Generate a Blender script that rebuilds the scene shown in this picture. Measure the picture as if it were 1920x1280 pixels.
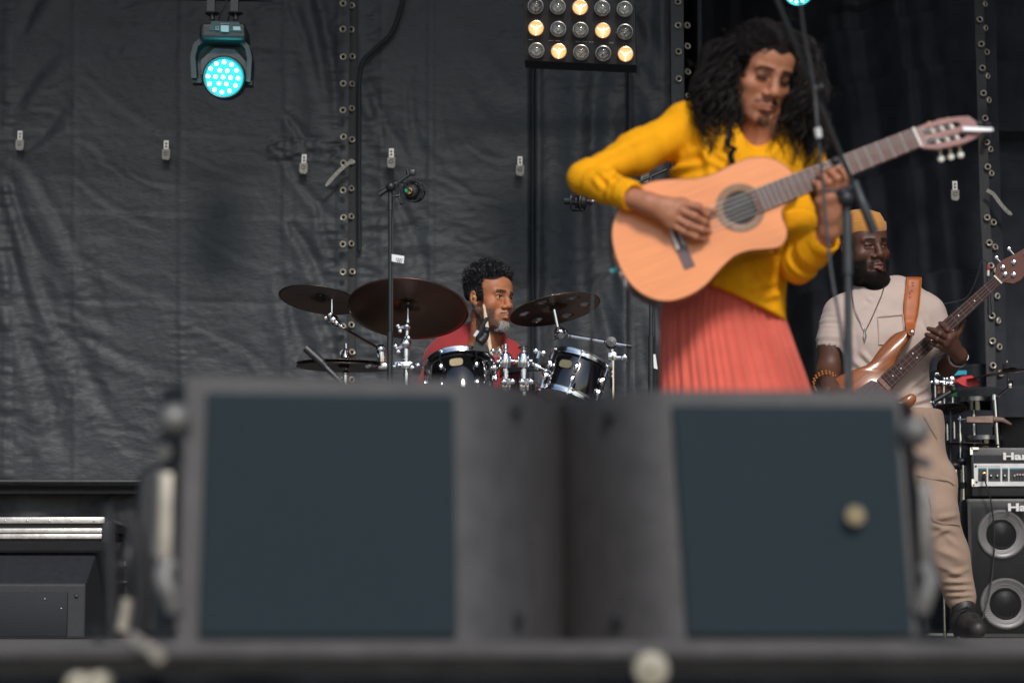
import bpy, bmesh, math, random
import numpy as np
from mathutils import Vector, Matrix, Euler
random.seed(7); RNG = np.random.default_rng(7)
for o in list(bpy.data.objects): bpy.data.objects.remove(o)
SC = bpy.context.scene; COL = SC.collection
PI = math.pi; R = math.radians

# ---------------------------------------------------------------- camera
FPX = 4533.0                       # focal length in pixels of a 1920 px wide frame
CAM_Z = 0.026; PITCH = R(6.85)
cam = bpy.data.cameras.new('camera'); camo = bpy.data.objects.new('camera', cam); COL.objects.link(camo)
camo.location = (0, 0, CAM_Z); camo.rotation_euler = (PI/2 + PITCH, 0, 0)
cam.lens = 85; cam.sensor_width = 36; cam.clip_start = 0.05; cam.clip_end = 2000
cam.dof.use_dof = True; cam.dof.focus_distance = 9.75; cam.dof.aperture_fstop = 2.8; cam.dof.aperture_blades = 0
SC.camera = camo
# ---------------------------------------------------------------- daylight
SUN_EL = R(37); SUN_AZ = R(9)       # veiled sun behind the camera, to its right
w = bpy.data.worlds.new('World'); SC.world = w; w.use_nodes = True
nt = w.node_tree; bg = nt.nodes['Background']
sky = nt.nodes.new('ShaderNodeTexSky'); sky.sky_type = 'NISHITA'; sky.sun_disc = False
sky.sun_elevation = SUN_EL; sky.sun_rotation = PI - SUN_AZ; sky.dust_density = 1.5; sky.air_density = 1.2; sky.ozone_density = 3.5
nt.links.new(sky.outputs[0], bg.inputs[0]); bg.inputs[1].default_value = 0.075
sl = bpy.data.lights.new('sun', 'SUN'); sl.energy = 1.5; sl.angle = R(12); sl.color = (1.0, 0.95, 0.90)
so = bpy.data.objects.new('sun', sl); COL.objects.link(so)
sd = Vector((math.sin(SUN_AZ)*math.cos(SUN_EL), -math.cos(SUN_AZ)*math.cos(SUN_EL), math.sin(SUN_EL)))
so.rotation_euler = sd.to_track_quat('Z', 'Y').to_euler(); so.location = (0, -5, 8)
SC.view_settings.view_transform = 'Standard'; SC.view_settings.look = 'None'
SC.view_settings.exposure = 0.72; SC.view_settings.gamma = 1.0; SC.view_settings.use_curve_mapping = False
SC.cycles.max_bounces = 6; SC.cycles.use_denoising = True

def P(px, py, y):
    """world point seen at photo pixel (px, py) standing at depth y"""
    u = (px - 960)/FPX; v = (640 - py)/FPX
    d = Vector((u, math.cos(PITCH) - v*math.sin(PITCH), math.sin(PITCH) + v*math.cos(PITCH)))
    return Vector((0, 0, CAM_Z)) + d*(y/d.y)
def S(y): return y/FPX              # metres per photo pixel at depth y

# ---------------------------------------------------------------- scene helpers
OFF = {}
def setp(o, label=None, cat=None, group=None, kind=None):
    if label: o['label'] = label
    if cat: o['category'] = cat
    if group: o['group'] = group
    if kind: o['kind'] = kind
    return o
def thing(name, label, cat, loc=(0, 0, 0), group=None):
    o = bpy.data.objects.new(name, None); o.empty_display_size = .1; COL.objects.link(o)
    o.location = loc; OFF[o] = Vector(loc); return setp(o, label, cat, group)
def link(name, me, mats, parent=None):
    o = bpy.data.objects.new(name, me); COL.objects.link(o)
    for m in (mats if isinstance(mats, (list, tuple)) else [mats]): me.materials.append(m)
    if parent is not None:
        o.parent = parent; OFF[o] = OFF.get(parent, Vector())
    else: OFF[o] = Vector()
    return o
def frame(zdir, xhint=(1, 0, 0)):
    z = Vector(zdir).normalized(); x = Vector(xhint); x = x - z*x.dot(z)
    if x.length < 1e-4: x = Vector((0, 1, 0)) - z*z.y
    x.normalize(); y = z.cross(x); return Matrix((x, y, z)).transposed()
class MB:
    """collects simple shapes in world coordinates into ONE mesh"""
    def __init__(s): s.v = []; s.f = []; s.mi = []; s.m = 0; s.uv = None
    def add(s, vs, fs):
        b = len(s.v); s.v += [tuple(v) for v in vs]
        for f in fs: s.f.append([i + b for i in f]); s.mi.append(s.m)
        return s
    def box(s, c, size, rot=None, bev=0):
        hx, hy, hz = size[0]/2, size[1]/2, size[2]/2; M = rot if rot is not None else Matrix.Identity(3); c = Vector(c)
        if bev <= 0:
            vs = [c + M @ Vector((x*hx, y*hy, z*hz)) for z in (-1, 1) for y in (-1, 1) for x in (-1, 1)]
            return s.add(vs, [(0, 2, 3, 1), (4, 5, 7, 6), (0, 1, 5, 4), (2, 6, 7, 3), (0, 4, 6, 2), (1, 3, 7, 5)])
        bm = bmesh.new(); bmesh.ops.create_cube(bm, size=1)
        for v in bm.verts: v.co = Vector((v.co.x*2*hx, v.co.y*2*hy, v.co.z*2*hz))
        bmesh.ops.bevel(bm, geom=bm.edges[:] + bm.verts[:], offset=bev, segments=2, affect='EDGES', profile=.5)
        bm.verts.index_update()
        s.add([c + M @ v.co for v in bm.verts], [[v.index for v in f.verts] for f in bm.faces]); bm.free(); return s
    def tube(s, pts, r, n=10, caps=True, closed=False):
        pts = [Vector(p) for p in pts]; k = len(pts); rr = r if isinstance(r, (list, tuple)) else [r]*k
        vs = []; up = None
        for i, p in enumerate(pts):
            if closed: t = pts[(i+1) % k] - pts[i-1]
            else: t = pts[min(i+1, k-1)] - pts[max(i-1, 0)]
            if t.length < 1e-9: t = Vector((0, 0, 1))
            t.normalize()
            if up is None: up = Vector((0, 0, 1)) if abs(t.z) < .9 else Vector((1, 0, 0))
            x = up.cross(t)
            if x.length < 1e-6: x = Vector((1, 0, 0)).cross(t)
            x.normalize(); y = t.cross(x); up = y
            for j in range(n):
                a = 2*PI*j/n; vs.append(p + (x*math.cos(a) + y*math.sin(a))*rr[i])
        fs = []
        for i in range(k if closed else k-1):
            for j in range(n):
                a = i*n + j; b = i*n + (j+1) % n; c = ((i+1) % k)*n
                fs.append((a, b, c + (j+1) % n, c + j))
        if caps and not closed:
            fs.append(tuple(range(n))[::-1]); fs.append(tuple((k-1)*n + j for j in range(n)))
        return s.add(vs, fs)
    def rod(s, a, b, r, n=12, r2=None): return s.tube([a, b], [r, r if r2 is None else r2], n)
    def lathe(s, prof, o, zdir=(0, 0, 1), n=32, xhint=(1, 0, 0), sx=1.0, caps=True):
        M = frame(zdir, xhint); o = Vector(o); vs = []; fs = []; k = len(prof)
        for (r, z) in prof:
            for j in range(n):
                a = 2*PI*j/n; vs.append(o + M @ Vector((r*math.cos(a)*sx, r*math.sin(a), z)))
        for i in range(k-1):
            for j in range(n):
                fs.append((i*n + j, i*n + (j+1) % n, (i+1)*n + (j+1) % n, (i+1)*n + j))
        if caps and prof[0][0] > 1e-6: fs.append(tuple(range(n))[::-1])
        if caps and prof[-1][0] > 1e-6: fs.append(tuple((k-1)*n + j for j in range(n)))
        return s.add(vs, fs)
    def sphere(s, c, r, n=14, sc=(1, 1, 1), rot=None):
        M = rot if rot is not None else Matrix.Identity(3); c = Vector(c); vs = []; fs = []; m = max(6, n//2 + 2)
        for i in range(m+1):
            th = PI*i/m
            for j in range(n):
                ph = 2*PI*j/n
                vs.append(c + M @ Vector((r*sc[0]*math.sin(th)*math.cos(ph), r*sc[1]*math.sin(th)*math.sin(ph), r*sc[2]*math.cos(th))))
        for i in range(m):
            for j in range(n): fs.append((i*n + j, (i+1)*n + j, (i+1)*n + (j+1) % n, i*n + (j+1) % n))
        return s.add(vs, fs)
    def torus(s, c, Rr, r, zdir, n=24, m=8):
        M = frame(zdir); c = Vector(c)
        return s.tube([c + M @ Vector((Rr*math.cos(2*PI*i/n), Rr*math.sin(2*PI*i/n), 0)) for i in range(n)], r, m, closed=True)
    def prism(s, poly, o, xa, ya, depth):
        """polygon [(u, v)] on plane o, xa, ya pushed along the vector depth"""
        o = Vector(o); xa = Vector(xa); ya = Vector(ya); d = Vector(depth); k = len(poly)
        a = [o + xa*u + ya*v for u, v in poly]; vs = a + [p + d for p in a]
        fs = [tuple(range(k)), tuple(range(k, 2*k))[::-1]] + [(i, k + i, k + (i+1) % k, (i+1) % k) for i in range(k)]
        return s.add(vs, fs)
    def hexa(s, c8):
        """8 corners: front TL TR BR BL, back TL TR BR BL"""
        return s.add(c8, [(0, 3, 2, 1), (4, 5, 6, 7), (0, 1, 5, 4), (3, 7, 6, 2), (0, 4, 7, 3), (1, 2, 6, 5)])
    def build(s, name, mats, parent=None, smooth=True, angle=35):
        off = OFF.get(parent, Vector()) if parent is not None else Vector()
        me = bpy.data.meshes.new(name)
        me.from_pydata([(v[0]-off[0], v[1]-off[1], v[2]-off[2]) for v in s.v], [], s.f)
        bm = bmesh.new(); bm.from_mesh(me); bmesh.ops.recalc_face_normals(bm, faces=bm.faces[:]); bm.to_mesh(me); bm.free()
        if len(set(s.mi)) > 1: me.polygons.foreach_set('material_index', s.mi)
        o = link(name, me, mats, parent)
        if smooth:
            me.polygons.foreach_set('use_smooth', [True]*len(me.polygons))
            try: me.set_sharp_from_angle(angle=R(angle))
            except Exception: pass
        me.update(); return o
def copy_to(o, parent, loc=None, rot=None):
    c = o.copy(); COL.objects.link(c); c.parent = parent; OFF[c] = OFF.get(o, Vector())
    if loc is not None: c.location = loc
    if rot is not None: c.rotation_euler = rot
    for ch in [x for x in o.children]: copy_to(ch, c)
    return c
def catmull(pts, n=8, closed=False):
    pts = [Vector(p) for p in pts]; k = len(pts); out = []
    rng = range(k if closed else k-1)
    for i in rng:
        if closed: p0, p1, p2, p3 = pts[i-1], pts[i], pts[(i+1) % k], pts[(i+2) % k]
        else: p0, p1, p2, p3 = pts[max(i-1, 0)], pts[i], pts[i+1], pts[min(i+2, k-1)]
        for j in range(n):
            t = j/n
            out.append(.5*((2*p1) + (p2-p0)*t + (2*p0-5*p1+4*p2-p3)*t*t + (3*p1-p0-3*p2+p3)*t**3))
    if not closed: out.append(pts[-1])
    return out
# ---------------------------------------------------------------- numpy noise
def _hash2(ix, iy, seed):
    h = (ix*374761393 + iy*668265263 + seed*1442695041) & 0x7fffffff
    h = ((h ^ (h >> 13))*1274126177) & 0x7fffffff
    return ((h ^ (h >> 16)) & 0xffff)/65535.0
def vnoise(x, y, seed=0):
    ix = np.floor(x).astype(np.int64); iy = np.floor(y).astype(np.int64); fx = x-ix; fy = y-iy
    fx = fx*fx*fx*(fx*(fx*6-15)+10); fy = fy*fy*fy*(fy*(fy*6-15)+10)
    a = _hash2(ix, iy, seed); b = _hash2(ix+1, iy, seed); c = _hash2(ix, iy+1, seed); d = _hash2(ix+1, iy+1, seed)
    return (a + (b-a)*fx + (c-a)*fy + (a-b-c+d)*fx*fy)*2-1
def fbm(x, y, oct=4, seed=0, gain=.5):
    s = 0; a = 1.0; f = 1.0
    for i in range(oct): s = s + a*vnoise(x*f, y*f, seed+i*17); a *= gain; f *= 2.03
    return s
def ridge(x, y, oct=3, seed=0):
    s = 0; a = 1.0; f = 1.0
    for i in range(oct): s = s + a*(1-np.abs(vnoise(x*f, y*f, seed+i*31))*2.2); a *= .5; f *= 2.1
    return s
def vnoise3(p, f, seed=0):
    q = np.asarray(p, float)*f
    return (vnoise(q[:, 0]+seed*3.1, q[:, 1]+q[:, 2]*.37, seed) + vnoise(q[:, 1]-seed*1.7, q[:, 2]+q[:, 0]*.41, seed+5) + vnoise(q[:, 2]+2.3, q[:, 0]-q[:, 1]*.33, seed+9))/3
def smoothstep(a, b, x): t = np.clip((x-a)/(b-a), 0, 1); return t*t*(3-2*t)
# ---------------------------------------------------------------- signed distance modelling (bodies, clothes)
def _smin(a, b, k):
    if k <= 0: return np.minimum(a, b)
    h = np.maximum(k - np.abs(a-b), 0)/k; return np.minimum(a, b) - h*h*k*.25
class SDF:
    def __init__(s, lo, hi, h):
        s.lo = np.array(lo, float); s.h = h; s.n = np.ceil((np.array(hi)-s.lo)/h).astype(int)+1
        s.D = np.full(s.n, 1.0, np.float32)
        s.ax = [s.lo[i] + h*np.arange(s.n[i]) for i in range(3)]
    def _sub(s, lo, hi):
        a = np.clip(np.floor((np.array(lo)-s.lo)/s.h).astype(int), 0, s.n-1); b = np.clip(np.ceil((np.array(hi)-s.lo)/s.h).astype(int)+1, 1, s.n)
        sl = tuple(slice(int(a[i]), int(max(b[i], a[i]+1))) for i in range(3))
        X, Y, Z = np.meshgrid(s.ax[0][sl[0]], s.ax[1][sl[1]], s.ax[2][sl[2]], indexing='ij')
        return sl, X, Y, Z
    def _apply(s, sl, d, k, mode):
        D = s.D[sl]
        if mode == '+': s.D[sl] = _smin(D, d, k)
        elif mode == '-': s.D[sl] = -_smin(-D, d, k)
        elif mode == '&': s.D[sl] = -_smin(-D, -d, k)
    def cone(s, a, b, ra, rb, k=.01, mode='+'):
        a = np.array(a, float); b = np.array(b, float); m = max(ra, rb) + k + 3*s.h
        sl, X, Y, Z = s._sub(np.minimum(a, b)-m, np.maximum(a, b)+m)
        d = b-a; L = float(d@d) + 1e-12
        t = np.clip(((X-a[0])*d[0]+(Y-a[1])*d[1]+(Z-a[2])*d[2])/L, 0, 1)
        q = np.sqrt((X-a[0]-t*d[0])**2+(Y-a[1]-t*d[1])**2+(Z-a[2]-t*d[2])**2) - (ra+(rb-ra)*t)
        s._apply(sl, q, k, mode); return s
    def chain(s, pts, rs, k=.01):
        for i in range(len(pts)-1): s.cone(pts[i], pts[i+1], rs[i], rs[i+1], k)
        return s
    def ell(s, c, r, rot=None, k=.01, mode='+'):
        c = np.array(c, float); r = np.array(r, float); m = r.max() + k + 3*s.h
        sl, X, Y, Z = s._sub(c-m, c+m); X = X-c[0]; Y = Y-c[1]; Z = Z-c[2]
        if rot is not None:
            M = np.array(rot)   # columns = axes
            X, Y, Z = (X*M[0, 0]+Y*M[1, 0]+Z*M[2, 0], X*M[0, 1]+Y*M[1, 1]+Z*M[2, 1], X*M[0, 2]+Y*M[1, 2]+Z*M[2, 2])
        k0 = np.sqrt((X/r[0])**2+(Y/r[1])**2+(Z/r[2])**2); k1 = np.sqrt((X/r[0]**2)**2+(Y/r[1]**2)**2+(Z/r[2]**2)**2)
        s._apply(sl, k0*(k0-1)/np.maximum(k1, 1e-6), k, mode); return s
    def half(s, p, n, k=0.0):
        """keep the side the normal points away from"""
        p = np.array(p, float); n = np.array(n, float); n = n/np.linalg.norm(n)
        X, Y, Z = np.meshgrid(s.ax[0], s.ax[1], s.ax[2], indexing='ij')
        s._apply((slice(None),)*3, ((X-p[0])*n[0]+(Y-p[1])*n[1]+(Z-p[2])*n[2]).astype(np.float32), k, '&'); return s
    def mesh(s):
        D = s.D; n = s.n; ins = D < 0
        c = np.zeros(n-1, np.uint8)
        for dx in (0, 1):
            for dy in (0, 1):
                for dz in (0, 1): c += ins[dx:n[0]-1+dx, dy:n[1]-1+dy, dz:n[2]-1+dz]
        act = np.argwhere((c > 0) & (c < 8))
        idx = -np.ones(n-1, np.int64); idx[act[:, 0], act[:, 1], act[:, 2]] = np.arange(len(act))
        acc = np.zeros((len(act), 3)); cnt = np.zeros(len(act))
        for ax in range(3):
            o1, o2 = [i for i in range(3) if i != ax]
            for p in (0, 1):
                for q in (0, 1):
                    a = act.copy(); a[:, o1] += p; a[:, o2] += q; b = a.copy(); b[:, ax] += 1
                    da = D[a[:, 0], a[:, 1], a[:, 2]]; db = D[b[:, 0], b[:, 1], b[:, 2]]; m = (da < 0) != (db < 0)
                    t = np.where(m, da/(da-db+1e-12), 0); pos = a.astype(float); pos[:, ax] += t
                    acc[m] += pos[m]; cnt[m] += 1
        V = s.lo + s.h*acc/np.maximum(cnt, 1)[:, None]
        F = []
        for ax in range(3):
            o1, o2 = [i for i in range(3) if i != ax]
            sh = [slice(None)]*3; sh[ax] = slice(0, -1); sh2 = list(sh); sh2[ax] = slice(1, None)
            e = np.argwhere(ins[tuple(sh)] != ins[tuple(sh2)]); e = e[(e[:, o1] > 0) & (e[:, o2] > 0) & (e[:, o1] < n[o1]-1) & (e[:, o2] < n[o2]-1)]
            def I(d1, d2):
                q = e.copy(); q[:, o1] += d1; q[:, o2] += d2; return idx[q[:, 0], q[:, 1], q[:, 2]]
            f = np.stack([I(-1, -1), I(0, -1), I(0, 0), I(-1, 0)], 1)
            inside = ins[e[:, 0], e[:, 1], e[:, 2]]
            if ax == 1: inside = ~inside
            f[~inside] = f[~inside][:, ::-1]; F.append(f)
        return V, np.concatenate(F)
def relax(V, F, it=2, lam=.5):
    a = F[:, [0, 1, 2, 3]].ravel(); b = F[:, [1, 2, 3, 0]].ravel(); n = len(V)
    for _ in range(it):
        acc = np.zeros_like(V); cnt = np.zeros(n)
        np.add.at(acc, a, V[b]); np.add.at(acc, b, V[a]); np.add.at(cnt, a, 1); np.add.at(cnt, b, 1)
        V = V + lam*(acc/np.maximum(cnt, 1)[:, None]-V)
    return V
def vnormals(V, F):
    N = np.zeros_like(V); fn = np.cross(V[F[:, 2]]-V[F[:, 0]], V[F[:, 3]]-V[F[:, 1]])
    for i in range(4): np.add.at(N, F[:, i], fn)
    return N/np.maximum(np.linalg.norm(N, axis=1), 1e-9)[:, None]
def npmesh(name, V, F, mats, parent=None, col=None, smooth=True):
    off = np.array(OFF.get(parent, Vector())) if parent is not None else np.zeros(3)
    me = bpy.data.meshes.new(name); V = np.asarray(V, float)-off; F = np.asarray(F)
    nv, nf, k = len(V), len(F), F.shape[1]
    me.vertices.add(nv); me.vertices.foreach_set('co', V.astype(np.float32).ravel())
    me.loops.add(nf*k); me.loops.foreach_set('vertex_index', F.astype(np.int32).ravel())
    me.polygons.add(nf); me.polygons.foreach_set('loop_start', (np.arange(nf)*k).astype(np.int32))
    try: me.polygons.foreach_set('loop_total', np.full(nf, k, np.int32))
    except Exception: pass
    me.update(calc_edges=True); me.validate()
    if smooth: me.polygons.foreach_set('use_smooth', [True]*len(me.polygons))
    if col is not None:
        at = me.color_attributes.new('tint', 'FLOAT_COLOR', 'POINT')
        at.data.foreach_set('color', (col if col.shape[1] == 4 else np.concatenate([col, np.ones((nv, 1))], 1)).astype(np.float32).ravel())
    return link(name, me, mats, parent)
# ---------------------------------------------------------------- materials
def mat(name, col, rough=.5, metal=0., var=.12, vscale=14., bump=0., bscale=60., coat=0., spec=.5, sheen=0., attr=False, sss=0., stretch=None, crough=.1, roty=0.):
    m = bpy.data.materials.new(name); m.use_nodes = True; t = m.node_tree; b = t.nodes['Principled BSDF']; L = t.links.new
    b.inputs['Roughness'].default_value = rough; b.inputs['Metallic'].default_value = metal
    b.inputs['Specular IOR Level'].default_value = spec
    if coat: b.inputs['Coat Weight'].default_value = coat; b.inputs['Coat Roughness'].default_value = crough
    if sheen: b.inputs['Sheen Weight'].default_value = sheen
    if sss:
        b.inputs['Subsurface Weight'].default_value = sss; b.inputs['Subsurface Radius'].default_value = (.012, .005, .003); b.inputs['Subsurface Scale'].default_value = .6
    tc = t.nodes.new('ShaderNodeTexCoord'); src = tc.outputs['Object']
    if roty:
        m0 = t.nodes.new('ShaderNodeMapping'); m0.inputs['Rotation'].default_value = (0, roty, 0); L(src, m0.inputs[0]); src = m0.outputs[0]
    if stretch:
        mp = t.nodes.new('ShaderNodeMapping'); mp.inputs['Scale'].default_value = stretch; L(src, mp.inputs[0]); src = mp.outputs[0]
    n = t.nodes.new('ShaderNodeTexNoise'); n.inputs['Scale'].default_value = vscale; n.inputs['Detail'].default_value = 5; L(src, n.inputs['Vector'])
    mx = t.nodes.new('ShaderNodeMix'); mx.data_type = 'RGBA'; mx.blend_type = 'MULTIPLY'; mx.inputs[0].default_value = 1
    rp = t.nodes.new('ShaderNodeMapRange'); rp.inputs['From Min'].default_value = .3; rp.inputs['From Max'].default_value = .7
    rp.inputs['To Min'].default_value = 1-var; rp.inputs['To Max'].default_value = 1+var; L(n.outputs[0], rp.inputs[0])
    if attr:
        at = t.nodes.new('ShaderNodeVertexColor'); at.layer_name = 'tint'; L(at.outputs[0], mx.inputs[6])
        ml = t.nodes.new('ShaderNodeMath'); ml.operation = 'MULTIPLY'; ml.inputs[1].default_value = spec; L(at.outputs[1], ml.inputs[0]); L(ml.outputs[0], b.inputs['Specular IOR Level'])
    else: mx.inputs[6].default_value = (*col, 1)
    L(rp.outputs[0], mx.inputs[7]); L(mx.outputs[2], b.inputs['Base Color'])
    if bump:
        n2 = t.nodes.new('ShaderNodeTexNoise'); n2.inputs['Scale'].default_value = bscale; n2.inputs['Detail'].default_value = 4; L(src, n2.inputs['Vector'])
        bp = t.nodes.new('ShaderNodeBump'); bp.inputs['Strength'].default_value = bump; bp.inputs['Distance'].default_value = .004; L(n2.outputs[0], bp.inputs['Height']); L(bp.outputs[0], b.inputs['Normal'])
    return m
def emis(name, col, strength):
    m = bpy.data.materials.new(name); m.use_nodes = True; b = m.node_tree.nodes['Principled BSDF']
    b.inputs['Base Color'].default_value = (*[c*.5 for c in col], 1); b.inputs['Emission Color'].default_value = (*col, 1); b.inputs['Emission Strength'].default_value = strength
    return m
M_chrome = mat('chrome', (.78, .79, .82), .13, 1., .04)
M_steel = mat('worn_steel', (.5, .5, .5), .38, 1., .15, 40)
M_black = mat('black_plastic', (.018, .019, .021), .42, 0., .2, 30, .15, 120)
M_blackmetal = mat('black_powder_coat', (.022, .023, .026), .38, 0., .2, 40, .2, 200)
M_rubber = mat('black_rubber', (.02, .02, .022), .6, 0., .2)
M_void = mat('deep_black_and_hole_shade', (.006, .006, .007), .9, 0., .2)  # near-black; also painted in as the dark inside eyelet holes and the handle recess
M_white = mat('white_paper', (.8, .8, .8), .7, 0., .06)
M_ink = mat('ink', (.03, .03, .04), .6)
M_gold = mat('brass', (.80, .48, .14), .32, .55, .1)
# ================================================================= setting
M_floor = mat('stage_floor', (.15, .14, .135), .6, 0., .25, 9, .25, 90)
M_ground = mat('trodden_grass', (.16, .15, .12), .9, 0., .3, 3, .5, 20)
M_tarp = mat('grey_black_tarpaulin', (.033, .037, .0435), .53, 0., .12, 5, .6, 36, spec=.42, stretch=(1, 1, 2.0))
M_tarpd = mat('black_tarpaulin_and_hem_shade', (.012, .0135, .017), .55, 0., .2, 9, .3, 40)
M_drape = mat('black_molton', (.036, .038, .046), .9, 0., .25, 6, .3, 200, spec=.15)
M_roof = mat('roof_canvas', (.035, .035, .04), .8, 0., .2, 4)
M_clip = mat('weathered_rubber', (.34, .32, .28), .7, 0., .2, 60, .2, 200)
M_clipm = mat('zinc_plate', (.50, .48, .44), .4, .8, .15, 60)
M_eye = mat('nickel_eyelet', (.62, .55, .44), .35, .25, .1, 60)
b = MB(); b.box((0, 9.0, -.06), (14, 12.0, .12)); floor = b.build('stage_floor', M_floor); setp(floor, kind='structure')
b = MB(); b.box((0, 40, -1.45), (400, 400, .1)); setp(b.build('ground', M_ground), kind='structure')
# stage roof on its own beams: shades the upper part of the backdrop
rt = thing('stage_roof', 'dark canvas roof over the stage on steel beams', 'roof', (0, 8, 7.4))
b = MB(); b.box((0, 9.9, 7.5), (14, 9.8, .06)); b.build('canvas', M_roof, rt)
for yy in (5.1, 8, 11, 14.6):
    b = MB(); b.rod((-7, yy, 7.4), (7, yy, 7.4), .05); b.build('beam', M_blackmetal, rt)
for xx in (-6.9, 6.9):
    for yy in (5.1, 14.6):
        b = MB(); b.rod((xx, yy, 0), (xx, yy, 7.4), .08); b.build('post', M_blackmetal, rt)
YT = 12.0
def proj(x, y, z):
    d = np.array([0, math.cos(PITCH), math.sin(PITCH)]); u = np.array([0, -math.sin(PITCH), math.cos(PITCH)])
    zz = z-CAM_Z; dep = y*d[1]+zz*d[2]; v = y*u[1]+zz*u[2]
    return 960+FPX*x/dep, 640-FPX*v/dep
def folds(px, py, L):
    h = np.zeros_like(px)
    for (x1, y1, x2, y2, wd, a) in L:
        dx, dy = x2-x1, y2-y1; l2 = dx*dx+dy*dy
        t = ((px-x1)*dx+(py-y1)*dy)/l2; tc = np.clip(t, 0, 1)
        bow = 10*np.sin(tc*PI)*(1 if (x1+y2) % 2 < 1 else -1)
        nx, ny = -dy/math.sqrt(l2), dx/math.sqrt(l2)
        d = np.hypot(px-x1-tc*dx-nx*bow, py-y1-tc*dy-ny*bow)
        taper = np.sin(np.clip(t*.9+.08, 0, 1)*PI)**.6*(t > -.1)*(t < 1.1)
        ww = wd*(.7+.6*tc)
        sd = (px-x1-tc*dx)*nx+(py-y1-tc*dy)*ny-bow; sd = np.where(np.abs(t-tc) > 0, d, sd); h += .62*a*taper*(.55*np.exp(-((sd-1.5*ww)/(1.2*ww))**2)-.8*np.exp(-(sd/ww)**2))
    return h
FA = [(45, 60, 130, -80, 16, .02), (35, 200, 120, 90, 18, .022), (40, 290, 130, 180, 14, .02), (18, 330, 105, 520, 12, .022), (10, 400, 80, 640, 16, .025), (45, 300, 200, 610, 14, .014),
      (40, 420, 190, 760, 16, .02), (15, 560, 130, 880, 18, .022), (120, 560, 260, 880, 18, .012), (580, -60, 641, 285, 15, .035), (545, 0, 610, 250, 10, .014), (535, 215, 580, 300, 9, .016),
      (530, 290, 640, 420, 9, .012), (545, 420, 612, 560, 13, .024), (530, 520, 600, 720, 16, .024), (575, 540, 640, 720, 12, .018), (600, 380, 640, 520, 9, .012),
      (165, 300, 240, 340, 4, .005), (240, 320, 338, 348, 4, .007), (190, 410, 330, 405, 5, .004), (60, 170, 135, 150, 6, .006), (60, 205, 135, 225, 6, .006), (150, 130, 330, 260, 9, .006),
      (345, 600, 520, 700, 10, .006), (150, 480, 330, 560, 10, .006), (360, 430, 520, 500, 8, .005), (505, 265, 640, 285, 4, .008), (505, 290, 620, 300, 4, .006),
      (145, 262, 200, 300, 7, .007), (150, 620, 330, 700, 12, .008), (360, 760, 530, 900, 16, .01), (140, 330, 300, 430, 8, .006), (350, 290, 500, 330, 7, .005)]
FB = [(690, 150, 770, 300, 13, .022), (725, 330, 805, 560, 14, .022), (770, 150, 800, 320, 9, .012), (835, 365, 985, 398, 4, .009), (820, 330, 900, 385, 6, .009), (870, 265, 960, 300, 5, .008), (830, 230, 870, 330, 8, .008),
      (690, 560, 790, 720, 14, .02), (1195, 20, 1245, 160, 14, .02), (1195, 120, 1250, 250, 14, .02), (1110, 520, 1190, 700, 16, .022), (1040, 560, 1070, 740, 12, .018), (1140, 380, 1180, 640, 12, .02), (1210, 500, 1290, 720, 16, .03), (900, 90, 985, 190, 20, .015), (880, 180, 985, 290, 16, .012)]
def seams(px, L):
    h = np.zeros_like(px)
    for x, wd, a in L: h += a*(smoothstep(-wd, -wd+2.5, px-x)-smoothstep(wd-2.5, wd, px-x))
    return h
def sheet(name, x0, x1, z0, z1, y, fn, m, parent, step=.0105):
    nx = int((x1-x0)/step)+1; nz = int((z1-z0)/step)+1
    X, Z = np.meshgrid(np.linspace(x0, x1, nx), np.linspace(z0, z1, nz)); px, py = proj(X, y, Z)
    Y = y - fn(px, py, X, Z)
    V = np.stack([X, Y, Z], -1).reshape(-1, 3); i = np.arange(nx*nz).reshape(nz, nx)
    F = np.stack([i[:-1, :-1], i[:-1, 1:], i[1:, 1:], i[1:, :-1]], -1).reshape(-1, 4)
    return npmesh(name, V, F, m, parent)
def crinkle(X, Z, seed, amp=1.0):
    patch = .35+.65*smoothstep(-.25, .5, fbm(X*1.6, Z*1.6, 3, seed+50))
    wx = X+.05*fbm(X*3, Z*3, 2, seed+7); wz = Z+.04*fbm(X*3, Z*3, 2, seed+9)
    return amp*(.013*fbm(X*1.1, Z*.8, 3, seed) + .0031*patch*ridge(wx*4+wz*1.2, wz*8, 3, seed+3) + .0021*patch*ridge(wx*14-wz*6, wz*24, 2, seed+4) + .0008*fbm(X*40, Z*60, 2, seed+8))
def fnA(px, py, X, Z):
    g = np.exp(-((px-625)/16)**2)*.006*vnoise(py/7., px*0, 3)+np.exp(-((px-14)/14)**2)*.006*vnoise(py/8., px*0, 4)
    patch = smoothstep(502, 506, px)*smoothstep(642, 638, px)*smoothstep(256, 260, py)*smoothstep(308, 304, py)
    cr = .006*(smoothstep(-2.5, 2.5, py-(240+.041*px+3*np.sin(px/60)))-1)+.006*(smoothstep(-2, 2, py-(393+.035*px))-1)-.003*np.exp(-((py-(560+.02*px))/5)**2)
    return .02+crinkle(X, Z, 11)+folds(px, py, FA)*1.15+seams(px, [(14, 9, .003), (141, 6, .002), (340, 7, .003), (537, 8, .003), (640, 10, .004)])+g+patch*.008*ridge(X*14, Z*45, 3, 77)+cr
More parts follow.
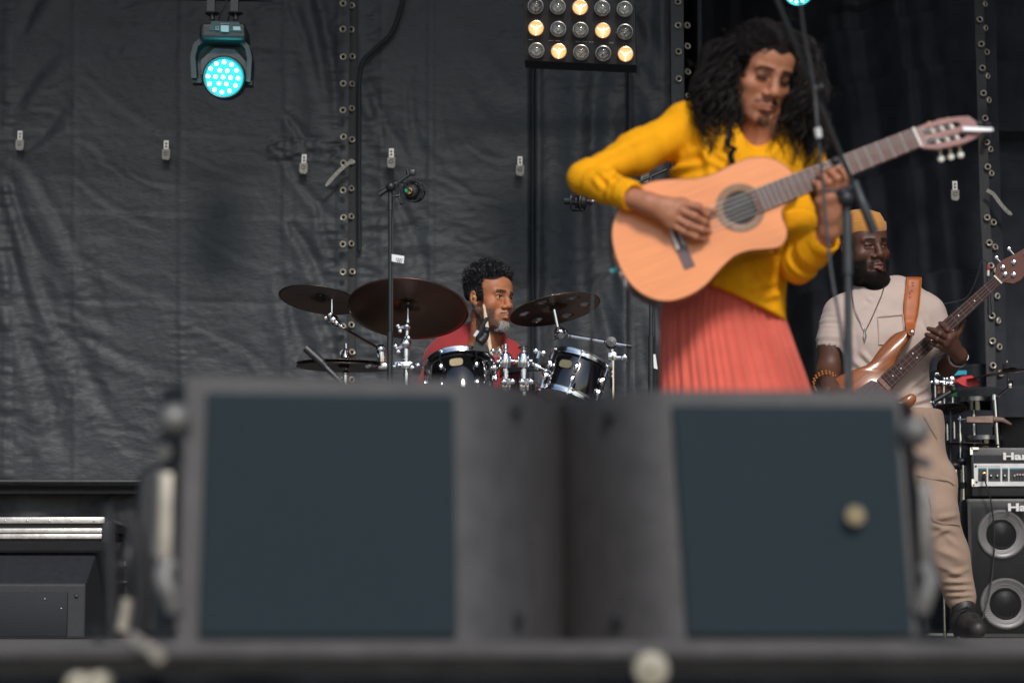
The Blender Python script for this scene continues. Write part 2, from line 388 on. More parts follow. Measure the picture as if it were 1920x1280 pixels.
def fnB(px, py, X, Z):
    g = (np.exp(-((px-700)/20)**2))*.006*vnoise(py/6.5, px/30., 5)
    vert = smoothstep(985, 1030, px)*(.018*np.sin(px/13.0+.6*np.sin(py/170.)+1.3*vnoise(px/60., py/300., 6)))*(.5+.5*smoothstep(-100, 700, py))
    dark = -.03*np.exp(-((px-998)/5.)**2)-.015*np.exp(-((px-1181)/4)**2)
    return crinkle(X, Z, 23)+folds(px, py, FB)+seams(px, [(676, 6, .003), (716, 6, .003), (806, 5, .003), (818, 5, .003), (1010, 7, .004), (1243, 8, .004)])+g+vert+dark
def XZ(px, py, y=YT): p = P(px, py, y); return p.x, p.z
ta = thing('tarpaulin', 'grey-black wrinkled tarpaulin at the left with the teal lamp in front', 'tarpaulin', P(300, 905, YT))
xa0, zt = XZ(-90, -160); xa1, zr = XZ(649, 907)
sheet('sheet', xa0, xa1, zr, zt, YT, fnA, M_tarp, ta)
tb = thing('tarpaulin', 'grey-black tarpaulin in the middle, behind the drummer and the lamp panel', 'tarpaulin', P(960, 1180, YT))
xb0, _ = XZ(668, 500); xb1, _ = XZ(1262, 500)
sheet('sheet', xb0, xb1, .02, zt, YT+.01, fnB, M_tarp, tb)
b = MB(); xe0, _ = XZ(630, 500); b.box(((xe0+xb0)/2, YT+.05, zt/2), (xb0-xe0+.02, .01, zt)); b.build('hem', M_tarpd, tb)  # recessed edge of the sheet: its shade is put into a darker vinyl
b = MB(); b.tube(catmull([P(674, 470, YT-.02), P(673, 250, YT-.02), P(676, 130, YT-.03), P(700, 95, YT-.03), P(738, 55, YT-.03), P(765, -40, YT-.03)], 8), .011, 8); b.build('edge_rope', M_tarpd, tb)
b = MB(); b.tube([P(999, -100, YT+.01), P(999, 700, YT+.01)], .006, 8); b.build('seam_cord', M_tarpd, tb)
b = MB(); b.tube([P(1181, 120, YT-.03), P(1180, 330, YT-.0), P(1180, 1150, YT-.0)], .006, 8); b.build('seam_cord', M_tarp, tb)
# right hem strip of the middle tarpaulin
b = MB()
for i in range(14):
    z0 = zt*i/14; z1 = zt*(i+1)/14
    xs = [XZ(1259, 300)[0], XZ(1283, 300)[0]]
    b.hexa([Vector((xs[0], YT-.03, z1)), Vector((xs[1], YT-.035, z1)), Vector((xs[1], YT-.035, z0)), Vector((xs[0], YT-.03, z0)), Vector((xs[0], YT+.01, z1)), Vector((xs[1], YT+.01, z1)), Vector((xs[1], YT+.01, z0)), Vector((xs[0], YT+.01, z0))])
b.build('hem', M_tarp, tb)
# ---- black drapes at the right
FD = [(1728, -80, 1756, 230, 9.5, .20), (1756, 230, 1796, 760, 9.5, .20), (1775, -80, 1803, 230, 12, .20), (1803, 230, 1850, 760, 12, .20), (1612, -80, 1655, 260, 17, .13), (1655, 260, 1719, 760, 17, .13), (1597, 120, 1640, 420, 10, .09),
      (1545, 380, 1560, 800, 16, .12), (1330, -80, 1345, 260, 14, .09), (1395, -80, 1400, 160, 12, .08), (1885, -80, 1905, 700, 8, .06), (1925, -80, 1950, 800, 14, .1), (1500, -60, 1520, 600, 12, .06)]
def yD(X): return 14.4-np.clip(X-1.0, 0, 1.2)*1.95
def fnD(px, py, X, Z):
    px = 960+FPX*X/(yD(X)*1.0)/math.cos(PITCH)/1.0
    m = np.zeros_like(px)
    for (x1, y1, x2, y2, wd, a) in FD:
        t = (py-y1)/(y2-y1); c = x1+(x2-x1)*t; inr = (t >= 0)*(t < 1)
        m = np.maximum(m, np.clip(a*8, 0, 1)*inr*smoothstep(wd*1.5, wd*.7, np.abs(px-c)))
    sl = 1.85*(1-m)*(1-smoothstep(2.25, 2.4, X))-.0*m; off = np.cumsum(sl, 1)*(X[0, 1]-X[0, 0])
    return off+.012*np.sin(px/15.+.8*vnoise(px/90., py/400., 31))+.004*ridge(X*9, Z*1.5, 2, 5)+.002*fbm(X*30, Z*12, 2, 3)
dr = thing('drape', 'black stage drape with long vertical folds behind the bassist', 'drape', (1.8, 12.6, 0))
sheet('cloth', .98, 4.75, .02, zt*1.2, 14.4, fnD, M_drape, dr, .013)
b = MB(); b.box((.95, 13.2, zt*.6), (.02, 2.5, zt*1.2)); b.build('return_panel', M_drape, dr, False)
tc_ = thing('tarpaulin_strip', 'dark tarpaulin edge strip with two rows of eyelets at the far right', 'tarpaulin', P(1855, 1180, YT-.05))
b = MB()
ys = [-160, 0, 100, 200, 300, 400, 500, 600, 700, 900, 1180]; cx = lambda y: 1836+y*.0275+(3 if y > 430 else 0)
for i in range(len(ys)-1):
    for (o0, o1, mi, dy) in ((-9, 9, 0, 0), (9, 30, 1, .03)):
        b.m = mi; y0, y1 = ys[i], ys[i+1]; Yd = YT-.05+dy
        b.hexa([P(cx(y0)+o0, y0, Yd), P(cx(y0)+o1, y0, Yd+.01), P(cx(y1)+o1, y1, Yd+.01), P(cx(y1)+o0, y1, Yd), P(cx(y0)+o0, y0, Yd+.02), P(cx(y0)+o1, y0, Yd+.03), P(cx(y1)+o1, y1, Yd+.03), P(cx(y1)+o0, y1, Yd+.02)])
b.build('hem', [mat('strip_vinyl', (.045, .046, .05), .5, 0, .2, 9, .4, 40), M_drape], tc_, smooth=False)
# ---- eyelets
def mk_eye(p, parent, r=.0168):
    b = MB(); b.lathe([(r*.55, .002), (r*.62, .005), (r*.8, .006), (r, .002), (r*1.02, -.001)], (0, 0, 0), (0, -1, 0), 18, caps=False)
    b.m = 1; b.lathe([(r*.56, .001), (0, .001)], (0, 0, 0), (0, -1, 0), 14)
    o = b.build('eyelet', [M_eye, M_void]); o.parent = parent; o.location = Vector(p)-OFF[parent]; return o
e0 = None
def eyelet(px, py, y, parent, tilt=0):
    global e0
    p = P(px, py, y)
    if e0 is None: e0 = mk_eye(p, parent); return
    c = e0.copy(); COL.objects.link(c); c.parent = parent; c.location = p-OFF[parent]; c.rotation_euler = (random.uniform(-.15, .15), 0, tilt+random.uniform(-.2, .2))
yl = [7, 55, 107, 157, 207, 257, 306, 357, 408, 458, 510, 561, 612, 662, 713, 764, 815, 866]
for i, y in enumerate(yl): eyelet(643.5+random.uniform(-.8, .8), y, YT-.085, ta)
for i, y in enumerate([10, 55, 107, 158, 203, 260, 303, 355, 407, 457, 508, 560, 610, 661, 712]): eyelet(659.5+random.uniform(-1, 1.5), y+random.uniform(-2, 2), YT+.035, tb, .5)
for i, y in enumerate([4, 48, 97, 148, 198, 248]): eyelet(1271+i*.6, y, YT-.045, tb)
for i, y in enumerate([-6, 48, 87, 135, 180]): eyelet(1288+i*.6, y, YT+.0, tb, .6)
for x, y in [(1837, 37), (1840, 83), (1842, 128), (1844, 175), (1847, 222), (1850, 267), (1852, 313), (1851, 408), (1855, 455), (1858, 498), (1860, 592), (1861, 639), (1862, 685), (1864, 735), (1866, 783)]: eyelet(x, y, YT-.062, tc_)
for x, y in [(1847, 8), (1848, 53), (1850, 98), (1852, 143), (1854, 188), (1857, 280), (1859, 325), (1863, 417), (1866, 463), (1868, 508), (1870, 555), (1872, 601), (1874, 650), (1876, 700)]: eyelet(x, y, YT-.03, tc_, .6)
# ---- rubber latches and strap ends
def latch(px, py, parent, y=YT-.075, rz=0, plate=True):
    o = P(px, py, y); Mr = Matrix.Rotation(rz, 3, 'Y')
    t = MB(); w_, h_ = .040, .058
    pl = [(-.5, .45), (.5, .45), (.5, -.3), (.3, -.5), (-.34, -.46), (-.5, -.3)]
    t.prism([(u*w_, v*h_) for u, v in pl], o + Mr @ Vector((0, -.012, -.028)), Mr @ Vector((1, 0, 0)), Mr @ Vector((0, 0, 1)), (0, .012, 0))
    lt = t.build('latch', M_clip, parent, False)
    b = MB(); b.box(o + Mr @ Vector((0, -.004, .012)), (.024, .010, .062), Mr)
    for dz in (.028, .012): b.sphere(o + Mr @ Vector((0, -.011, dz)), .006, 8)
    b.torus(o + Mr @ Vector((0, -.016, -.022)), .009, .002, (0, -1, 0), 12, 6)
    b.build('latch_plate', M_clipm, lt, False)
latch(38, 262, ta); latch(312, 280, ta); latch(570, 306, ta, rz=.05); latch(734, 295, tb, YT-.05); latch(975, 310, tb, YT-.05); latch(1209, 322, tb, YT-.05); latch(1790, 356, dr, YT+.05)
def strap(pts, parent, y):
    b = MB(); pp = catmull([P(x, yy, y) for x, yy in pts], 6); k = len(pp)
    for i in range(k-1):
        d = (pp[i+1]-pp[i]).normalized(); n = Vector((0, -1, 0)).cross(d)*(.009 if i < k-3 else .006)
        b.hexa([pp[i]+n+Vector((0, -.004, 0)), pp[i+1]+n+Vector((0, -.004, 0)), pp[i+1]-n+Vector((0, -.004, 0)), pp[i]-n+Vector((0, -.004, 0)), pp[i]+n, pp[i+1]+n, pp[i+1]-n, pp[i]-n])
    b.m = 1
    for i in range(4, k-3, 3): b.sphere(pp[i]+Vector((0, -.004, 0)), .0025, 6)
    b.build('strap', [M_clip, M_ink], parent, False)
strap([(663, 302), (650, 309), (636, 321), (622, 336), (611, 349)], ta, YT-.11)
strap([(1850, 357), (1862, 364), (1874, 380), (1886, 394), (1897, 403)], tc_, YT-.1)
# ---- bottom rail under the left tarpaulin and the skirt below it
rl = thing('stage_rail', 'black steel rail along the lower edge of the left tarpaulin', 'rail', P(100, 905, YT))
b = MB(); b.rod(P(-90, 902, YT-.06), P(660, 903, YT-.06), .011, 10); b.build('pipe', M_blackmetal, rl)
b = MB(); b.hexa([P(-90, 908, YT-.02), P(660, 908, YT-.02), P(660, 925, YT-.02), P(-90, 925, YT-.02), P(-90, 908, YT+.1), P(660, 908, YT+.1), P(660, 925, YT+.1), P(-90, 925, YT+.1)]); b.build('beam', M_void, rl, False)
lw = sheet('lower_tarpaulin', xa0, xa1, .02, XZ(0, 918)[1], YT+.12, lambda px, py, X, Z: crinkle(X, Z, 91, 1.4)+.02*np.sin(px/31.), mat('lower_tarpaulin', (.022, .024, .03), .5, 0, .15, 8, .4, 40), None)
setp(lw, 'dark crinkled tarpaulin hanging below the rail, above the flight case', 'tarpaulin')
# side wings that close the stage
b = MB(); b.box((-6.8, 10, 3.7), (.04, 9, 7.3)); setp(b.build('side_tarpaulin', M_tarpd), 'dark tarpaulin closing the left side of the stage, outside the picture', 'tarpaulin')
b = MB(); b.box((4.8, 10.2, 3.7), (.04, 9, 7.3)); setp(b.build('side_tarpaulin', M_drape), 'black drape closing the right side of the stage, outside the picture', 'drape')
b = MB(); b.box((0, 14.75, 3.7), (13.6, .04, 7.3)); setp(b.build('rear_tarpaulin', M_tarpd), 'dark tarpaulin closing the back of the stage behind the drape', 'tarpaulin')
# ---- stage front: lip and skirt
lp = thing('stage_edge', 'blurred stage front with grey lip and dark cloth skirt below the loudspeakers', 'stage', (0, 2.94, 0))
b = MB(); b.box((0, 2.96, .005), (14, .05, .018), bev=.003); b.build('lip', mat('lip_board', (.068, .064, .063), .7, 0, .3, 12, .2, 90), lp)
nx = 700; xs = np.linspace(-3, 3, nx); zz = np.linspace(-1.38, -.024, 12); X, Z = np.meshgrid(xs, zz)
Y = 2.94+.018*np.sin(X*38+2*vnoise(X*5, Z*0, 2))+.02*fbm(X*9, Z*3, 3, 6); i = np.arange(nx*12).reshape(12, nx)
npmesh('skirt', np.stack([X, Y, Z], -1).reshape(-1, 3), np.stack([i[:-1, :-1], i[:-1, 1:], i[1:, 1:], i[1:, :-1]], -1).reshape(-1, 4), mat('skirt_cloth', (.007, .008, .011), .9, 0, .3, 20, spec=.15), lp)
M_cream = mat('cream_paint', (.40, .36, .27), .5, 0., .15, 30)
def cap(px, py, r, y, lab):
    o = P(px, py, y); b = MB(); b.lathe([(r, 0), (r, .03), (r*.9, .038), (r*.25, .042), (r*.22, .03), (0, .03)], o+Vector((0, .02, 0)), (0, -1, 0), 24); b.m = 1
    b.lathe([(r*.215, .0305), (0, .0305)], o+Vector((0, .02, 0)), (0, -1, 0), 12)
    setp(b.build('pipe_cap', [M_cream, M_ink]), lab, 'cap')
cap(1220, 1254, .0205, 2.9, 'round cream pipe cap with a dark hole on the stage edge below the right loudspeaker')
cap(148, 1282, .0135, 2.9, 'left one of two cream pipe caps at the bottom left corner')
cap(186, 1280, .013, 2.9, 'right one of two cream pipe caps at the bottom left corner')
# ================================================================= foreground loudspeakers
M_cab = mat('loudspeaker_paint', (.072, .068, .068), .58, 0., .15, 25, .3, 300)
M_grille = mat('loudspeaker_grille', (.0150, .0265, .0330), .7, 0., .08, 500, .3, 900, spec=.2)
M_rig = mat('rigging_steel', (.16, .155, .145), .5, .3, .25, 30)
M_pin = mat('bare_aluminium', (.40, .36, .29), .5, .3, .15, 30)
def loudspeaker(side, lab):
    # front corners: outer, grille/flare bend, join;  (px, y_top, y_bot, depth)
    if side < 0: A = (352, 706, 1206, 3.30); Bq = (856, 712, 1206, 3.38); C = (1060, 760, 1206, 3.76)
    else: A = (1686, 733, 1212, 3.52); Bq = (1250, 731, 1206, 3.50); C = (1040, 759, 1206, 3.765)
    lean = lambda q, f: q[0] + (0 if side < 0 else ((22 if q is Bq else 13)*f if q is not C else 4*f)) + (10*f if (side < 0 and q is Bq) else 0)
    T = [P(lean(q, 0), q[1], q[3]) for q in (A, Bq, C)]; Bo = [P(lean(q, 1), 0, q[3]) for q in (A, Bq, C)]
    for p in Bo: p.z = .004
    root = thing('loudspeaker', lab, 'loudspeaker', ((T[0].x+T[2].x)/2, T[0].y+.2, 0), 'line array loudspeakers at the stage edge')
    back = Vector((0, .40, 0)); inn = (T[1]-T[0])*.12; b = MB()
    def flare(q0, q2, f):   # curved horn flank from the grille bend to the join
        d = q2-q0; return Vector((q0.x+d.x*f, q0.y+d.y*f**1.9, q0.z+d.z*f))
    fl = [0, .2, .4, .6, .8, 1]
    TT = [T[0]]+[flare(T[1], T[2], f) for f in fl]; BB = [Bo[0]]+[flare(Bo[1], Bo[2], f) for f in fl]; n7 = len(TT)
    tk, bk = [], []
    for q in range(n7):
        f = q/(n7-1); yb_ = max(TT[q].y+.06, T[0].y+.44); dx_ = inn*(1-f); tk.append(Vector((TT[q].x+dx_.x, yb_, T[0].z-.006))); bk.append(Vector((BB[q].x+dx_.x, yb_, .004)))
    vs = TT+BB+tk+bk; fs = []
    for q in range(n7-1): fs += [(q, q+1, n7+q+1, n7+q), (2*n7+q, 2*n7+q+1, q+1, q), (n7+q, n7+q+1, 3*n7+q+1, 3*n7+q), (2*n7+q, 3*n7+q, 3*n7+q+1, 2*n7+q+1)]
    fs += [(0, n7, 3*n7, 2*n7), (n7-1, 3*n7-1, 4*n7-1, 2*n7-1)]
    b.add(vs, fs); cab = b.build('cabinet', M_cab, root, True, 30)
    # grille: proud of the front between outer edge and bend
    n = (T[1]-T[0]).cross(Bo[0]-T[0]).normalized(); n = -n if n.y > 0 else n
    u0, u1 = (.07, .985) if side < 0 else (.03, .985); v0, v1 = (.062, .955)
    def fp(u, v): a = T[0].lerp(T[1], u); c = Bo[0].lerp(Bo[1], u); return a.lerp(c, v)
    q = [fp(u0, v0), fp(u1, v0), fp(u1, v1), fp(u0, v1)]
    b = MB(); b.hexa([p+n*.012 for p in q]+[p-n*.002 for p in q]); g = b.build('grille', M_grille, root, False)
    bv = g.modifiers.new('edge', 'BEVEL'); bv.width = .004; bv.segments = 2
    nf = (T[2]-T[1]).cross(Bo[1]-T[1]).normalized(); nf = -nf if nf.y > 0 else nf
    for v in (.085, .89):
        a = flare(T[1], T[2], .5); c = flare(Bo[1], Bo[2], .5); o = a.lerp(c, v)
        s = MB(); s.lathe([(.011, 0), (.011, .006), (.007, .010), (0, .010)], o, nf, 16); s.build('bolt', M_black, root)
    # outer side: flying hardware (plate, arm, pins)
    sd = (T[0]-T[1]).normalized(); fr = n
    def hp(du, dn, v): return T[0].lerp(Bo[0], v) + sd*du + fr*dn
    rig = MB()
    rig.hexa([hp(.004, .0, .03), hp(.030, -.06, .03), hp(.030, -.06, .97), hp(.004, .0, .97), hp(.004, -.20, .03), hp(.012, -.20, .03), hp(.012, -.20, .97), hp(.004, -.20, .97)])
    fr_o = rig.build('rigging_frame', M_blackmetal, root, False)
    k = MB(); k.sphere(hp(.016, .012, .16), .022, 16, (1, 1, 1.0)); k.rod(hp(.012, 0, .12), hp(.012, 0, .22), .014); k.build('rigging_knob', M_rig, fr_o)
    k = MB(); k.box(hp(.022, .004, .525), (.017, .010, .125), bev=.003); k.build('locking_bar', M_pin if side < 0 else M_rig, fr_o)
    k = MB(); k.tube(catmull([hp(.016, 0, .68), hp(.022, .006, .74), hp(.014, .01, .80), hp(.006, .004, .86)], 5), .013, 10); k.build('rigging_arm', M_rig, fr_o)
    k = MB(); k.rod(hp(.018, -.02, .26), hp(.030, .01, .29), .009); k.rod(hp(.03, -.02, .34), hp(.03, -.02, .66), .006); k.build('rigging_link', M_rig, fr_o)
    return root, fp, n
ls1, fp1, n1 = loudspeaker(-1, 'left blurred grey loudspeaker with dark grille and pale locking bar on its side')
ls2, fp2, n2 = loudspeaker(1, 'right blurred grey loudspeaker with dark grille and round gold badge')
b = MB(); o = P(1600, 967, 3.5); o = o+n2*.012
b.lathe([(.015, -.004), (.015, .003), (.0135, .005), (0, .005)], o, n2, 24); bd = b.build('badge', mat('dull_gold', (.20, .165, .10), .5, .3, .1), ls2)
b = MB(); 
for ang in (0, PI/2): b.box(o+n2*.0065, (.015, .003, .004), Matrix.Rotation(ang, 3, 'Y'))
b.build('emblem', mat('pale_gold', (.45, .34, .16), .45, .3, .1), bd, False)
# loose rigging clutter left of the loudspeakers
t = thing('rigging_pole', 'dark blurred upright stand with pale quick pins left of the loudspeakers', 'stand', P(222, 1192, 3.7))
b = MB(); b.rod(P(206, 950, 3.8), P(212, 1196, 3.8), .0085); b.build('pole', M_blackmetal, t)
b = MB(); b.tube(catmull([P(240, 960, 3.7), P(262, 1040, 3.7), P(268, 1130, 3.7), P(258, 1196, 3.7)], 5), .012, 8); b.build('hose', M_rubber, t)
b = MB(); b.rod(P(240, 1122, 3.55), P(230, 1182, 3.55), .009, 12); b.build('quick_pin', M_pin, t)
b = MB(); b.rod(P(248, 1196, 2.96), P(298, 1230, 2.88), .0075, 12); b.build('quick_pin', M_pin, t)
b = MB(); b.rod(P(198, 1222, 3.5), P(176, 1180, 3.6), .010, 12); b.build('foot', M_blackmetal, t)
t = thing('equipment_case', 'black equipment case in shadow just behind the left loudspeaker', 'case', P(280, 1190, 4.2))
b = MB(); c8 = [P(258, 880, 4.1), P(420, 830, 4.1), P(420, 1192, 4.1), P(232, 1192, 4.1)]
b.hexa(c8+[p+Vector((.05, .5, 0)) for p in c8]); o = b.build('body', M_black, t, False); o.modifiers.new('edge', 'BEVEL').width = .01
b = MB(); b.tube(catmull([P(250, 1000, 4.08), P(240, 1050, 4.06), P(245, 1110, 4.08)], 5), .01, 8); b.build('handle', M_rubber, t)
# right of the right loudspeaker: cables and clutter on the stage lip
for pts, lab in (([(1700, 1208, 3.3), (1735, 1196, 3.4), (1790, 1204, 3.3), (1850, 1216, 3.2), (1935, 1222, 3.2)], 'dark cable lying on the stage edge right of the loudspeakers'),):
    b = MB(); b.tube(catmull([P(*p) for p in pts], 8), .008, 8); setp(b.build('floor_cable', M_rubber), lab, 'cable')
t = thing('guitar_pedal', 'small dark pedal with metal edge on the floor beside the bassist shoe', 'pedal', P(1733, 1188, 8.8))
b = MB(); q = [P(1722, 1183, 8.8), P(1736, 1153, 8.9), P(1741, 1156, 8.9), P(1742, 1188, 8.8)]; b.hexa(q+[p+Vector((0, .1, 0)) for p in q]); b.build('body', M_black, t, False)
b = MB(); b.rod(P(1721, 1183, 8.79), P(1736, 1152, 8.89), .003, 6); b.build('treadle_edge', M_chrome, t)
# ================================================================= flight case and floor wedge at the left
M_alu = mat('scuffed_aluminium', (.60, .57, .53), .42, .7, .25, 25, .2, 80)
M_ply = mat('black_laminate', (.017, .018, .022), .45, 0., .15, 30, .25, 160)
fcY = 9.6; t = thing('flight_case', 'black flight case with scuffed aluminium edging at the left', 'case', P(60, 1194, fcY))
x0, x1 = P(-60, 1000, fcY).x, P(192, 1000, fcY).x; zt_ = P(0, 969, fcY).z
def zpx(py, y): return P(960, py, y).z
b = MB(); b.box(((x0+x1)/2, fcY+.31, zpx(1010, fcY)/2), (x1-x0-.01, .6, zpx(1010, fcY))); b.build('body', M_ply, t, False)
b = MB(); b.box(((x0+x1)/2, fcY+.31, (zpx(990, fcY)+zt_)/2-.003), (x1-x0-.01, .6, zt_-zpx(990, fcY)-.004)); b.build('lid', M_ply, t, False)
def strip(y0, y1, dx1=0, name='edging', nr=0):
    za, zb = zpx(y0, fcY), zpx(y1, fcY); b = MB(); b.box(((x0+x1+dx1)/2, fcY, (za+zb)/2), (x1-x0+dx1, .022, za-zb), bev=.003); o = b.build(name, M_alu, t)
    for q in range(nr):
        s = MB(); s.sphere(Vector((x0+.06+q*.088, fcY-.011, (za+zb)/2-.003)), .005, 10, (1, .5, 1)); s.build('rivet', M_steel, o)
    return o
strip(969, 981, .01, nr=6); strip(990, 999); strip(1000.5, 1010); strip(1182, 1194, -.03, nr=6)
b = MB(); b.box((x1-.004, fcY+.3, zt_-.006), (.022, .58, .012)); b.build('edging', M_alu, t, False)
hx = P(200, 1010, fcY).x; 
b = MB(); b.box((hx, fcY+.02, (zpx(975, fcY)+zpx(1042, fcY))/2), (.05, .05, zpx(975, fcY)-zpx(1042, fcY)), bev=.012); b.build('corner_latch', M_blackmetal, t)
t2 = thing('flight_case', 'dark flight case in shadow between the aluminium edged case and the loudspeaker', 'case', P(230, 1194, 10.2))
b = MB(); xx0, xx1 = P(200, 1000, 10.2).x, P(300, 1000, 10.2).x; b.box(((xx0+xx1)/2, 10.5, zpx(985, 10.2)/2), (xx1-xx0, .58, zpx(985, 10.2))); b.build('body', M_ply, t2, False)
b = MB(); b.box(((xx0+xx1)/2, 10.2, zpx(1056, 10.2)), (xx1-xx0, .02, .02)); b.box(((xx0+xx1)/2, 10.2, zpx(1090, 10.2)), (xx1-xx0, .02, .006)); b.build('edging', M_steel, t2, False)
wy = 9.1; t = thing('floor_monitor', 'charcoal wedge floor monitor standing in front of the flight case', 'floor monitor', P(60, 1196, wy))
M_wedge = mat('wedge_paint', (.022, .023, .028), .6, 0, .15, 40, .3, 250); M_wg = mat('wedge_grille', (.009, .011, .015), .7, 0, .15, 400, .3, 600)
b = MB(); wx = [P(-80, 1100, wy).x, P(161, 1100, wy).x]
prof = [(wy, .004), (wy, zpx(1094, wy)), (wy+.26, zpx(1022, wy+.2)), (wy+.42, zpx(1022, wy+.2)), (wy+.5, .004)]
b.add([(wx[0], y, z) for y, z in prof]+[(wx[1], y, z) for y, z in prof], [tuple(range(5)), tuple(range(5, 10))[::-1]]+[(i, (i+1) % 5, 5+(i+1) % 5, 5+i) for i in range(5)])
o = b.build('cabinet', M_wedge, t, False); m_ = o.modifiers.new('edge', 'BEVEL'); m_.width = .008; m_.segments = 2
b = MB(); za, zb = zpx(1110, wy), .012; xe = P(128, 1100, wy).x; b.box(((wx[0]+xe)/2, wy-.003, (za+zb)/2), (xe-wx[0], .012, za-zb), bev=.004); g = b.build('grille', M_wg, t)
for (a, c) in ((84, 1122), (115, 1140)):
    b = MB(); b.sphere(P(a, c, wy-.01), .004, 8); b.build('screw', M_steel, g)
b = MB(); b.sphere(P(143, 1117, wy-.002), .008, 10, (1, .5, 1)); b.build('screw', M_black, t)
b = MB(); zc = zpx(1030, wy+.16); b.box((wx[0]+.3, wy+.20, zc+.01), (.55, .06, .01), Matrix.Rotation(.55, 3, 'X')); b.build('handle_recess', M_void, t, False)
# ================================================================= lamps
M_led = emis('led_lens_lit', (.35, .95, 1.0), 9.0)
M_ledface = emis('led_face_lit', (.01, .36, .39), .5)
M_yoke = mat('lamp_grey', (.06, .066, .072), .5, 0., .15, 40, .15, 200)
def build_head():
    y = 11.0; s = S(y); t = thing('moving_head_lamp', 'hanging stage lamp with round face of lit teal leds, left', 'stage lamp', P(420, 60, y), 'teal moving head lamps')
    hang = t
    b = MB(); q = [P(374, 42, y-.1), P(460, 42, y-.1), P(462, 76, y-.1), P(373, 74, y-.1)]; b.hexa(q+[p+Vector((0, .2, 0)) for p in q]); o = b.build('base', M_black, t, False); m_ = o.modifiers.new('e', 'BEVEL'); m_.width = .02; m_.segments = 3
    b = MB(); q = [P(397, 40, y-.115), P(448, 42, y-.115), P(455, 60, y-.105), P(391, 57, y-.105)]; b.hexa(q+[p+Vector((0, .02, 0)) for p in q]); pnl = b.build('control_panel', M_yoke, o, False)
    b = MB(); q = [P(414, 48, y-.12), P(429, 48, y-.12), P(429, 60, y-.115), P(414, 59, y-.115)]; b.hexa(q+[p+Vector((0, .01, 0)) for p in q])
    for i in range(4): b.sphere(P(416+i*4, 45, y-.117), .003, 6)
    for i in range(6): b.sphere(P(405+(i % 2)*4, 50+(i//2)*3, y-.115), .0028, 6)
    b.hexa([P(437, 50, y-.115), P(450, 50, y-.112), P(451, 57, y-.108), P(437, 57, y-.112), P(437, 50, y-.1), P(450, 50, y-.1), P(451, 57, y-.1), P(437, 57, y-.1)])
    b.build('buttons_and_display', mat('panel_print', (.42, .42, .42), .5), o, False)
    for x in (396, 440):
        b = MB(); b.box(P(x, 10, y), (.036, .03, .10)); b.lathe([(0, 0), (.032, 0), (.034, .006), (0, .012)], P(x+2, 27, y-.05), (0, 0, 1), 18); b.rod(P(x+2, 38, y-.05), P(x+2, 24, y-.05), .012); b.build('clamp', M_black, t)
    # yoke
    b = MB(); b.m = 0
    prof = [(362, 152), (360, 110), (366, 88), (380, 76), (457, 78), (470, 92), (475, 115), (472, 160)]
    pts = [P(x, yy, y) for x, yy in prof]; inn = [(372, 152), (369, 112), (374, 93), (385, 84), (452, 86), (462, 97), (466, 116), (462, 158)]; ip = [P(x, yy, y) for x, yy in inn]
    for i in range(len(pts)-1):
        f4 = [pts[i], pts[i+1], ip[i+1], ip[i]]; b.hexa([p+Vector((0, -.06, 0)) for p in f4]+[p+Vector((0, .06, 0)) for p in f4])
    b.box(P(371, 154, y), (.045, .06, .022)); b.box(P(465, 158, y), (.045, .06, .022))
    b.build('yoke', M_black, t, False)
    b = MB(); poly = [(369, 150), (369, 112), (376, 92), (387, 84), (451, 86), (461, 97), (466, 118), (463, 155)]
    q = [P(x, yy, y+.03) for x, yy in poly]; b.add(q+[p+Vector((0, .03, 0)) for p in q], [tuple(range(8)), tuple(range(8, 16))[::-1]]+[(i, 8+i, 8+(i+1) % 8, (i+1) % 8) for i in range(8)]); b.build('yoke_cover', M_yoke, t, False)
    # lamp head
    c = P(420.5, 146, y-.06); fw = (P(420, 152, y-1)-P(420, 146, y)).normalized(); fw = Vector((0, -1, -.12)).normalized()
    b = MB(); poly = [(377, 140), (377, 113), (401, 91), (440, 93), (462, 117), (461, 150)]
    q = [P(x, yy, y-.02) for x, yy in poly]; b.add(q+[p+Vector((0, .06, 0)) for p in q], [tuple(range(6)), tuple(range(6, 12))[::-1]]+[(i, 6+i, 6+(i+1) % 6, (i+1) % 6) for i in range(6)]); b.build('head_shell', M_yoke, t, False)
    b = MB(); r = 41.5*s; b.lathe([(r*.8, -.13), (r*.95, -.10), (r, -.02), (r, .012), (r*.93, .02), (r*.87, .018), (r*.86, .002)], c, fw, 36, caps=False); hd = b.build('lamp_ring', M_black, t)
    b = MB(); b.lathe([(r*.86, .006), (r*.5, .009), (0, .010)], c, fw, 36); b.build('led_face', M_ledface, hd)
    pl_ = bpy.data.lights.new('led_glow', 'POINT'); pl_.energy = 2.2; pl_.color = (.05, .75, .85); pl_.shadow_soft_size = .08
    lo_ = bpy.data.objects.new('led_glow', pl_); COL.objects.link(lo_); lo_.parent = t; lo_.location = c+fw*.14-OFF[t]
    proto = None
    led = [(425, 768), (517, 750), (607, 780), (355, 830), (465, 850), (555, 857), (667, 852), (323, 920), (413, 926), (505, 932), (595, 940), (687, 945), (340, 1013), (455, 1008), (545, 1015), (655, 1033), (402, 1083), (490, 1113), (583, 1097)]
    for (lx, ly) in led:
        p = c + Vector(((340+lx/6.4-420.5)*s, 0, (146-ly/6.4)*s)); p.y += .12*(p.z-c.z) * -1; p = p + fw*.013
        if proto is None:
            b = MB(); b.lathe([(3.7*s, 0), (3.2*s, .005), (0, .008)], p, fw, 14); proto = b.build('led', M_led, hd); p0 = p
        else:
            q = proto.copy(); COL.objects.link(q); q.parent = hd; q.location = p-p0
    b = MB(); 
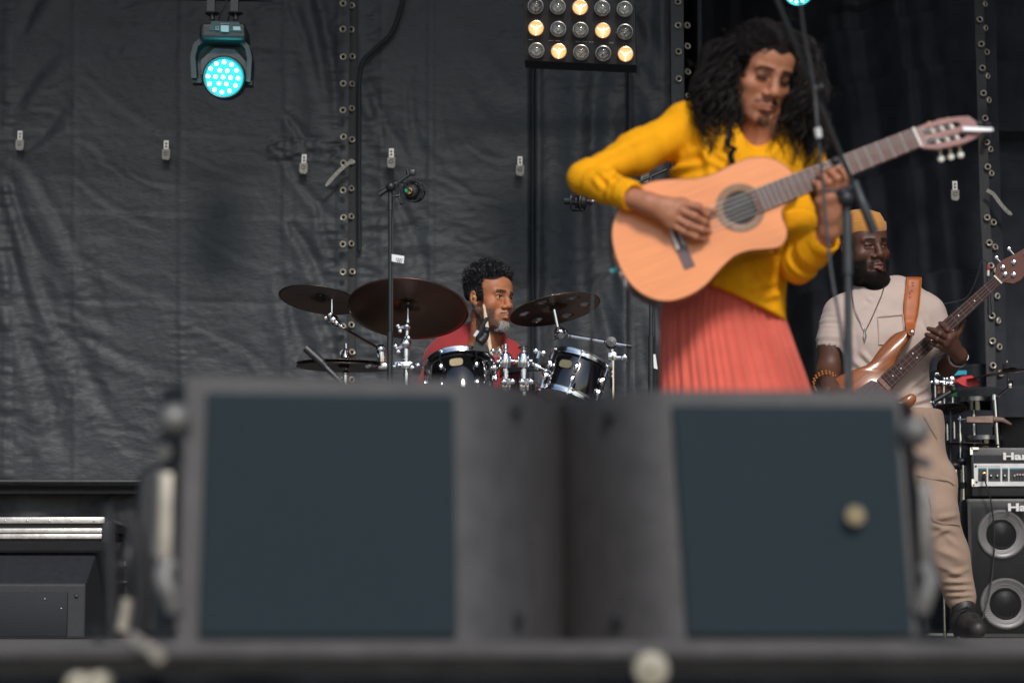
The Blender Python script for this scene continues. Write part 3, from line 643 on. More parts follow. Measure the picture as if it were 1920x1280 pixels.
    for xx in (424, 441): b.tube(catmull([P(xx-6, -30, y+.03), P(xx, 5, y), P(xx-10, 25, y), P(xx-14, 44, y+.02)], 5), .004, 6)
    b.build('power_cable', M_rubber, t)
    return t
hd1 = build_head()
hd2 = copy_to(hd1, None); hd2.location = Vector(hd1.location) + (P(1490, -16, 10.6)-P(420, 140, 11.0)); hd2['label'] = 'teal led stage lamp cut off by the top edge above the guitarist'
hd2.scale = (.74, .74, .74); hd2.location = P(1490, -16, 10.6) + Vector((0, 0, (hd1.location.z-P(420, 146, 11).z)*.74))
b = MB(); b.rod(P(-200, -12, 11.05), P(512, -1, 11.05), .013, 12); bar = b.build('lighting_bar', M_blackmetal); setp(bar, 'black pipe at the top edge that the left teal lamp hangs from', 'pipe')
b = MB(); b.rod(P(900, -150, 10.9), P(2100, -150, 10.9), .025, 12); setp(b.build('lighting_bar', M_blackmetal), 'black pipe above the picture that carries the lamp panel', 'pipe')
# ---- lamp panel (blinder)
yb = 10.7; t = thing('lamp_panel', 'black panel of round bulbs, some glowing warm, hanging over the drummer', 'stage lamp', P(1088, 0, yb))
def bp(u, v, out=0.0):   # u column 0..4, v row (0 = topmost row seen whole)
    px = 1004+41.6*u+.9*v; py = 14+41.5*v+1.45*u+.35*v*u*.4; return P(px, py, yb+.03*v) + Vector((0, -out, -.1*out))
b = MB(); q = [bp(-.42, -2.6), bp(4.48, -2.6), bp(4.48, 2.42), bp(-.42, 2.42)]; b.hexa(q+[p+Vector((.012, .16, .0)) for p in q]); pan = b.build('housing', mat('panel_black', (.02, .021, .025), .45, 0., .15, 30, .2, 120), t, False)
b = MB(); q = [bp(-.52, 2.42, -.01), bp(4.52, 2.42, -.01), bp(4.52, 2.62, -.10), bp(-.52, 2.62, -.10)]; b.hexa(q+[p+Vector((0, .05, .02)) for p in q]); b.build('bottom_flange', M_black, t, False)
b = MB(); q = [bp(-.53, -2.6), bp(-.43, -2.6), bp(-.43, 2.4), bp(-.53, 2.4)]; b.hexa(q+[p+Vector((0, .1, 0)) for p in q]); b.build('side_flange', M_black, t, False)
M_scr = mat('scratched_edge', (.4, .38, .33), .6, .3, .4, 90)
for v0 in (.98, 1.47):
    b = MB(); 
    for a in np.linspace(-.35, 4.2, 16):
        if random.random() < .6: b.hexa([bp(a, v0, .003), bp(a+.2, v0, .003), bp(a+.2, v0+.025, .003), bp(a, v0+.025, .003), bp(a, v0, -.002), bp(a+.2, v0, -.002), bp(a+.2, v0+.025, -.002), bp(a, v0+.025, -.002)])
    b.build('scratched_seam', M_scr, pan, False)
M_refl = mat('lamp_reflector', (.32, .31, .295), .3, .35, .3, 50, .6, 90)
M_reflit = emis('lit_reflector', (1.0, .43, .15), .62); M_fil = emis('lit_bulb', (1.0, .78, .5), 3.2)
M_bulb = mat('bulb_glass_grey', (.30, .29, .28), .1, .3, .2, 50, coat=.6)
M_glass = bpy.data.materials.new('lens_glass'); M_glass.use_nodes = True; gt_ = M_glass.node_tree; gt_.nodes.remove(gt_.nodes['Principled BSDF'])
g1, g2, g3, g4 = (gt_.nodes.new(q) for q in ('ShaderNodeBsdfTransparent', 'ShaderNodeBsdfGlossy', 'ShaderNodeMixShader', 'ShaderNodeFresnel'))
g2.inputs['Roughness'].default_value = .04; g4.inputs['IOR'].default_value = 1.6
for a_, b_ in ((g4.outputs[0], g3.inputs[0]), (g1.outputs[0], g3.inputs[1]), (g2.outputs[0], g3.inputs[2]), (g3.outputs[0], gt_.nodes['Material Output'].inputs[0])): gt_.links.new(a_, b_)
nrm = Vector((0, -1, -.10)).normalized(); rl_ = 15.6*S(yb)
def lamp(lit):
    o = Vector((0, 0, 0)); b = MB(); b.lathe([(rl_, .003), (rl_*.96, .012), (rl_*.88, .013), (rl_*.87, .004)], o, nrm, 24, caps=False); ring = b.build('lamp', mat('lamp_rim_'+('lit' if lit else 'off'), (.8, .62, .42) if lit else (.36, .35, .33), .3, .7, .1))
    b = MB()
    for i in range(12):
        a0, a1 = 2*PI*i/12, 2*PI*(i+1)/12; M = frame(nrm)
        pr = [(rl_*.9, .006), (rl_*.62, -.006), (rl_*.3, -.016), (.002, -.020)]
        vs = [M @ Vector((r*math.cos(a), r*math.sin(a), z + (.0022*((i+j) % 3)))) for (r, z) in pr for j, a in enumerate((a0, a1))]
        b.add(vs, [(0, 1, 3, 2), (2, 3, 5, 4), (4, 5, 7, 6)])
    r_ = b.build('reflector', M_reflit if lit else M_refl, None, False); r_.parent = ring
    b = MB(); b.sphere(nrm*-.004, rl_*.22, 10); 
    for k in range(3):
        a = 2*PI*k/3+.5; M = frame(nrm); b.rod(nrm*-.004, M @ Vector((rl_*.85*math.cos(a), rl_*.85*math.sin(a), .004)), .0016, 6)
    f_ = b.build('bulb', M_fil if lit else M_bulb); f_.parent = ring
    b = MB(); b.lathe([(rl_*.9, .008), (rl_*.6, .016), (rl_*.3, .020), (0, .0215)], o, nrm, 20); gl = b.build('glass', M_glass); gl.parent = ring
    return ring
LIT = {(0, 2), (1, 0), (1, 3), (2, 1), (2, 4), (-1, 1), (-2, 3)}; protos = {}
for v in (-2, -1, 0, 1, 2):
    for u in range(5):
        lit = (v, u) in LIT
        if lit not in protos: o = lamp(lit); protos[lit] = o
        else: o = copy_to(protos[lit], None)
        o.parent = pan; o.location = bp(u, v, .024)-OFF[pan]; o.rotation_euler = (random.uniform(-.08, .08), 0, 0)
b = MB(); b.rod(P(1003, -160, 10.9), bp(0, -2.6), .01); b.rod(P(1170, -160, 10.9), bp(4, -2.6), .01); b.build('hanger', M_blackmetal, t)
# ================================================================= drum kit
M_bronze = mat('bronze', (.27, .17, .13), .26, 1., .12, 5)
M_dbronze = mat('dark_bronze', (.14, .095, .08), .30, 1., .15, 5)
for m in (M_bronze, M_dbronze):
    t_ = m.node_tree; tg = t_.nodes.new('ShaderNodeTangent'); tg.direction_type = 'RADIAL'; tg.axis = 'Z'
    bb = t_.nodes['Principled BSDF']; bb.inputs['Anisotropic'].default_value = .75; t_.links.new(tg.outputs[0], bb.inputs['Tangent'])
    wv = t_.nodes.new('ShaderNodeTexWave'); wv.wave_type = 'RINGS'; wv.rings_direction = 'Z'; wv.inputs['Scale'].default_value = 90; wv.inputs['Distortion'].default_value = .6
    tc2 = t_.nodes.new('ShaderNodeTexCoord'); t_.links.new(tc2.outputs['Object'], wv.inputs[0])
    bu = t_.nodes.new('ShaderNodeBump'); bu.inputs['Strength'].default_value = .12; bu.inputs['Distance'].default_value = .001; t_.links.new(wv.outputs[1], bu.inputs['Height']); t_.links.new(bu.outputs[0], bb.inputs['Normal'])
M_gloss = mat('black_lacquer', (.006, .006, .007), .08, 0., .1, 20, coat=1., crough=.03)
M_felt = mat('black_felt', (.02, .02, .02), .95, 0., .3, 90)
def cymbal(parent, px, py, y, rad, tilt, roll, m, holes=0, name='cymbal', bell=.17, mats2=None):
    prof = [(.006, rad*.115), (rad*bell*.55, rad*.105), (rad*bell, rad*.06), (rad*bell*1.12, rad*.052), (rad*.55, rad*.03), (rad*.8, rad*.012), (rad, 0)]
    n = 96; b = MB(); k = len(prof)
    sub = []
    for i in range(k-1):
        st = 6 if holes else 3
        for j in range(st): f = j/st; sub.append((prof[i][0]*(1-f)+prof[i+1][0]*f, prof[i][1]*(1-f)+prof[i+1][1]*f))
    sub.append(prof[-1]); k = len(sub)
    vs = [Vector((r*math.cos(2*PI*j/n), r*math.sin(2*PI*j/n), z)) for r, z in sub for j in range(n)]
    hr = rad*.115; hc = [(rad*.66*math.cos(2*PI*h/max(holes, 1)+.35), rad*.66*math.sin(2*PI*h/max(holes, 1)+.35)) for h in range(holes)]
    fs = []
    for i in range(k-1):
        for j in range(n):
            ids = (i*n+j, i*n+(j+1) % n, (i+1)*n+(j+1) % n, (i+1)*n+j)
            c = sum((vs[q] for q in ids), Vector())/4
            if any(math.hypot(c.x-hx, c.y-hy) < hr for hx, hy in hc): continue
            fs.append(ids)
    for hx, hy in hc:   # pull the ragged rim vertices onto the hole circle
        used = {}
        for f in fs:
            for q in range(4):
                e = (min(f[q], f[(q+1) % 4]), max(f[q], f[(q+1) % 4])); used[e] = used.get(e, 0)+1
        bd = {v for e, c in used.items() if c == 1 for v in e}
        for v in bd:
            d = math.hypot(vs[v].x-hx, vs[v].y-hy)
            if d < hr*1.5 and d > 1e-6: f = hr/d; vs[v] = Vector((hx+(vs[v].x-hx)*f, hy+(vs[v].y-hy)*f, vs[v].z))
    b.add(vs, fs); o = b.build(name, m, None, True, 60); sl = o.modifiers.new('thick', 'SOLIDIFY'); sl.thickness = .0022
    nrm_ = Vector((math.sin(roll), math.sin(tilt)*math.cos(roll), math.cos(tilt)*math.cos(roll)))
    q = nrm_.to_track_quat('Z', 'Y'); o.rotation_euler = q.to_euler(); o.parent = parent; o.location = P(px, py, y)-OFF[parent]
    OFF[o] = Vector()
    f = MB(); f.lathe([(.006, -.012), (.019, -.012), (.021, -.002), (.008, .004)], (0, 0, rad*.06), (0, 0, 1), 14); f.lathe([(.006, .014), (.014, .014), (.012, .022), (.003, .03)], (0, 0, rad*.09), (0, 0, 1), 12)
    fo = f.build('felt', M_felt); fo.parent = o
    return o, nrm_, q
def wing(b, p, d=(1, 0, 0), s=1.0):
    M = frame(d); b.rod(Vector(p), Vector(p)+Vector(d)*.022*s, .007*s, 10)
    for sg in (-1, 1): b.sphere(Vector(p)+Vector(d)*.02*s+M @ Vector((sg*.012*s, 0, 0)), .009*s, 8, (1, .5, 1))
    return b
# crash in the middle
yk = 9.0
t = thing('cymbal_stand', 'chrome stand with the large bronze crash cymbal in front of the drummer', 'cymbal', P(762, 1190, yk), 'cymbals of the drum kit')
cy, nn, qq = cymbal(t, 765, 579, yk, 115*S(yk), R(22.5), R(3), M_bronze, bell=.24)
c_ = bpy.data.curves.new('logo', 'FONT'); c_.body = 'Zildjian'; c_.size = .052; c_.shear = .35; c_.extrude = .0004; lo = bpy.data.objects.new('tmp', c_); COL.objects.link(lo)
bpy.context.view_layer.update(); me = bpy.data.meshes.new_from_object(lo.evaluated_get(bpy.context.evaluated_depsgraph_get())); bpy.data.objects.remove(lo)
lg = link('printed_logo', me, M_ink); lg.parent = cy; lg.rotation_euler = (PI, 0, R(-62)); lg.location = (.118, -.03, .020)
lg.rotation_euler = (PI+.10, -.0, R(-125)); 
b = MB(); b.rod(P(765, 578, yk), P(765, 604, yk-.01), .005); b.rod(P(765, 600, yk-.01), P(762, 645, yk-.01), .008); b.sphere(P(763, 612, yk-.015), .016, 12); wing(b, P(757, 612, yk-.02), (-1, 0, -.4), .9)
b.rod(P(762, 632, yk-.01), P(762, 668, yk-.01), .013); b.sphere(P(761, 644, yk-.02), .021, 14, (1, .7, 1)); b.sphere(P(766, 634, yk-.02), .012, 10); wing(b, P(754, 649, yk-.02), (-1, 0, -.5)); b.build('tilter', M_chrome, t)
b = MB(); b.rod(P(762, 668, yk-.01), P(763, 745, yk-.01), .0105); b.rod(P(763, 700, yk-.01), P(764, 1190, yk), .014); b.build('tube', M_chrome, t)
b = MB(); b.box(P(757, 685, yk-.02), (.070, .035, .026), Matrix.Rotation(.03, 3, 'Y'), bev=.005); b.sphere(P(748, 685, yk-.045), .012, 12); wing(b, P(771, 684, yk-.03), (.6, -.5, -.3), 1.2); cl = b.build('multi_clamp', M_chrome, t)
for a in range(3):
    ang = 2*PI*a/3+.5; g = MB(); g.tube([P(764, 1070, yk), P(764, 1130, yk)+Vector((.16*math.cos(ang), .16*math.sin(ang), 0)), Vector((P(764, 1190, yk).x+.3*math.cos(ang), yk+.3*math.sin(ang), .012))], .009, 8); g.build('leg', M_chrome, t)
# ride on a boom to the left
t = thing('cymbal_stand', 'bronze cymbal at the far left of the kit on a chrome boom arm', 'cymbal', P(625, 600, yk+.1), 'cymbals of the drum kit')
yr = yk+.15; cymbal(t, 600, 562, yr, 79*S(yr), R(12), R(7), M_dbronze, bell=.25)
b = MB(); b.rod(P(623, 541, yr), P(622, 600, yr), .0045); b.sphere(P(625, 600, yr-.02), .021, 12); b.sphere(P(631, 606, yr-.02), .015, 10); b.sphere(P(640, 612, yr-.02), .011, 10); wing(b, P(620, 596, yr-.03), (-.5, -.4, .3)); b.build('tilter', M_chrome, t)
b = MB(); b.rod(P(642, 614, yr-.02), P(712, 654, yk-.02), .0052); b.build('boom_arm', mat('copper_chrome', (.6, .42, .34), .2, 1.), t)
b = MB(); b.sphere(P(714, 655, yk-.02), .020, 12); b.tube([P(714, 650, yk-.02), P(717, 672, yk-.02), P(716, 692, yk-.02)], [.016, .0165, .013], 12); b.box(P(718, 687, yk-.03), (.034, .03, .022), bev=.004); wing(b, P(706, 684, yk-.03), (-1, -.3, 0), 1.4); b.build('boom_clamp', M_chrome, t)
b = MB(); b.rod(P(730, 688, yk-.03), P(748, 686, yk-.03), .010); b.build('clamp_bar', M_chrome, t)
# hi-hat
yh = yk+.05; t = thing('hi_hat', 'nearly flat dark hi-hat cymbals low at the left of the kit', 'cymbal', P(648, 1190, yh), 'cymbals of the drum kit')
cymbal(t, 645, 682, yh, 90*S(yh), R(-.3), R(1), M_dbronze, bell=.2, name='top_cymbal'); o, _, q_ = cymbal(t, 645, 688, yh, 90*S(yh), R(-.3), R(1), M_dbronze, bell=.2, name='bottom_cymbal')
b = MB(); b.rod(P(649, 644, yh), P(648, 1190, yh), .0045); b.rod(P(648, 700, yh), P(648, 1185, yh), .011); b.lathe([(.006, 0), (.018, .004), (.010, .03), (.004, .04)], P(648, 672, yh), (0, 0, 1), 12); b.sphere(P(648, 700, yh), .013, 10); b.build('stand', M_chrome, t)
b = MB(); b.rod(P(628, 1188, yh), P(668, 1188, yh), .008); b.build('foot', M_chrome, t)
# holed cymbal on the right
ye = 8.9; t = thing('cymbal_stand', 'holed bronze effect cymbal on a chrome boom right of the drummer', 'cymbal', P(1150, 1190, ye), 'cymbals of the drum kit')
cymbal(t, 1040, 580, ye, 88*S(ye), R(11), R(-11), M_bronze, holes=6, bell=.24)
b = MB(); b.rod(P(1036, 552, ye), P(1038, 572, ye), .004); b.rod(P(1038, 575, ye), P(1046, 614, ye), .0075); b.sphere(P(1050, 624, ye-.02), .024, 14); b.rod(P(1040, 622, ye), P(1052, 628, ye-.05), .012); b.sphere(P(1058, 622, ye-.02), .013, 10); b.build('tilter', M_chrome, t)
b = MB(); q = [P(1034, 610, ye-.02), P(1045, 615, ye-.02), P(1050, 633, ye-.02), P(1037, 637, ye-.02)]; b.hexa(q+[p+Vector((0, .02, 0)) for p in q]); b.build('wing_bolt', M_black, t, False)
b = MB(); b.rod(P(1066, 629, ye-.01), P(1182, 649, ye-.06), .0075); b.m = 1
for f in (.02, .36, .58, .74): a = P(1066, 629, ye-.01).lerp(P(1182, 649, ye-.06), f); d = (P(1182, 649, ye-.06)-P(1066, 629, ye-.01)).normalized(); b.rod(a, a+d*.005, .0079)
b.rod(P(1174, 647.5, ye-.06), P(1184, 649.3, ye-.06), .0082); b.build('boom_arm', [M_chrome, M_black], t)
b = MB(); b.lathe([(0, -.022), (.019, -.02), (.021, 0), (.019, .02), (0, .022)], P(1146, 643, ye-.05), (0, -1, .15), 16); b.build('boom_ratchet', M_black, t)
b = MB(); b.box(P(1148, 668, ye-.03), (.034, .03, .032), bev=.006); wing(b, P(1156, 671, ye-.03), (1, -.1, 0), 1.5); b.rod(P(1148, 655, ye-.03), P(1150, 690, ye-.03), .009); b.rod(P(1149, 680, ye-.03), P(1152, 1190, ye), .0105); b.build('tube', M_chrome, t)
for a in range(3):
    ang = 2*PI*a/3+.2; g = MB(); g.tube([P(1152, 1070, ye), Vector((P(1152, 1190, ye).x+.28*math.cos(ang), ye+.28*math.sin(ang), .012))], .009, 8); g.build('leg', M_chrome, t)
# toms
M_badge = mat('badge_gold', (.36, .30, .17), .35, .7, .12, 120)
def tom(px, py, y, rpx, tilt, roll, lng, lab, badge_ang, lug0):
    r = rpx*S(y); n = Vector((math.sin(roll), math.sin(tilt)*math.cos(roll), math.cos(tilt)*math.cos(roll))); o = P(px, py, y)
    t = thing('tom_drum', lab, 'drum', o, 'black tom drums'); M = frame(n, (1, 0, 0))
    b = MB(); b.lathe([(r*.94, -.006), (r*.955, -.01), (r*.955, -lng+.01), (r*.94, -lng+.006)], o, n, 56, caps=False); b.build('shell', M_gloss, t)
    for z in (-.018, -lng-.004):
        b = MB(); b.lathe([(r*1.0, 0), (r*1.045, 0), (r*1.05, .004), (r*1.01, .007), (r*1.01, .018), (r*1.03, .022), (r*1.0, .024)], o+n*z, n, 56, caps=False); b.build('hoop', M_chrome, t)
    b = MB(); b.lathe([(r*.99, .001), (0, .001)], o, n, 40); b.lathe([(r*.99, -.001), (0, -.001)], o-n*lng, n, 40); b.build('drum_head', mat('coated_drum_head', (.6, .6, .58), .5), t)
    for k in range(6):
        a = lug0+2*PI*k/6; d = M @ Vector((math.cos(a), math.sin(a), 0))
        for z0, sg in ((-.012, -1), (-lng+.0, 1)):
            b = MB(); zc = z0+sg*.045; b.rod(o+d*r*1.03+n*z0, o+d*r*1.04+n*zc, .0028, 8); b.sphere(o+d*r*1.02+n*(z0+sg*.052), .010, 10, (.9, .9, 2.0), M); b.sphere(o+d*r*1.04+n*(z0-sg*.008), .0055, 8); b.box(o+d*r*1.0+n*(z0+sg*.055), (.012, .012, .012), M); b.build('lug', M_chrome, t)
    d = M @ Vector((math.cos(badge_ang), math.sin(badge_ang), 0)); tang = n.cross(d).normalized()
    b = MB(); w_, h_ = .0245, .0155
    oval = [(w_*math.copysign(abs(math.cos(a))**.6, math.cos(a)), h_*math.copysign(abs(math.sin(a))**.6, math.sin(a))) for a in np.linspace(0, 2*PI, 24, endpoint=False)]
    b.prism(oval, o+d*(r*.962)-n*.062, tang, n, d*.004); bd = b.build('badge', M_badge, t, False)
    b = MB()
    for dz, ww in ((.004, .010), (-.004, .014)):
        b.box(o+d*(r*.967)-n*(.062-dz), (ww*2, .002, .003), Matrix((tang, d, n)).transposed())
    b.build('badge_print', M_ink, bd, False)
    return t, o, n, r, M
tom(862, 683, 8.85, 65, R(24), R(-3), .19, 'left black rack tom with chrome hoop below the crash cymbal', R(-96), R(-62))
tom(1090, 678, 8.85, 59, R(13), R(19), .165, 'right black rack tom tilted beneath the holed cymbal', R(-112), R(-90))
# posts that carry the toms
def post(px, ytop, lab, disc):
    y = 8.8; t = thing('tom_post', lab, 'drum hardware', P(px, 745, y), 'chrome tom posts')
    b = MB(); b.rod(P(px, ytop+20, y), P(px+1, 745, y), .0105); b.build('tube', M_chrome, t)
    b = MB(); b.lathe([(.012, -.03), (.022, -.026), (.0245, -.012), (.0245, .012), (.022, .022), (.011, .03)], P(px-.5, 676, y), (0, 0, 1), 18); b.rod(P(px-16, 678, y), P(px+16, 677, y), .010); b.build('ratchet', M_chrome, t)
    b = MB(); b.box(P(px+1, 722, y), (.034, .036, .046), bev=.005); wing(b, P(px+2, 714, y-.02), (.2, -1, -.2), 1.3); b.build('bracket', M_chrome, t)
    b = MB(); b.rod(P(px, ytop, y), P(px, 668, y), .008)
    if disc: b.lathe([(0, .006), (.020, .004), (.025, 0), (.012, -.006), (.006, -.01)], P(px, ytop+3, y), (0, 0, 1), 18)
    else: b.sphere(P(px, ytop+8, y), .010, 10)
    b.build('top_bolt', M_chrome, t); return t
p1 = post(948, 645, 'left chrome tom post with a plain bolt on top', False); p2 = post(982, 649, 'right chrome tom post with a round wing disc on top', True)
b = MB(); b.rod(P(938, 684, 8.82), P(918, 694, 8.86), .013); b.sphere(P(926, 690, 8.82), .020, 10); wing(b, P(930, 668, 8.8), (0, -.2, 1), 1.0); b.build('tom_arm', M_chrome, p1)
b = MB(); b.rod(P(990, 680, 8.8), P(1022, 692, 8.84), .011); b.rod(P(1004, 686, 8.8), P(1012, 690, 8.8), .016); b.sphere(P(1024, 697, 8.82), .018, 10); wing(b, P(1008, 672, 8.8), (.3, 0, 1), 1.2); b.build('tom_arm', M_chrome, p2)
# bass drum behind the loudspeakers carries the posts
t = thing('bass_drum', 'black bass drum hidden behind the blurred loudspeakers', 'drum', P(965, 1190, 8.95))
b = MB(); bc = Vector((P(965, 900, 8.9).x, 8.7, .285)); b.lathe([(.26, 0), (.275, .0), (.275, .38), (.26, .38)], bc, (0, 1, 0), 48); b.build('shell', M_gloss, t)
b = MB(); b.lathe([(.272, -.02), (.285, -.02), (.285, .02), (.272, .02)], bc, (0, 1, 0), 48); b.build('hoop', M_gloss, t)
b = MB(); b.lathe([(.27, -.004), (0, -.004)], bc, (0, 1, 0), 40); b.build('drum_head', M_black, t)
t = thing('floor_tom', 'dark low drum between the right tom post and the right tom', 'drum', P(1010, 1190, 9.25))
b = MB(); o = P(1012, 692, 9.35); b.lathe([(.15, 0), (.15, -.35)], o, (0, .05, 1), 40); b.build('shell', mat('wine_lacquer', (.05, .012, .012), .15, coat=.8), t)
b = MB(); b.lathe([(.15, .0), (.157, .0), (.157, -.03), (.15, -.03)], o, (0, .05, 1), 40); b.build('hoop', M_blackmetal, t)
b = MB()
# microphone clipped to the left tom
y = 8.7; t = thing('drum_microphone', 'black clip-on microphone on the rim of the left tom', 'microphone', P(905, 650, y))
b = MB(); b.tube(catmull([P(916, 594, y), P(906, 608, y), P(899, 628, y), P(898, 645, y)], 6), [.003]*2+[.008]*5+[.013]*12, 10); b.build('arm', M_black, t)
b = MB(); b.tube(catmull([P(900, 640, y-.02), P(908, 632, y-.02), P(912, 620, y-.02)], 5), [.018, .018, .017, .017, .016, .016, .015, .015, .014, .013, .01], 12); b.sphere(P(913, 619, y-.03), .012, 10); b.build('microphone', M_black, t)
b = MB(); q = [P(889, 640, y-.02), P(914, 646, y-.02), P(916, 660, y-.02), P(886, 656, y-.02)]; b.hexa(q+[p+Vector((0, .05, 0)) for p in q]); b.build('clip', M_black, t, False)
b = MB(); b.box(P(893, 625, y-.035), (.010, .004, .024), Matrix.Rotation(.6, 3, 'Y')); b.build('maker_plate', mat('plate_print', (.7, .68, .72), .4), t, False)
b = MB(); b.tube(catmull([P(914, 650, y), P(919, 672, y), P(917, 700, y), P(915, 745, y)], 6), .0035, 6); b.build('cable', M_rubber, t)
# stick
b = MB(); b.tube([P(906.5, 571, 9.2), P(907.5, 575, 9.19), P(908.5, 579, 9.18), P(911, 597, 9.14), P(921, 668, 9.0), P(924, 700, 8.95)], [.003, .0055, .0048, .0075, .008, .008], 10)
setp(b.build('drumstick', mat('maple_stick', (.74, .58, .42), .5, 0, .1, 30)), 'pale wooden drumstick held upright in front of the drummer', 'drumstick')
b = MB(); b.rod(P(577, 656, 8.2), P(640, 716, 8.2), .010, 10); b.m = 1; b.rod(P(573, 652, 8.2), P(604, 680, 8.2), .014, 10); b.rod(P(604, 680, 8.2), P(611, 687, 8.2), .012)
b.rod(P(640, 716, 8.2), Vector((P(700, 1190, 8.2).x, 8.3, .02)), .012)
setp(b.build('boom_tube', [M_blackmetal, M_black]), 'black slanted end of a microphone boom crossing the hi-hat', 'microphone stand')
# ================================================================= microphone stands
y = 8.6; t = thing('microphone_stand', 'tall thin black stand with boom and round shock mount left of the drummer', 'microphone stand', Vector((P(731, 1190, y).x, y, 0)))
b = MB(); b.rod(P(732, 388, y), P(731.5, 640, y), .0072); b.build('upper_tube', mat('satin_black_tube', (.03, .032, .036), .25, .3), t)
b = MB(); b.rod(P(731.5, 622, y), P(731, 660, y), .0115); b.rod(P(731, 655, y), Vector((P(731, 1000, y).x, y, .02)), .0095); b.build('lower_tube', M_blackmetal, t); b = MB(); b.rod(P(732, 384, y), P(732, 394, y), .0095); b.build('collar', M_blackmetal, t)
b = MB(); b.rod(P(711, 365, y), P(776, 322, y), .0058); b.m = 0; b.rod(P(711, 365, y), P(726, 355, y), .0095); b.rod(P(726, 355, y), P(745, 343, y), .0125); b.build('boom', M_black, t)
b = MB(); b.rod(P(732, 352, y), P(732, 386, y), .009); b.sphere(P(733, 350, y-.012), .018, 12); b.rod(P(736, 368, y), P(750, 367, y), .006); b.rod(P(749, 360, y), P(749, 374, y), .0055); b.sphere(P(753, 381, y), .007, 8); b.rod(P(750, 368, y), P(753, 381, y), .004); b.build('swivel', M_black, t)
b = MB(); b.box(P(773, 324, y), (.022, .02, .022), bev=.004); b.rod(P(764, 318, y), P(766, 330, y), .007); b.build('boom_tip', M_black, t)
for a in range(3):
    ang = 2*PI*a/3+.9; g = MB(); g.tube([Vector((P(731, 1000, y).x, y, .14)), Vector((P(731, 1000, y).x+.3*math.cos(ang), y+.3*math.sin(ang), .012))], .008, 8); g.build('leg', M_blackmetal, t)
def shock(parent, px, py, y, ax, rr):
    n = Vector(ax).normalized(); o = P(px, py, y); M = frame(n)
    b = MB(); b.torus(o+n*.018, rr, .0035, n, 28, 6); b.torus(o-n*.018, rr*.98, .0035, n, 28, 6); 
    for k in range(8): a = 2*PI*k/8; d = M @ Vector((math.cos(a), math.sin(a), 0)); b.rod(o+d*rr+n*.02, o+d*rr-n*.02, .003, 6); b.rod(o+d*rr+n*.018, o+M @ Vector((math.cos(a+.5), math.sin(a+.5), 0))*rr*.66-n*.01, .0018, 5)
    b.torus(o, rr*.70, .006, n, 24, 8); b.build('shock_mount', M_black, parent)
sm = thing('microphone', 'round shock mounted microphone with green tip on the left boom', 'microphone', P(775, 360, y))
shock(sm, 776, 359, y, (-.25, -1, -.12), .037)
ax_ = Vector((-.25, -1, -.12)).normalized()
b = MB(); o = P(773, 359, y); b.lathe([(0, -.05), (.022, -.05), (.026, -.03), (.026, .018), (.021, .024), (.012, .026), (.012, .034), (0, .034)], o, ax_, 20); b.build('body', M_black, sm)
b = MB(); b.lathe([(.0115, .0), (.0125, .004), (.0115, .008)], o+ax_*.035, ax_, 14); b.build('connector_ring', M_gold, sm)
b = MB(); b.lathe([(.008, 0), (.007, .016), (0, .018)], o+ax_*.038+Vector((-.006, 0, 0)), ax_, 12); b.build('green_tip', mat('green_plastic', (.02, .38, .18), .4), sm)
b = MB(); b.tube(catmull([P(771, 360, y-.05), P(764, 352, y-.06), P(755, 342, y-.02), P(742, 352, y-.01), P(737, 400, y), P(736, 480, y), P(735.5, 620, y), P(735, 745, y)], 8), .0032, 6); b.build('cable', M_rubber, sm)
b = MB(); q = [P(734.5, 476.5, y-.012), P(758, 480, y-.02), P(757, 494, y-.02), P(734.5, 490, y-.012)]; b.hexa(q+[p+Vector((0, .0008, 0)) for p in q]); tg = b.build('paper_tag', M_white, sm, False)
b = MB(); 
for (a, c, w_) in ((743, 485, 2), (746.5, 485.3, 1.6), (749.5, 485.8, 2), (753, 486.2, 1.6), (745, 489.5, 2), (748.5, 490, 2), (752, 490.5, 1.4)):
    q = [P(a, c-1.6, y-.0225), P(a+w_, c-1.4, y-.0225), P(a+w_*.8, c+1.4, y-.0225), P(a+.3, c+1.2, y-.0225)]; b.hexa(q+[p+Vector((0, .0006, 0)) for p in q])
b.build('handwriting', M_ink, tg, False)
y = 8.75; t = thing('microphone_stand', 'black stand half hidden behind the guitarist with a small white tag', 'microphone stand', Vector((P(1220, 1190, y).x, y, 0)))
b = MB(); b.rod(P(1220, 330, y), P(1221, 640, y), .0075); b.build('upper_tube', M_blackmetal, t)
b = MB(); b.rod(P(1221, 630, y), Vector((P(1221, 1190, y).x, y, .02)), .0115); b.build('lower_tube', M_blackmetal, t)
b = MB(); b.rod(P(1102, 384, y), P(1250, 318, y), .006); b.build('boom', M_black, t)
b = MB(); b.tube(catmull([P(1226, 560, y), P(1228, 640, y), P(1226, 745, y)], 6), .003, 6); b.build('cable', M_rubber, t)
b = MB(); q = [P(1225, 664, y-.012), P(1229, 664, y-.012), P(1233, 692, y-.012), P(1226, 690, y-.012)]; b.hexa(q+[p+Vector((0, .001, 0)) for p in q]); b.build('paper_tag', M_white, t, False)
for a in range(3):
    ang = 2*PI*a/3+.9; g = MB(); g.tube([Vector((P(1221, 1000, y).x, y, .14)), Vector((P(1221, 1000, y).x+.3*math.cos(ang), y+.3*math.sin(ang), .012))], .008, 8); g.build('leg', M_blackmetal, t)
m2 = thing('microphone', 'black microphone lying in a shock mount beside the guitarist elbow', 'microphone', P(1085, 377, y))
shock(m2, 1084, 378, y, (1, -.35, -.1), .035)
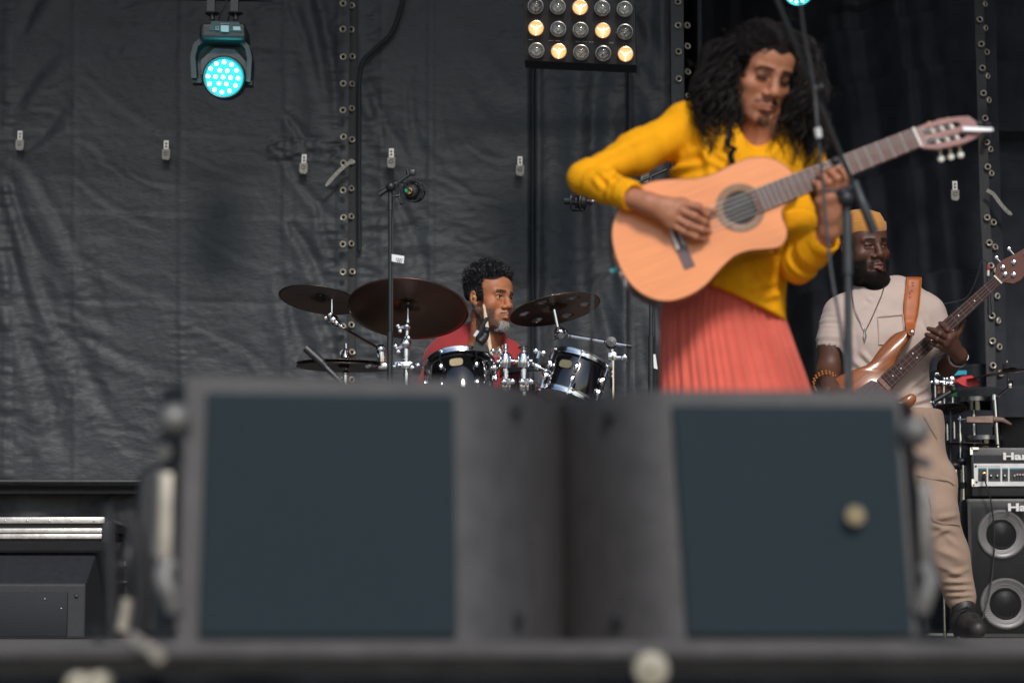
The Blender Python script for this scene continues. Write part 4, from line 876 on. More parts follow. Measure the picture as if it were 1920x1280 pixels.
b = MB(); ax_ = Vector((1, -.2, -.06)).normalized(); o = P(1084, 377, y); b.lathe([(0, -.052), (.014, -.05), (.0145, -.01), (.016, 0), (.024, .006), (.026, .018), (.02, .03), (.009, .034), (.008, .05), (0, .05)], o, ax_, 18); b.build('body', M_black, m2)
b = MB(); b.lathe([(.008, 0), (.009, .004), (.008, .008)], o+ax_*.05, ax_, 10); b.build('connector_ring', M_steel, m2)
# ---- singer's stand in front of the guitarist
y = 5.7; M_mst = mat('grey_black_stand', (.040, .046, .050), .42, .2, .15, 40)
t = thing('microphone_stand', 'blurred black boom stand in front of the guitarist', 'microphone stand', Vector((P(1590, 1190, y).x, y, 0)))
b = MB(); b.rod(P(1586, 392, y), P(1590, 520, y), .0085); b.build('upper_tube', M_mst, t)
b = MB(); b.rod(P(1588, 400, y), P(1590, 515, y), .0125); b.rod(P(1590, 515, y), Vector((P(1592, 1100, y).x, y, .05)), .0092); b.build('lower_tube', M_mst, t); b = MB(); b.lathe([(.012, 0), (.17, 0), (.17, .018), (.03, .03), (.012, .06)], (P(1592, 1100, y).x, y, .002), (0, 0, 1), 32); b.build('round_base', M_mst, t)
b = MB(); b.rod(P(1440, -40, y-.3), P(1602, 352, y), .0058); b.build('boom', M_mst, t)
b = MB(); b.tube([P(1602, 340, y), P(1616, 378, y), P(1616.5, 379, y), P(1639, 436, y+.02)], [.0105, .011, .0125, .0118], 12); b.build('counterweight', M_mst, t)
b = MB(); b.sphere(P(1586, 372, y-.01), .021, 14); b.rod(P(1586, 372, y), P(1587, 396, y), .012); b.rod(P(1600, 350, y), P(1570, 362, y-.02), .009); b.rod(P(1546, 357, y-.02), P(1578, 359, y-.02), .0045); b.sphere(P(1582, 360, y-.02), .010, 10); b.build('swivel', M_black, t); b = MB(); b.sphere(P(1566, 302, y), .012, 10); b.build('clutch_knob', M_black, t)
b = MB(); b.rod(P(1524, 166, y-.15), P(1538, 172, y-.15), .012); b.sphere(P(1539, 164, y-.16), .010, 10); b.build('clip', M_black, t)
b = MB(); b.tube(catmull([P(1496, -40, y-.35), P(1507, 60, y-.25), P(1526, 165, y-.16), P(1533, 240, y-.14), P(1540, 320, y-.1), P(1551, 440, y-.06), P(1560, 520, y-.04), P(1580, 640, y-.02), P(1588, 745, y), P(1590, 1000, y)], 8), .0038, 8); b.build('cable', mat('grey_cable', (.075, .078, .08), .6), t)
b = MB(); b.rod(P(1532.5, 240, y-.145), P(1535.5, 258, y-.14), .0078, 10); b.build('tape_wrap', mat('white_tape', (.75, .73, .72), .5), t)
b = MB(); b.rod(P(1440, -40, y-.3), P(1428, -70, y-.33), .014); b.sphere(P(1424, -80, y-.34), .026, 12); setp(b.build('microphone', M_black), 'vocal microphone at the upper end of the blurred boom, above the picture', 'microphone')
# ================================================================= bass rig
yc = 10.9; t = thing('bass_cabinet', 'black bass speaker cabinet with bright cones behind its grille', 'loudspeaker cabinet', P(1930, 1196, yc))
cx0, cx1 = P(1814, 1000, yc).x, P(2066, 1000, yc).x; cz = zpx(934, yc)
b = MB(); b.box(((cx0+cx1)/2, yc+.22, cz/2+.002), (cx1-cx0, .40, cz), bev=.012); b.build('cabinet', M_black, t)
M_cone = mat('aluminium_cone', (.66, .64, .65), .4, .4, .1, 30)
M_gr = bpy.data.materials.new('perforated_grille'); M_gr.use_nodes = True; nt_ = M_gr.node_tree; L_ = nt_.links.new; bs = nt_.nodes['Principled BSDF']; bs.inputs['Base Color'].default_value = (.012, .012, .014, 1); bs.inputs['Roughness'].default_value = .6; bs.inputs['Specular IOR Level'].default_value = .15
tc3 = nt_.nodes.new('ShaderNodeTexCoord'); sp = nt_.nodes.new('ShaderNodeSeparateXYZ'); L_(tc3.outputs['Object'], sp.inputs[0])
def mnode(op, a, b_=None):
    n = nt_.nodes.new('ShaderNodeMath'); n.operation = op
    for i, v in enumerate((a, b_)):
        if v is None: continue
        if isinstance(v, (int, float)): n.inputs[i].default_value = v
        else: L_(v, n.inputs[i])
    return n.outputs[0]
ps = .0086
row = mnode('FLOOR', mnode('DIVIDE', sp.outputs[2], ps*.866)); odd = mnode('MULTIPLY', mnode('MODULO', mnode('ABSOLUTE', row), 2.0), .5)
ux = mnode('SUBTRACT', mnode('FRACT', mnode('ADD', mnode('ADD', mnode('DIVIDE', sp.outputs[0], ps), 100.0), odd)), .5); uz = mnode('MULTIPLY', mnode('SUBTRACT', mnode('FRACT', mnode('DIVIDE', sp.outputs[2], ps*.866)), .5), .866)
dist = mnode('SQRT', mnode('ADD', mnode('MULTIPLY', ux, ux), mnode('MULTIPLY', uz, uz))); hole = mnode('LESS_THAN', dist, .38)
tr = nt_.nodes.new('ShaderNodeBsdfTransparent'); mxs = nt_.nodes.new('ShaderNodeMixShader'); L_(hole, mxs.inputs[0]); L_(bs.outputs[0], mxs.inputs[1]); L_(tr.outputs[0], mxs.inputs[2]); L_(mxs.outputs[0], nt_.nodes['Material Output'].inputs[0])
b = MB(); b.add([(cx0+.014, yc-.012, cz-.014), (cx1-.014, yc-.012, cz-.014), (cx1-.014, yc-.012, .02), (cx0+.014, yc-.012, .02)], [(0, 1, 2, 3)]); b.build('grille', M_gr, t, False)
b = MB(); b.box(((cx0+cx1)/2, yc-.006, .012), (cx1-cx0, .02, .016)); b.box((cx0+.007, yc-.006, cz/2), (.014, .02, cz-.03)); b.build('grille_frame', M_black, t, False)
for (px, py, rp) in ((1879, 1001, 46), (1887, 1131, 48), (2001, 1001, 46), (2004, 1131, 48)):
    o = P(px, py, yc); o.y = yc+.012; r = rp*S(yc); b = MB()
    b.lathe([(r*1.06, -.012), (r*1.06, -.010), (0, -.010)], o, (0, -1, 0), 40); dvr = b.build('driver', M_void, t)
    b = MB(); b.lathe([(r*1.0, .004), (r*.95, .010), (r*.90, .010), (r*.88, .005), (r*.82, .003), (r*.80, -.001), (r*.73, -.002), (r*.71, -.006), (r*.62, -.008)], o, (0, -1, 0), 44, caps=False); b.build('cone', M_cone, dvr)
    b = MB(); b.lathe([(r*.62, -.004), (r*.56, .003), (r*.50, -.002), (r*.30, .008), (0, .011)], o, (0, -1, 0), 36); b.build('dust_cap', M_black, dvr)
def text(body, px, py, y, hpx, wpx, m, parent, name='lettering', bold=.0):
    c = bpy.data.curves.new(name, 'FONT'); c.body = body; c.size = 1; c.extrude = .04; c.offset = bold
    o = bpy.data.objects.new('tmp', c); COL.objects.link(o); bpy.context.view_layer.update()
    me = bpy.data.meshes.new_from_object(o.evaluated_get(bpy.context.evaluated_depsgraph_get())); bpy.data.objects.remove(o)
    v = np.zeros(len(me.vertices)*3); me.vertices.foreach_get('co', v); v = v.reshape(-1, 3)
    x0_, y0_ = v[:, 0].min(), v[:, 1].min(); w_, h_ = v[:, 0].max()-x0_, v[:, 1].max()-y0_; p = P(px, py, y); s = S(y)
    nv = np.stack([p.x+(v[:, 0]-x0_)/w_*wpx*s, np.full(len(v), p.y)-(v[:, 2])*.08, p.z+(v[:, 1]-y0_)/h_*hpx*s], 1)-np.array(OFF.get(parent, Vector()))
    me.vertices.foreach_set('co', nv.astype(np.float32).ravel()); me.update(); return link(name, me, m, parent)
M_letter = mat('silver_lettering', (.72, .70, .70), .35, .3, .05)
text('Hartke', 1890, 958, yc-.02, 15, 88, M_letter, t, bold=.035)
ya = 10.95; t = thing('bass_amplifier', 'black bass amplifier head with silver control panel on the cabinet', 'amplifier', P(1930, 914, ya))
ax0, ax1 = P(1821, 900, ya).x, P(2060, 900, ya).x; az0, az1 = cz+.010, zpx(838, ya)
b = MB(); b.box(((ax0+ax1)/2, ya+.17, (az0+az1)/2), (ax1-ax0, .34, az1-az0), bev=.010); b.build('case', M_black, t)
b = MB(); b.box(((ax0+ax1)/2, ya-.003, (az0+az1)/2+.045), (ax1-ax0-.03, .008, .062)); b.build('front_cloth', mat('amp_cloth', (.028, .028, .033), .8, 0, .3, 300, .4, 500), t, False)
pz0, pz1 = zpx(911, ya), zpx(869, ya); b = MB(); b.box(((ax0+ax1)/2, ya-.006, (pz0+pz1)/2), (ax1-ax0-.022, .012, pz1-pz0)); pn = b.build('control_panel', mat('brushed_silver', (.60, .60, .61), .38, .6, .1, 20), t, False)
M_field = mat('panel_field', (.03, .032, .038), .5); M_bluep = mat('panel_blue', (.05, .20, .30), .5)
def amp_rect(x0_, y0_, x1_, y1_, m, name, d=-.0135, par=None):
    b = MB(); q = [P(x0_, y0_, ya+d), P(x1_, y0_, ya+d), P(x1_, y1_, ya+d), P(x0_, y1_, ya+d)]; b.hexa(q+[p+Vector((0, .003, 0)) for p in q]); return b.build(name, m, par or pn, False)
amp_rect(1834, 878, 1850, 902, M_field, 'field'); amp_rect(1853, 878, 1876, 902, M_field, 'field'); amp_rect(1879, 878, 1890, 902, M_field, 'field'); amp_rect(1893, 878, 1962, 902, M_field, 'field')
for a in ((1834, 1850), (1853, 1876), (1879, 1890), (1893, 1962)): amp_rect(a[0], 877, a[1], 879.5, M_bluep, 'field_header', -.0145)
b = MB()
for i in range(9): q = [P(1834+i*4.6, 873, ya-.0135), P(1837+i*4.6, 873, ya-.0135), P(1837+i*4.6, 875, ya-.0135), P(1834+i*4.6, 875, ya-.0135)]; b.hexa(q+[p+Vector((0, .002, 0)) for p in q])
b.build('panel_print', mat('gold_print', (.40, .34, .26), .6), pn, False)
for (kx, ky) in ((1858, 891), (1870, 891), (1884, 891)):
    b = MB(); b.lathe([(.0075, 0), (.0065, .012), (0, .013)], P(kx, ky, ya-.015), (0, -1, 0), 14); k_ = b.build('knob', M_black, pn)
    b = MB(); b.lathe([(.0045, 0), (.004, .002), (0, .002)], P(kx, ky, ya-.0285), (0, -1, 0), 10); b.build('knob_cap', M_steel, k_)
for i in range(11):
    b = MB(); b.box(P(1902+i*5.2, 891, ya-.016), (.0035, .006, .040)); b.build('slider_slot', M_ink, pn, False)
    b = MB(); b.box(P(1902+i*5.2, 889+random.uniform(-2, 2.5), ya-.02), (.0075, .01, .008)); b.build('slider', mat('slider_cap', (.5, .42, .38), .5) if i == 0 else bpy.data.materials['slider_cap'], pn, False)
b = MB(); b.lathe([(.0085, 0), (.0085, .006), (.0045, .007), (.0045, .002)], P(1845.5, 888.5, ya-.014), (0, -1, 0), 16); b.build('jack_socket', M_gold, pn)
for (sx_, sy_) in ((1829.5, 874), (1831, 903.5)):
    b = MB(); b.sphere(P(sx_, sy_, ya-.012), .0055, 8, (1, .5, 1)); b.build('screw', M_black, pn)
for (x_, y_, sg) in ((1821, 839, 1), (1824, 911, -1)):
    b = MB(); b.box(P(x_, y_+sg*6.5, ya-.004), (.011, .012, .032)); b.box(P(x_+6.5, y_+sg*1.5, ya-.004), (.034, .012, .010)); b.build('corner', M_chrome, t, False)
text('Hartke', 1881, 862, ya-.01, 14, 86, M_letter, t, bold=.035)
b = MB(); b.rod(P(1845.5, 889, ya-.03), P(1846, 899, ya-.06), .006); b.tube(catmull([P(1846, 895, ya-.06), P(1850, 912, ya-.09), P(1858, 940, ya-.08), P(1864, 1000, ya-.06), P(1862, 1060, ya-.06), P(1855, 1110, ya-.08), P(1842, 1160, ya-.12), P(1836, 1190, ya-.15), P(1800, 1194, ya-.4)], 8), .0036, 8)
setp(b.build('amp_cable', M_rubber), 'thin black cable plugged into the bass amplifier, hanging over the cabinet', 'cable')
# ---- second drum set behind the bassist
y = 11.3
def vrod(px, y0, y1, r, yy=None, m=M_chrome): b = MB(); b.rod(P(px, y0, yy or y), P(px+(y1-y0)*.02, y1, yy or y), r); return b
t = thing('percussion_rack', 'chrome percussion rack with coloured blocks behind the bassist', 'percussion', Vector((P(1770, 1190, y).x, y, 0)))
for (px, a, c, r) in ((1753, 708, 760, .006), (1769, 686, 764, .007), (1785, 692, 768, .007), (1764, 790, 1195, .009), (1800, 780, 826, .007), (1789, 790, 822, .006), (1776, 795, 825, .006)):
    vrod(px, a, c, r).build('rod', M_chrome, t)
b = MB(); b.rod(P(1748, 717, y-.02), P(1792, 715, y-.02), .008); b.build('cross_bar', M_chrome, t)
for (px, py) in ((1769, 701), (1785, 711), (1756, 717), (1760, 754), (1784, 720)):
    b = MB(); b.box(P(px, py, y-.02), (.03, .03, .022), bev=.005); wing(b, P(px-4, py, y-.03), (-1, -.3, 0)); b.build('clamp', M_chrome, t)
b = MB(); b.rod(P(1752, 752, y-.06), P(1788, 731, y-.06), .012); b.sphere(P(1788, 730, y-.07), .016, 10); b.build('black_arm', M_black, t)
def block(name, lab, poly, col, y_, th=.05):
    b = MB(); q = [P(a, c, y_) for a, c in poly]; k = len(q); b.add(q+[p+Vector((.005, th, .004)) for p in q], [tuple(range(k)), tuple(range(k, 2*k))[::-1]]+[(i, k+i, k+(i+1) % k, (i+1) % k) for i in range(k)])
    o = b.build(name, mat(name+'_'+lab.split()[0], col, .35, 0, .08), None, False); m_ = o.modifiers.new('e', 'BEVEL'); m_.width = .003; return setp(o, lab, 'percussion block')
block('jam_block', 'bright blue plastic percussion block on the chrome rack', [(1782, 697), (1787, 694), (1813, 694), (1813, 703), (1806, 703), (1784, 705)], (.01, .30, .42), y-.04)
block('jam_block', 'red plastic percussion block tilted next to the dark cymbal', [(1789, 713), (1805, 705), (1822, 703), (1838, 717), (1836, 723), (1815, 727), (1803, 722)], (.55, .02, .03), y-.1)
block('jam_block', 'green plastic percussion block low on the chrome rack', [(1774, 737), (1786, 734), (1795, 734), (1795, 743), (1774, 744)], (.01, .33, .09), y-.02)
block('jam_block', 'amber percussion block partly hidden by the chrome rods', [(1757, 724), (1790, 723), (1789, 736), (1757, 738)], (.35, .10, .01), y+.02)
t = thing('cymbal_stand', 'dark cymbal on a straight chrome stand at the right edge of the picture', 'cymbal', Vector((P(1870, 1190, y).x, y, 0)), 'cymbals behind the bassist')
cymbal(t, 1893, 698, y-.1, 82*S(y), R(-5.2), R(-8.5), M_dbronze, bell=.2)
b = MB(); b.rod(P(1888, 676, y-.1), P(1892, 722, y-.1), .0045); b.box(P(1894, 721, y-.1), (.024, .024, .036), bev=.005); b.rod(P(1893, 726, y-.1), P(1872, 743, y-.06), .007); b.build('tilter', M_chrome, t)
b = MB(); b.lathe([(.02, 0), (.02, .024), (.014, .026)], P(1888, 692, y-.1), (0, 0, 1), 14); b.build('felt_washer', M_felt, t)
b = MB(); b.rod(P(1865, 745, y-.05), P(1871, 836, y-.05), .0125); b.rod(P(1864, 740, y-.05), P(1864, 750, y-.05), .018); b.rod(P(1871, 836, y-.05), Vector((P(1875, 1190, y).x, y-.05, .01)), .014); b.build('tube', M_chrome, t)
t = thing('hi_hat', 'dark hi-hat just above the bass amplifier', 'cymbal', Vector((P(1803, 1190, y).x, y-.15, 0)), 'cymbals behind the bassist')
cymbal(t, 1818, 832, y-.15, 56*S(y), R(-2.5), R(2), M_dbronze, bell=.3); b = MB(); b.rod(P(1800, 800, y-.15), P(1806, 1185, y-.15), .006); b.rod(P(1800, 812, y-.15), P(1801, 826, y-.15), .012); b.build('stand', M_chrome, t)
t = thing('cymbal_stand', 'small black cymbal close to the bassist hip', 'cymbal', Vector((P(1785, 1190, y).x, y-.2, 0)), 'cymbals behind the bassist')
o_, n_, q_ = cymbal(t, 1782, 766, y-.2, 30*S(y), R(16), R(0), M_black, bell=.3); b = MB(); b.rod(P(1782, 770, y-.2), P(1783, 1185, y-.15), .007); b.build('stand', M_blackmetal, t)
def low_drum(lab, px0, px1, py, hpx, yy):
    o = (P(px0, py, yy)+P(px1, py, yy))/2; r = (px1-px0)*S(yy)/2; t = thing('tom_drum', lab, 'drum', o, 'dark drums behind the bassist')
    b = MB(); b.lathe([(r, 0), (r*1.03, .0), (r*1.03, -.02), (r, -.022)], o, (0, -.02, 1), 36); b.build('hoop', M_steel, t)
    b = MB(); b.lathe([(r*.97, -.02), (r*.97, -hpx*S(yy))], o, (0, -.02, 1), 36); b.build('shell', M_gloss, t)
    b = MB(); b.lathe([(r, -.002), (0, -.002)], o, (0, -.02, 1), 30); b.build('drum_head', M_black, t)
    b = MB(); b.rod(o+Vector((0, .05, -hpx*S(yy))), Vector((o.x, o.y+.05, .01)), .012); b.build('stand', M_chrome, t)
low_drum('dark upper drum with a grey hoop right of the coloured blocks', 1796, 1862, 745, 26, y+.15); low_drum('dark lower drum with grey hoop above the bass amplifier', 1812, 1880, 817, 22, y+.1)
t = thing('wooden_block', 'worn brown wooden block lying among the chrome stands', 'percussion', P(1838, 786, y-.1))
b = MB(); q = [P(1813, 781, y-.1), P(1862, 779, y-.1), P(1862, 792, y-.1), P(1813, 791, y-.1)]; b.hexa(q+[p+Vector((0, .07, 0)) for p in q]); b.build('block', mat('worn_wood', (.26, .17, .14), .7, 0, .35, 30, .3, 80), t, False)
b = MB(); b.tube([P(1862, 785, y-.08), P(1880, 787, y-.08), P(1895, 795, y-.05)], [.013, .011, .006], 8); b.build('handle', bpy.data.materials['worn_wood'], t)
b = MB(); b.rod(P(1813, 786, y-.08), P(1796, 786, y-.06), .006); b.build('mount', M_chrome, t)
t = thing('equipment_stand', 'short chrome stands standing on the dark floor left of the bass amplifier', 'stand', Vector((P(1795, 1190, y).x, 11.1, 0)))
for (px, a, c, r) in ((1792, 880, 1195, .010), (1806, 872, 1195, .0125)):
    b = vrod(px, a, c, r, 11.1); b.build('tube', M_chrome, t); b = MB(); b.sphere(P(px-2, a-8, 11.1), .02, 10, (1.3, 1, .8)); b.build('black_clamp', M_black, t)
b = MB(); b.lathe([(.018, 0), (.018, .03)], P(1807, 916, 11.1), (0, 0, 1), 12); b.build('collar', M_black, t)
b = MB(); b.box(P(1925, 815, 11.45), (.3, .2, .16), bev=.04); setp(b.build('equipment_bag', M_void), 'black bag behind the cymbal stand at the right edge', 'bag')
# hanging jack plug and its thin cable
t = thing('jack_plug', 'black jack plug with red collar hanging on a thin cable before the eyelet strip', 'cable', P(1853, 520, 11.6))
yj = 11.5
b = MB(); b.rod(P(1852, 497, yj), P(1853, 507, yj), .0065); b.build('red_collar', mat('red_plastic', (.45, .03, .05), .4), t)
b = MB(); b.rod(P(1853, 507, yj), P(1853, 517, yj), .006); b.build('white_collar', M_white, t)
b = MB(); b.rod(P(1853, 517, yj), P(1855, 575, yj), .0085); b.rod(P(1855, 575, yj), P(1856, 590, yj), .011); b.build('body', M_black, t)
b = MB(); b.tube(catmull([P(1852, 497, yj), P(1848, 489, yj), P(1840, 491, yj), P(1832, 520, yj), P(1815, 555, yj), P(1795, 565, yj), P(1765, 570, yj)], 8), .003, 6); b.build('cable', M_rubber, t)
# ================================================================= people
def rotm(yaw, pitch, roll):
    return Matrix.Rotation(R(yaw), 3, 'Z') @ Matrix.Rotation(R(pitch), 3, 'X') @ Matrix.Rotation(R(roll), 3, 'Y')
SKIN = {}
def skin(name, rough=.46, sss=.12):
    return mat(name, (1, 1, 1), rough+.10, 0, .10, 40, .16, 420, spec=.38, attr=True, sss=sss)
def head(eye_mid, yaw, pitch, roll, sc, neck_pts, neck_r, skin_c, lip_c, dark_c, lid=.2, brow=1.0, nose_w=1.0, jaw_w=1.0, full=0.0, beard=None, beard_c=None, mouth_open=0.0, hairline=None, scalp=None, lips=1.0, socket=.38, h=.0022, ears=True):
    Rm = rotm(yaw, pitch, roll); H = Vector(eye_mid) - Rm @ (Vector((0, -.092, 0))*sc)
    T = lambda x, y, z: np.array(H + Rm @ (Vector((x, y, z))*sc))
    Rn = np.array(Rm)
    pts = [Vector(p) for p in neck_pts]; lo = np.minimum(T(0, 0, 0)-.15, np.min([np.array(p) for p in pts], 0)-.09); hi = np.maximum(T(0, 0, 0)+.15, np.max([np.array(p) for p in pts], 0)+.09)
    s = SDF(lo, hi, h); k = lambda v: v*sc
    def E(c, r, kk=.012, mode='+', rot=None):
        s.ell(T(*c), [q*sc for q in r], Rn if rot is None else Rn @ np.array(rot), k(kk), mode)
    def C(a, b, ra, rb, kk=.010, mode='+'): s.cone(T(*a), T(*b), ra*sc, rb*sc, k(kk), mode)
    E((0, .012, .035), (.074, .094, .081), 0)
    E((0, -.042, .036), (.064, .046, .050), .03)
    E((0, -.040, -.030), (.060*(1+.06*full), .050, .066), .025)
    for sg in (-1, 1):
        C((sg*.057*jaw_w, .002, -.045), (sg*.026*jaw_w, -.066, -.100), .018+.004*full, .016+.004*full, .022)
        E((sg*.044, -.060, -.030), (.021+.004*full, .020, .018), .018)
        E((sg*.043*jaw_w, -.046, -.064), (.018+.008*full, .024, .026), .02)
    E((0, -.046, -.080), (.042*jaw_w, .042, .034), .02)
    C((-.011, -.080, -.106), (.011, -.080, -.106), .0165, .0165, .014)
    if full: E((0, -.02, -.098), (.05, .05, .026), .03)
    for sg in (-1, 1):
        C((sg*.010, -.0895, .0165), (sg*.043, -.0745, .0185), .0095*brow, .0075, .012)
        E((sg*.0315, -.101, -.003), (.019, .016, .0125), .010, '-')
        # lids over the eyeball
        ey = (sg*.0315, -.0745, -.001)
        E(ey, (.0142, .0140, .0138), .003)
        zc = .0062 - .0125*lid
        if lid < .9:
            E((sg*.0315, -.0905, (zc-.0062)/2-.0005), (.0118, .0085, max(.0012, (zc+.0062)/2)), .0018, '-')
        C((sg*.018, -.0868, .0066-.003*lid), (sg*.043, -.0815, .0058-.003*lid), .0034, .0032, .004)
        C((sg*.019, -.0850, -.0105), (sg*.041, -.0810, -.0100), .0034, .0030, .006)
    C((0, -.0900, .008), (0, -.1075, -.030), .0085*(.6+.4*nose_w), .0112*(.6+.4*nose_w), .012)
    E((0, -.1095, -.0355), (.0114*nose_w, .0108, .0096), .010)
    for sg in (-1, 1):
        E((sg*.0140*nose_w, -.0990, -.0405), (.0080*nose_w, .0105, .0078), .007)
        E((sg*.0070*nose_w, -.1065, -.0482), (.0042*nose_w, .0052, .0042), .003, '-')
    C((0, -.098, -.050), (0, -.0985, -.060), .006, .006, .008)
    E((0, -.0765, -.070), (.032, .027, .024), .014)
    mo = mouth_open
    for sg in (-1, 1):
        C((0, -.1030, -.0665), (sg*.0205, -.0900, -.0748), .0056*lips, .0026, .004)
        C((0, -.1022, -.0778-mo*.004), (sg*.0190, -.0895, -.0762), .0066*lips, .0028, .004)
        C((0, -.1100, -.0718-mo*.002), (sg*.0215, -.0950, -.0754), .0018+mo*.0026, .0010, .002, '-')
    E((0, -.094, -.0900), (.017, .007, .005), .008, '-')
    if ears:
        for sg in (-1, 1):
            rt_ = Matrix.Rotation(R(14*sg), 3, 'Z') @ Matrix.Rotation(R(-8), 3, 'X')
            E((sg*.0775, .010, -.010), (.0085, .0195, .0310), .006, '+', rt_)
            E((sg*.0865, .004, -.006), (.0080, .0110, .0180), .004, '-', rt_)
            E((sg*.0760, -.004, -.034), (.0080, .0090, .0100), .006)
            C((sg*.0800, -.0080, -.012), (sg*.0800, -.0060, -.020), .0050, .0045, .005)
    # beard volume
    if beard:
        for (c, r) in beard: E(c, r, .014)
    nb = [T(0, .020, -.070)]+[np.array(p) for p in pts]; rr = [.052*sc]+list(neck_r)
    s.chain(nb, rr, k(.02))
    V, F = s.mesh(); V = relax(V, F, 1, .4)
    L = (V-np.array(H)) @ Rn / sc
    x, y, z = L[:, 0], L[:, 1], L[:, 2]; ax_ = np.abs(x); n = len(V)
    col = np.tile(np.array(skin_c), (n, 1))
    nz = vnoise3(L, 90, 3)
    warm = np.exp(-((ax_-.045)**2+(z+.028)**2)/.0006)*(y < -.03)+np.exp(-(ax_**2+(z+.038)**2)/.0003)*(y < -.09)
    col *= (1+.10*warm[:, None]*np.array([1.0, .55, .45])); col *= (1+.05*nz[:, None])
    gl = np.ones(n)
    def blend(m, c, a=1.0, hairy=False):
        nonlocal col
        m = np.clip(m*a, 0, 1)[:, None]; col = col*(1-m)+np.array(c)*m
        if hairy: gl[:] = np.minimum(gl, 1-.9*m[:, 0])
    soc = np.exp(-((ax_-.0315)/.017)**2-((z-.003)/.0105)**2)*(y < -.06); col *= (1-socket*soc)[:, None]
    lipm = smoothstep(1.15, .75, np.sqrt((x/.0225)**2+((z+.0718+.0012*mo)/(.0078*lips+.003*mo))**2))*(y < -.082)
    blend(lipm, lip_c, .85)
    bx = ax_-.030; bz = z-(.0195-.10*np.clip(bx, 0, 1)*np.where(bx > 0, 1, .0)+.05*bx*(bx < 0))
    brm = smoothstep(.0062*brow, .0032*brow, np.abs(bz-.001))*smoothstep(.009, .013, ax_)*smoothstep(.051, .045, ax_)*(y < -.05)
    blend(brm*(.9+.3*nz), dark_c, .95, True)
    lash = smoothstep(.0030, .0008, np.abs(z-(.0066-.0125*lid-.0002)-.2*0*(ax_)))*smoothstep(.0145, .0115, np.abs(ax_-.0315))*(y < -.075)
    blend(lash, dark_c, .9, True)
    if beard_c is not None:
        for fn, c, a in beard_c: blend(fn(x, y, z, ax_, nz), c, a, True)
    if scalp is not None:
        blend(scalp(x, y, z, ax_, nz), dark_c, 1.0, True)
    inmouth = smoothstep(.004, .001, np.abs(z+.0718))*(ax_ < .019)*(y > -.0990)*(y < -.07)
    blend(inmouth, (.02, .006, .006), .9)
    return V, F, np.concatenate([col, gl[:, None]], 1), H, Rm, T
def fuzz(name, root, V, F, H, Rm, sc, mask, n, L0, L1, down, mats, pick=None, r0=.0009, side=.2, fwd=0.0):
    L = (V-np.array(H)) @ np.array(Rm)/sc; Nn = vnormals(V, F); cand = np.where(mask(L[:, 0], L[:, 1], L[:, 2], np.abs(L[:, 0]), np.zeros(len(L))) > .55)[0]
    b = MB()
    if len(cand):
        for i in RNG.choice(cand, n):
            b.m = pick(L[i]) if pick else 0; p = Vector(V[i]); nn = (Vector(Nn[i])*(.45+fwd)+(Rm @ Vector((RNG.normal(0, side), 0, -down)))+Vector(RNG.normal(0, .15, 3))).normalized(); l = random.uniform(L0, L1)
            p = p-Vector(Nn[i])*.001; b.tube([p, p+nn*l*.5, p+nn*l+Vector((0, 0, -.15*l))], [r0, r0*.9, r0*.25], 3, caps=False)
    return b.build(name, mats, root)
def eyeballs(root, H, Rm, sc, gaze, iris_c):
    for sg in (-1, 1):
        c = H + Rm @ (Vector((sg*.0315, -.0745, -.001))*sc); g = (Rm @ Vector(gaze)).normalized()
        b = MB(); r = .0130*sc
        b.sphere(c, r, 20); b.m = 1
        b.lathe([(.0058*sc, r*.905), (.0058*sc, r*.93), (.0024*sc, r*1.012)], c, g, 18); b.m = 2; b.lathe([(.0026*sc, r*1.0), (.0026*sc, r*1.012), (0, r*1.018)], c, g, 12)
        b.build('eye', [M_eyew, iris_c, M_pupil], root)
M_eyew = mat('eye_white', (.55, .50, .47), .2, 0, .05); M_iris = mat('brown_iris', (.05, .022, .012), .2); M_pupil = mat('pupil', (.004, .004, .004), .1)
def hand(joints, wrist, elbow, rw, h=.0019, pad=None, palm_r=.014):
    """joints: five lists of (point, radius) from knuckle to tip, thumb first; one continuous surface with the wrist and forearm"""
    allp = [np.array(p) for f in joints for p, r in f]+[np.array(wrist), np.array(elbow)]
    s = SDF(np.min(allp, 0)-.06, np.max(allp, 0)+.06, h); w_ = np.array(wrist)
    kn = [np.array(f[0][0]) for f in joints]
    s.cone(np.array(elbow), w_, rw[1], rw[0], .01)
    for i, f in enumerate(joints):
        if i == 0: s.cone(w_+(kn[0]-w_)*.15, kn[0], rw[0]*.62, f[0][1]*1.15, .014)
        else: s.cone(w_+(kn[i]-w_)*.1, kn[i], rw[0]*.66, palm_r, .016)
    for i in range(1, 4): s.cone(kn[i], kn[i+1], palm_r*.9, palm_r*.9, .012)
    s.cone(kn[0], kn[1]*.55+w_*.45, joints[0][0][1]*.9, palm_r*.8, .012)
    if pad is not None: s.ell(np.array(pad[0]), pad[1], None, .012)
    D0 = s.D.copy()
    for f in joints:
        q = SDF(s.lo, s.lo+s.h*(s.n-1), s.h); q.D[:] = 1.0
        q.n = s.n; q.ax = s.ax; q.D = np.full(s.n, 1.0, np.float32)
        for j in range(len(f)-1): q.cone(f[j][0], f[j+1][0], f[j][1], f[j+1][1], .003)
        for j in range(1, len(f)-1): q.ell(f[j][0], [f[j][1]*1.07]*3, None, .004)
        d0 = np.array(f[0][0]); X, Y, Z = np.meshgrid(s.ax[0], s.ax[1], s.ax[2], indexing='ij', sparse=True)
        near = np.exp(-((X-d0[0])**2+(Y-d0[1])**2+(Z-d0[2])**2)/.016**2)
        kk = .001+.011*near; hh = np.maximum(kk-np.abs(s.D-q.D), 0)/kk; s.D = (np.minimum(s.D, q.D)-hh*hh*kk*.25).astype(np.float32)
    V, F = s.mesh(); return relax(V, F, 1, .4), F
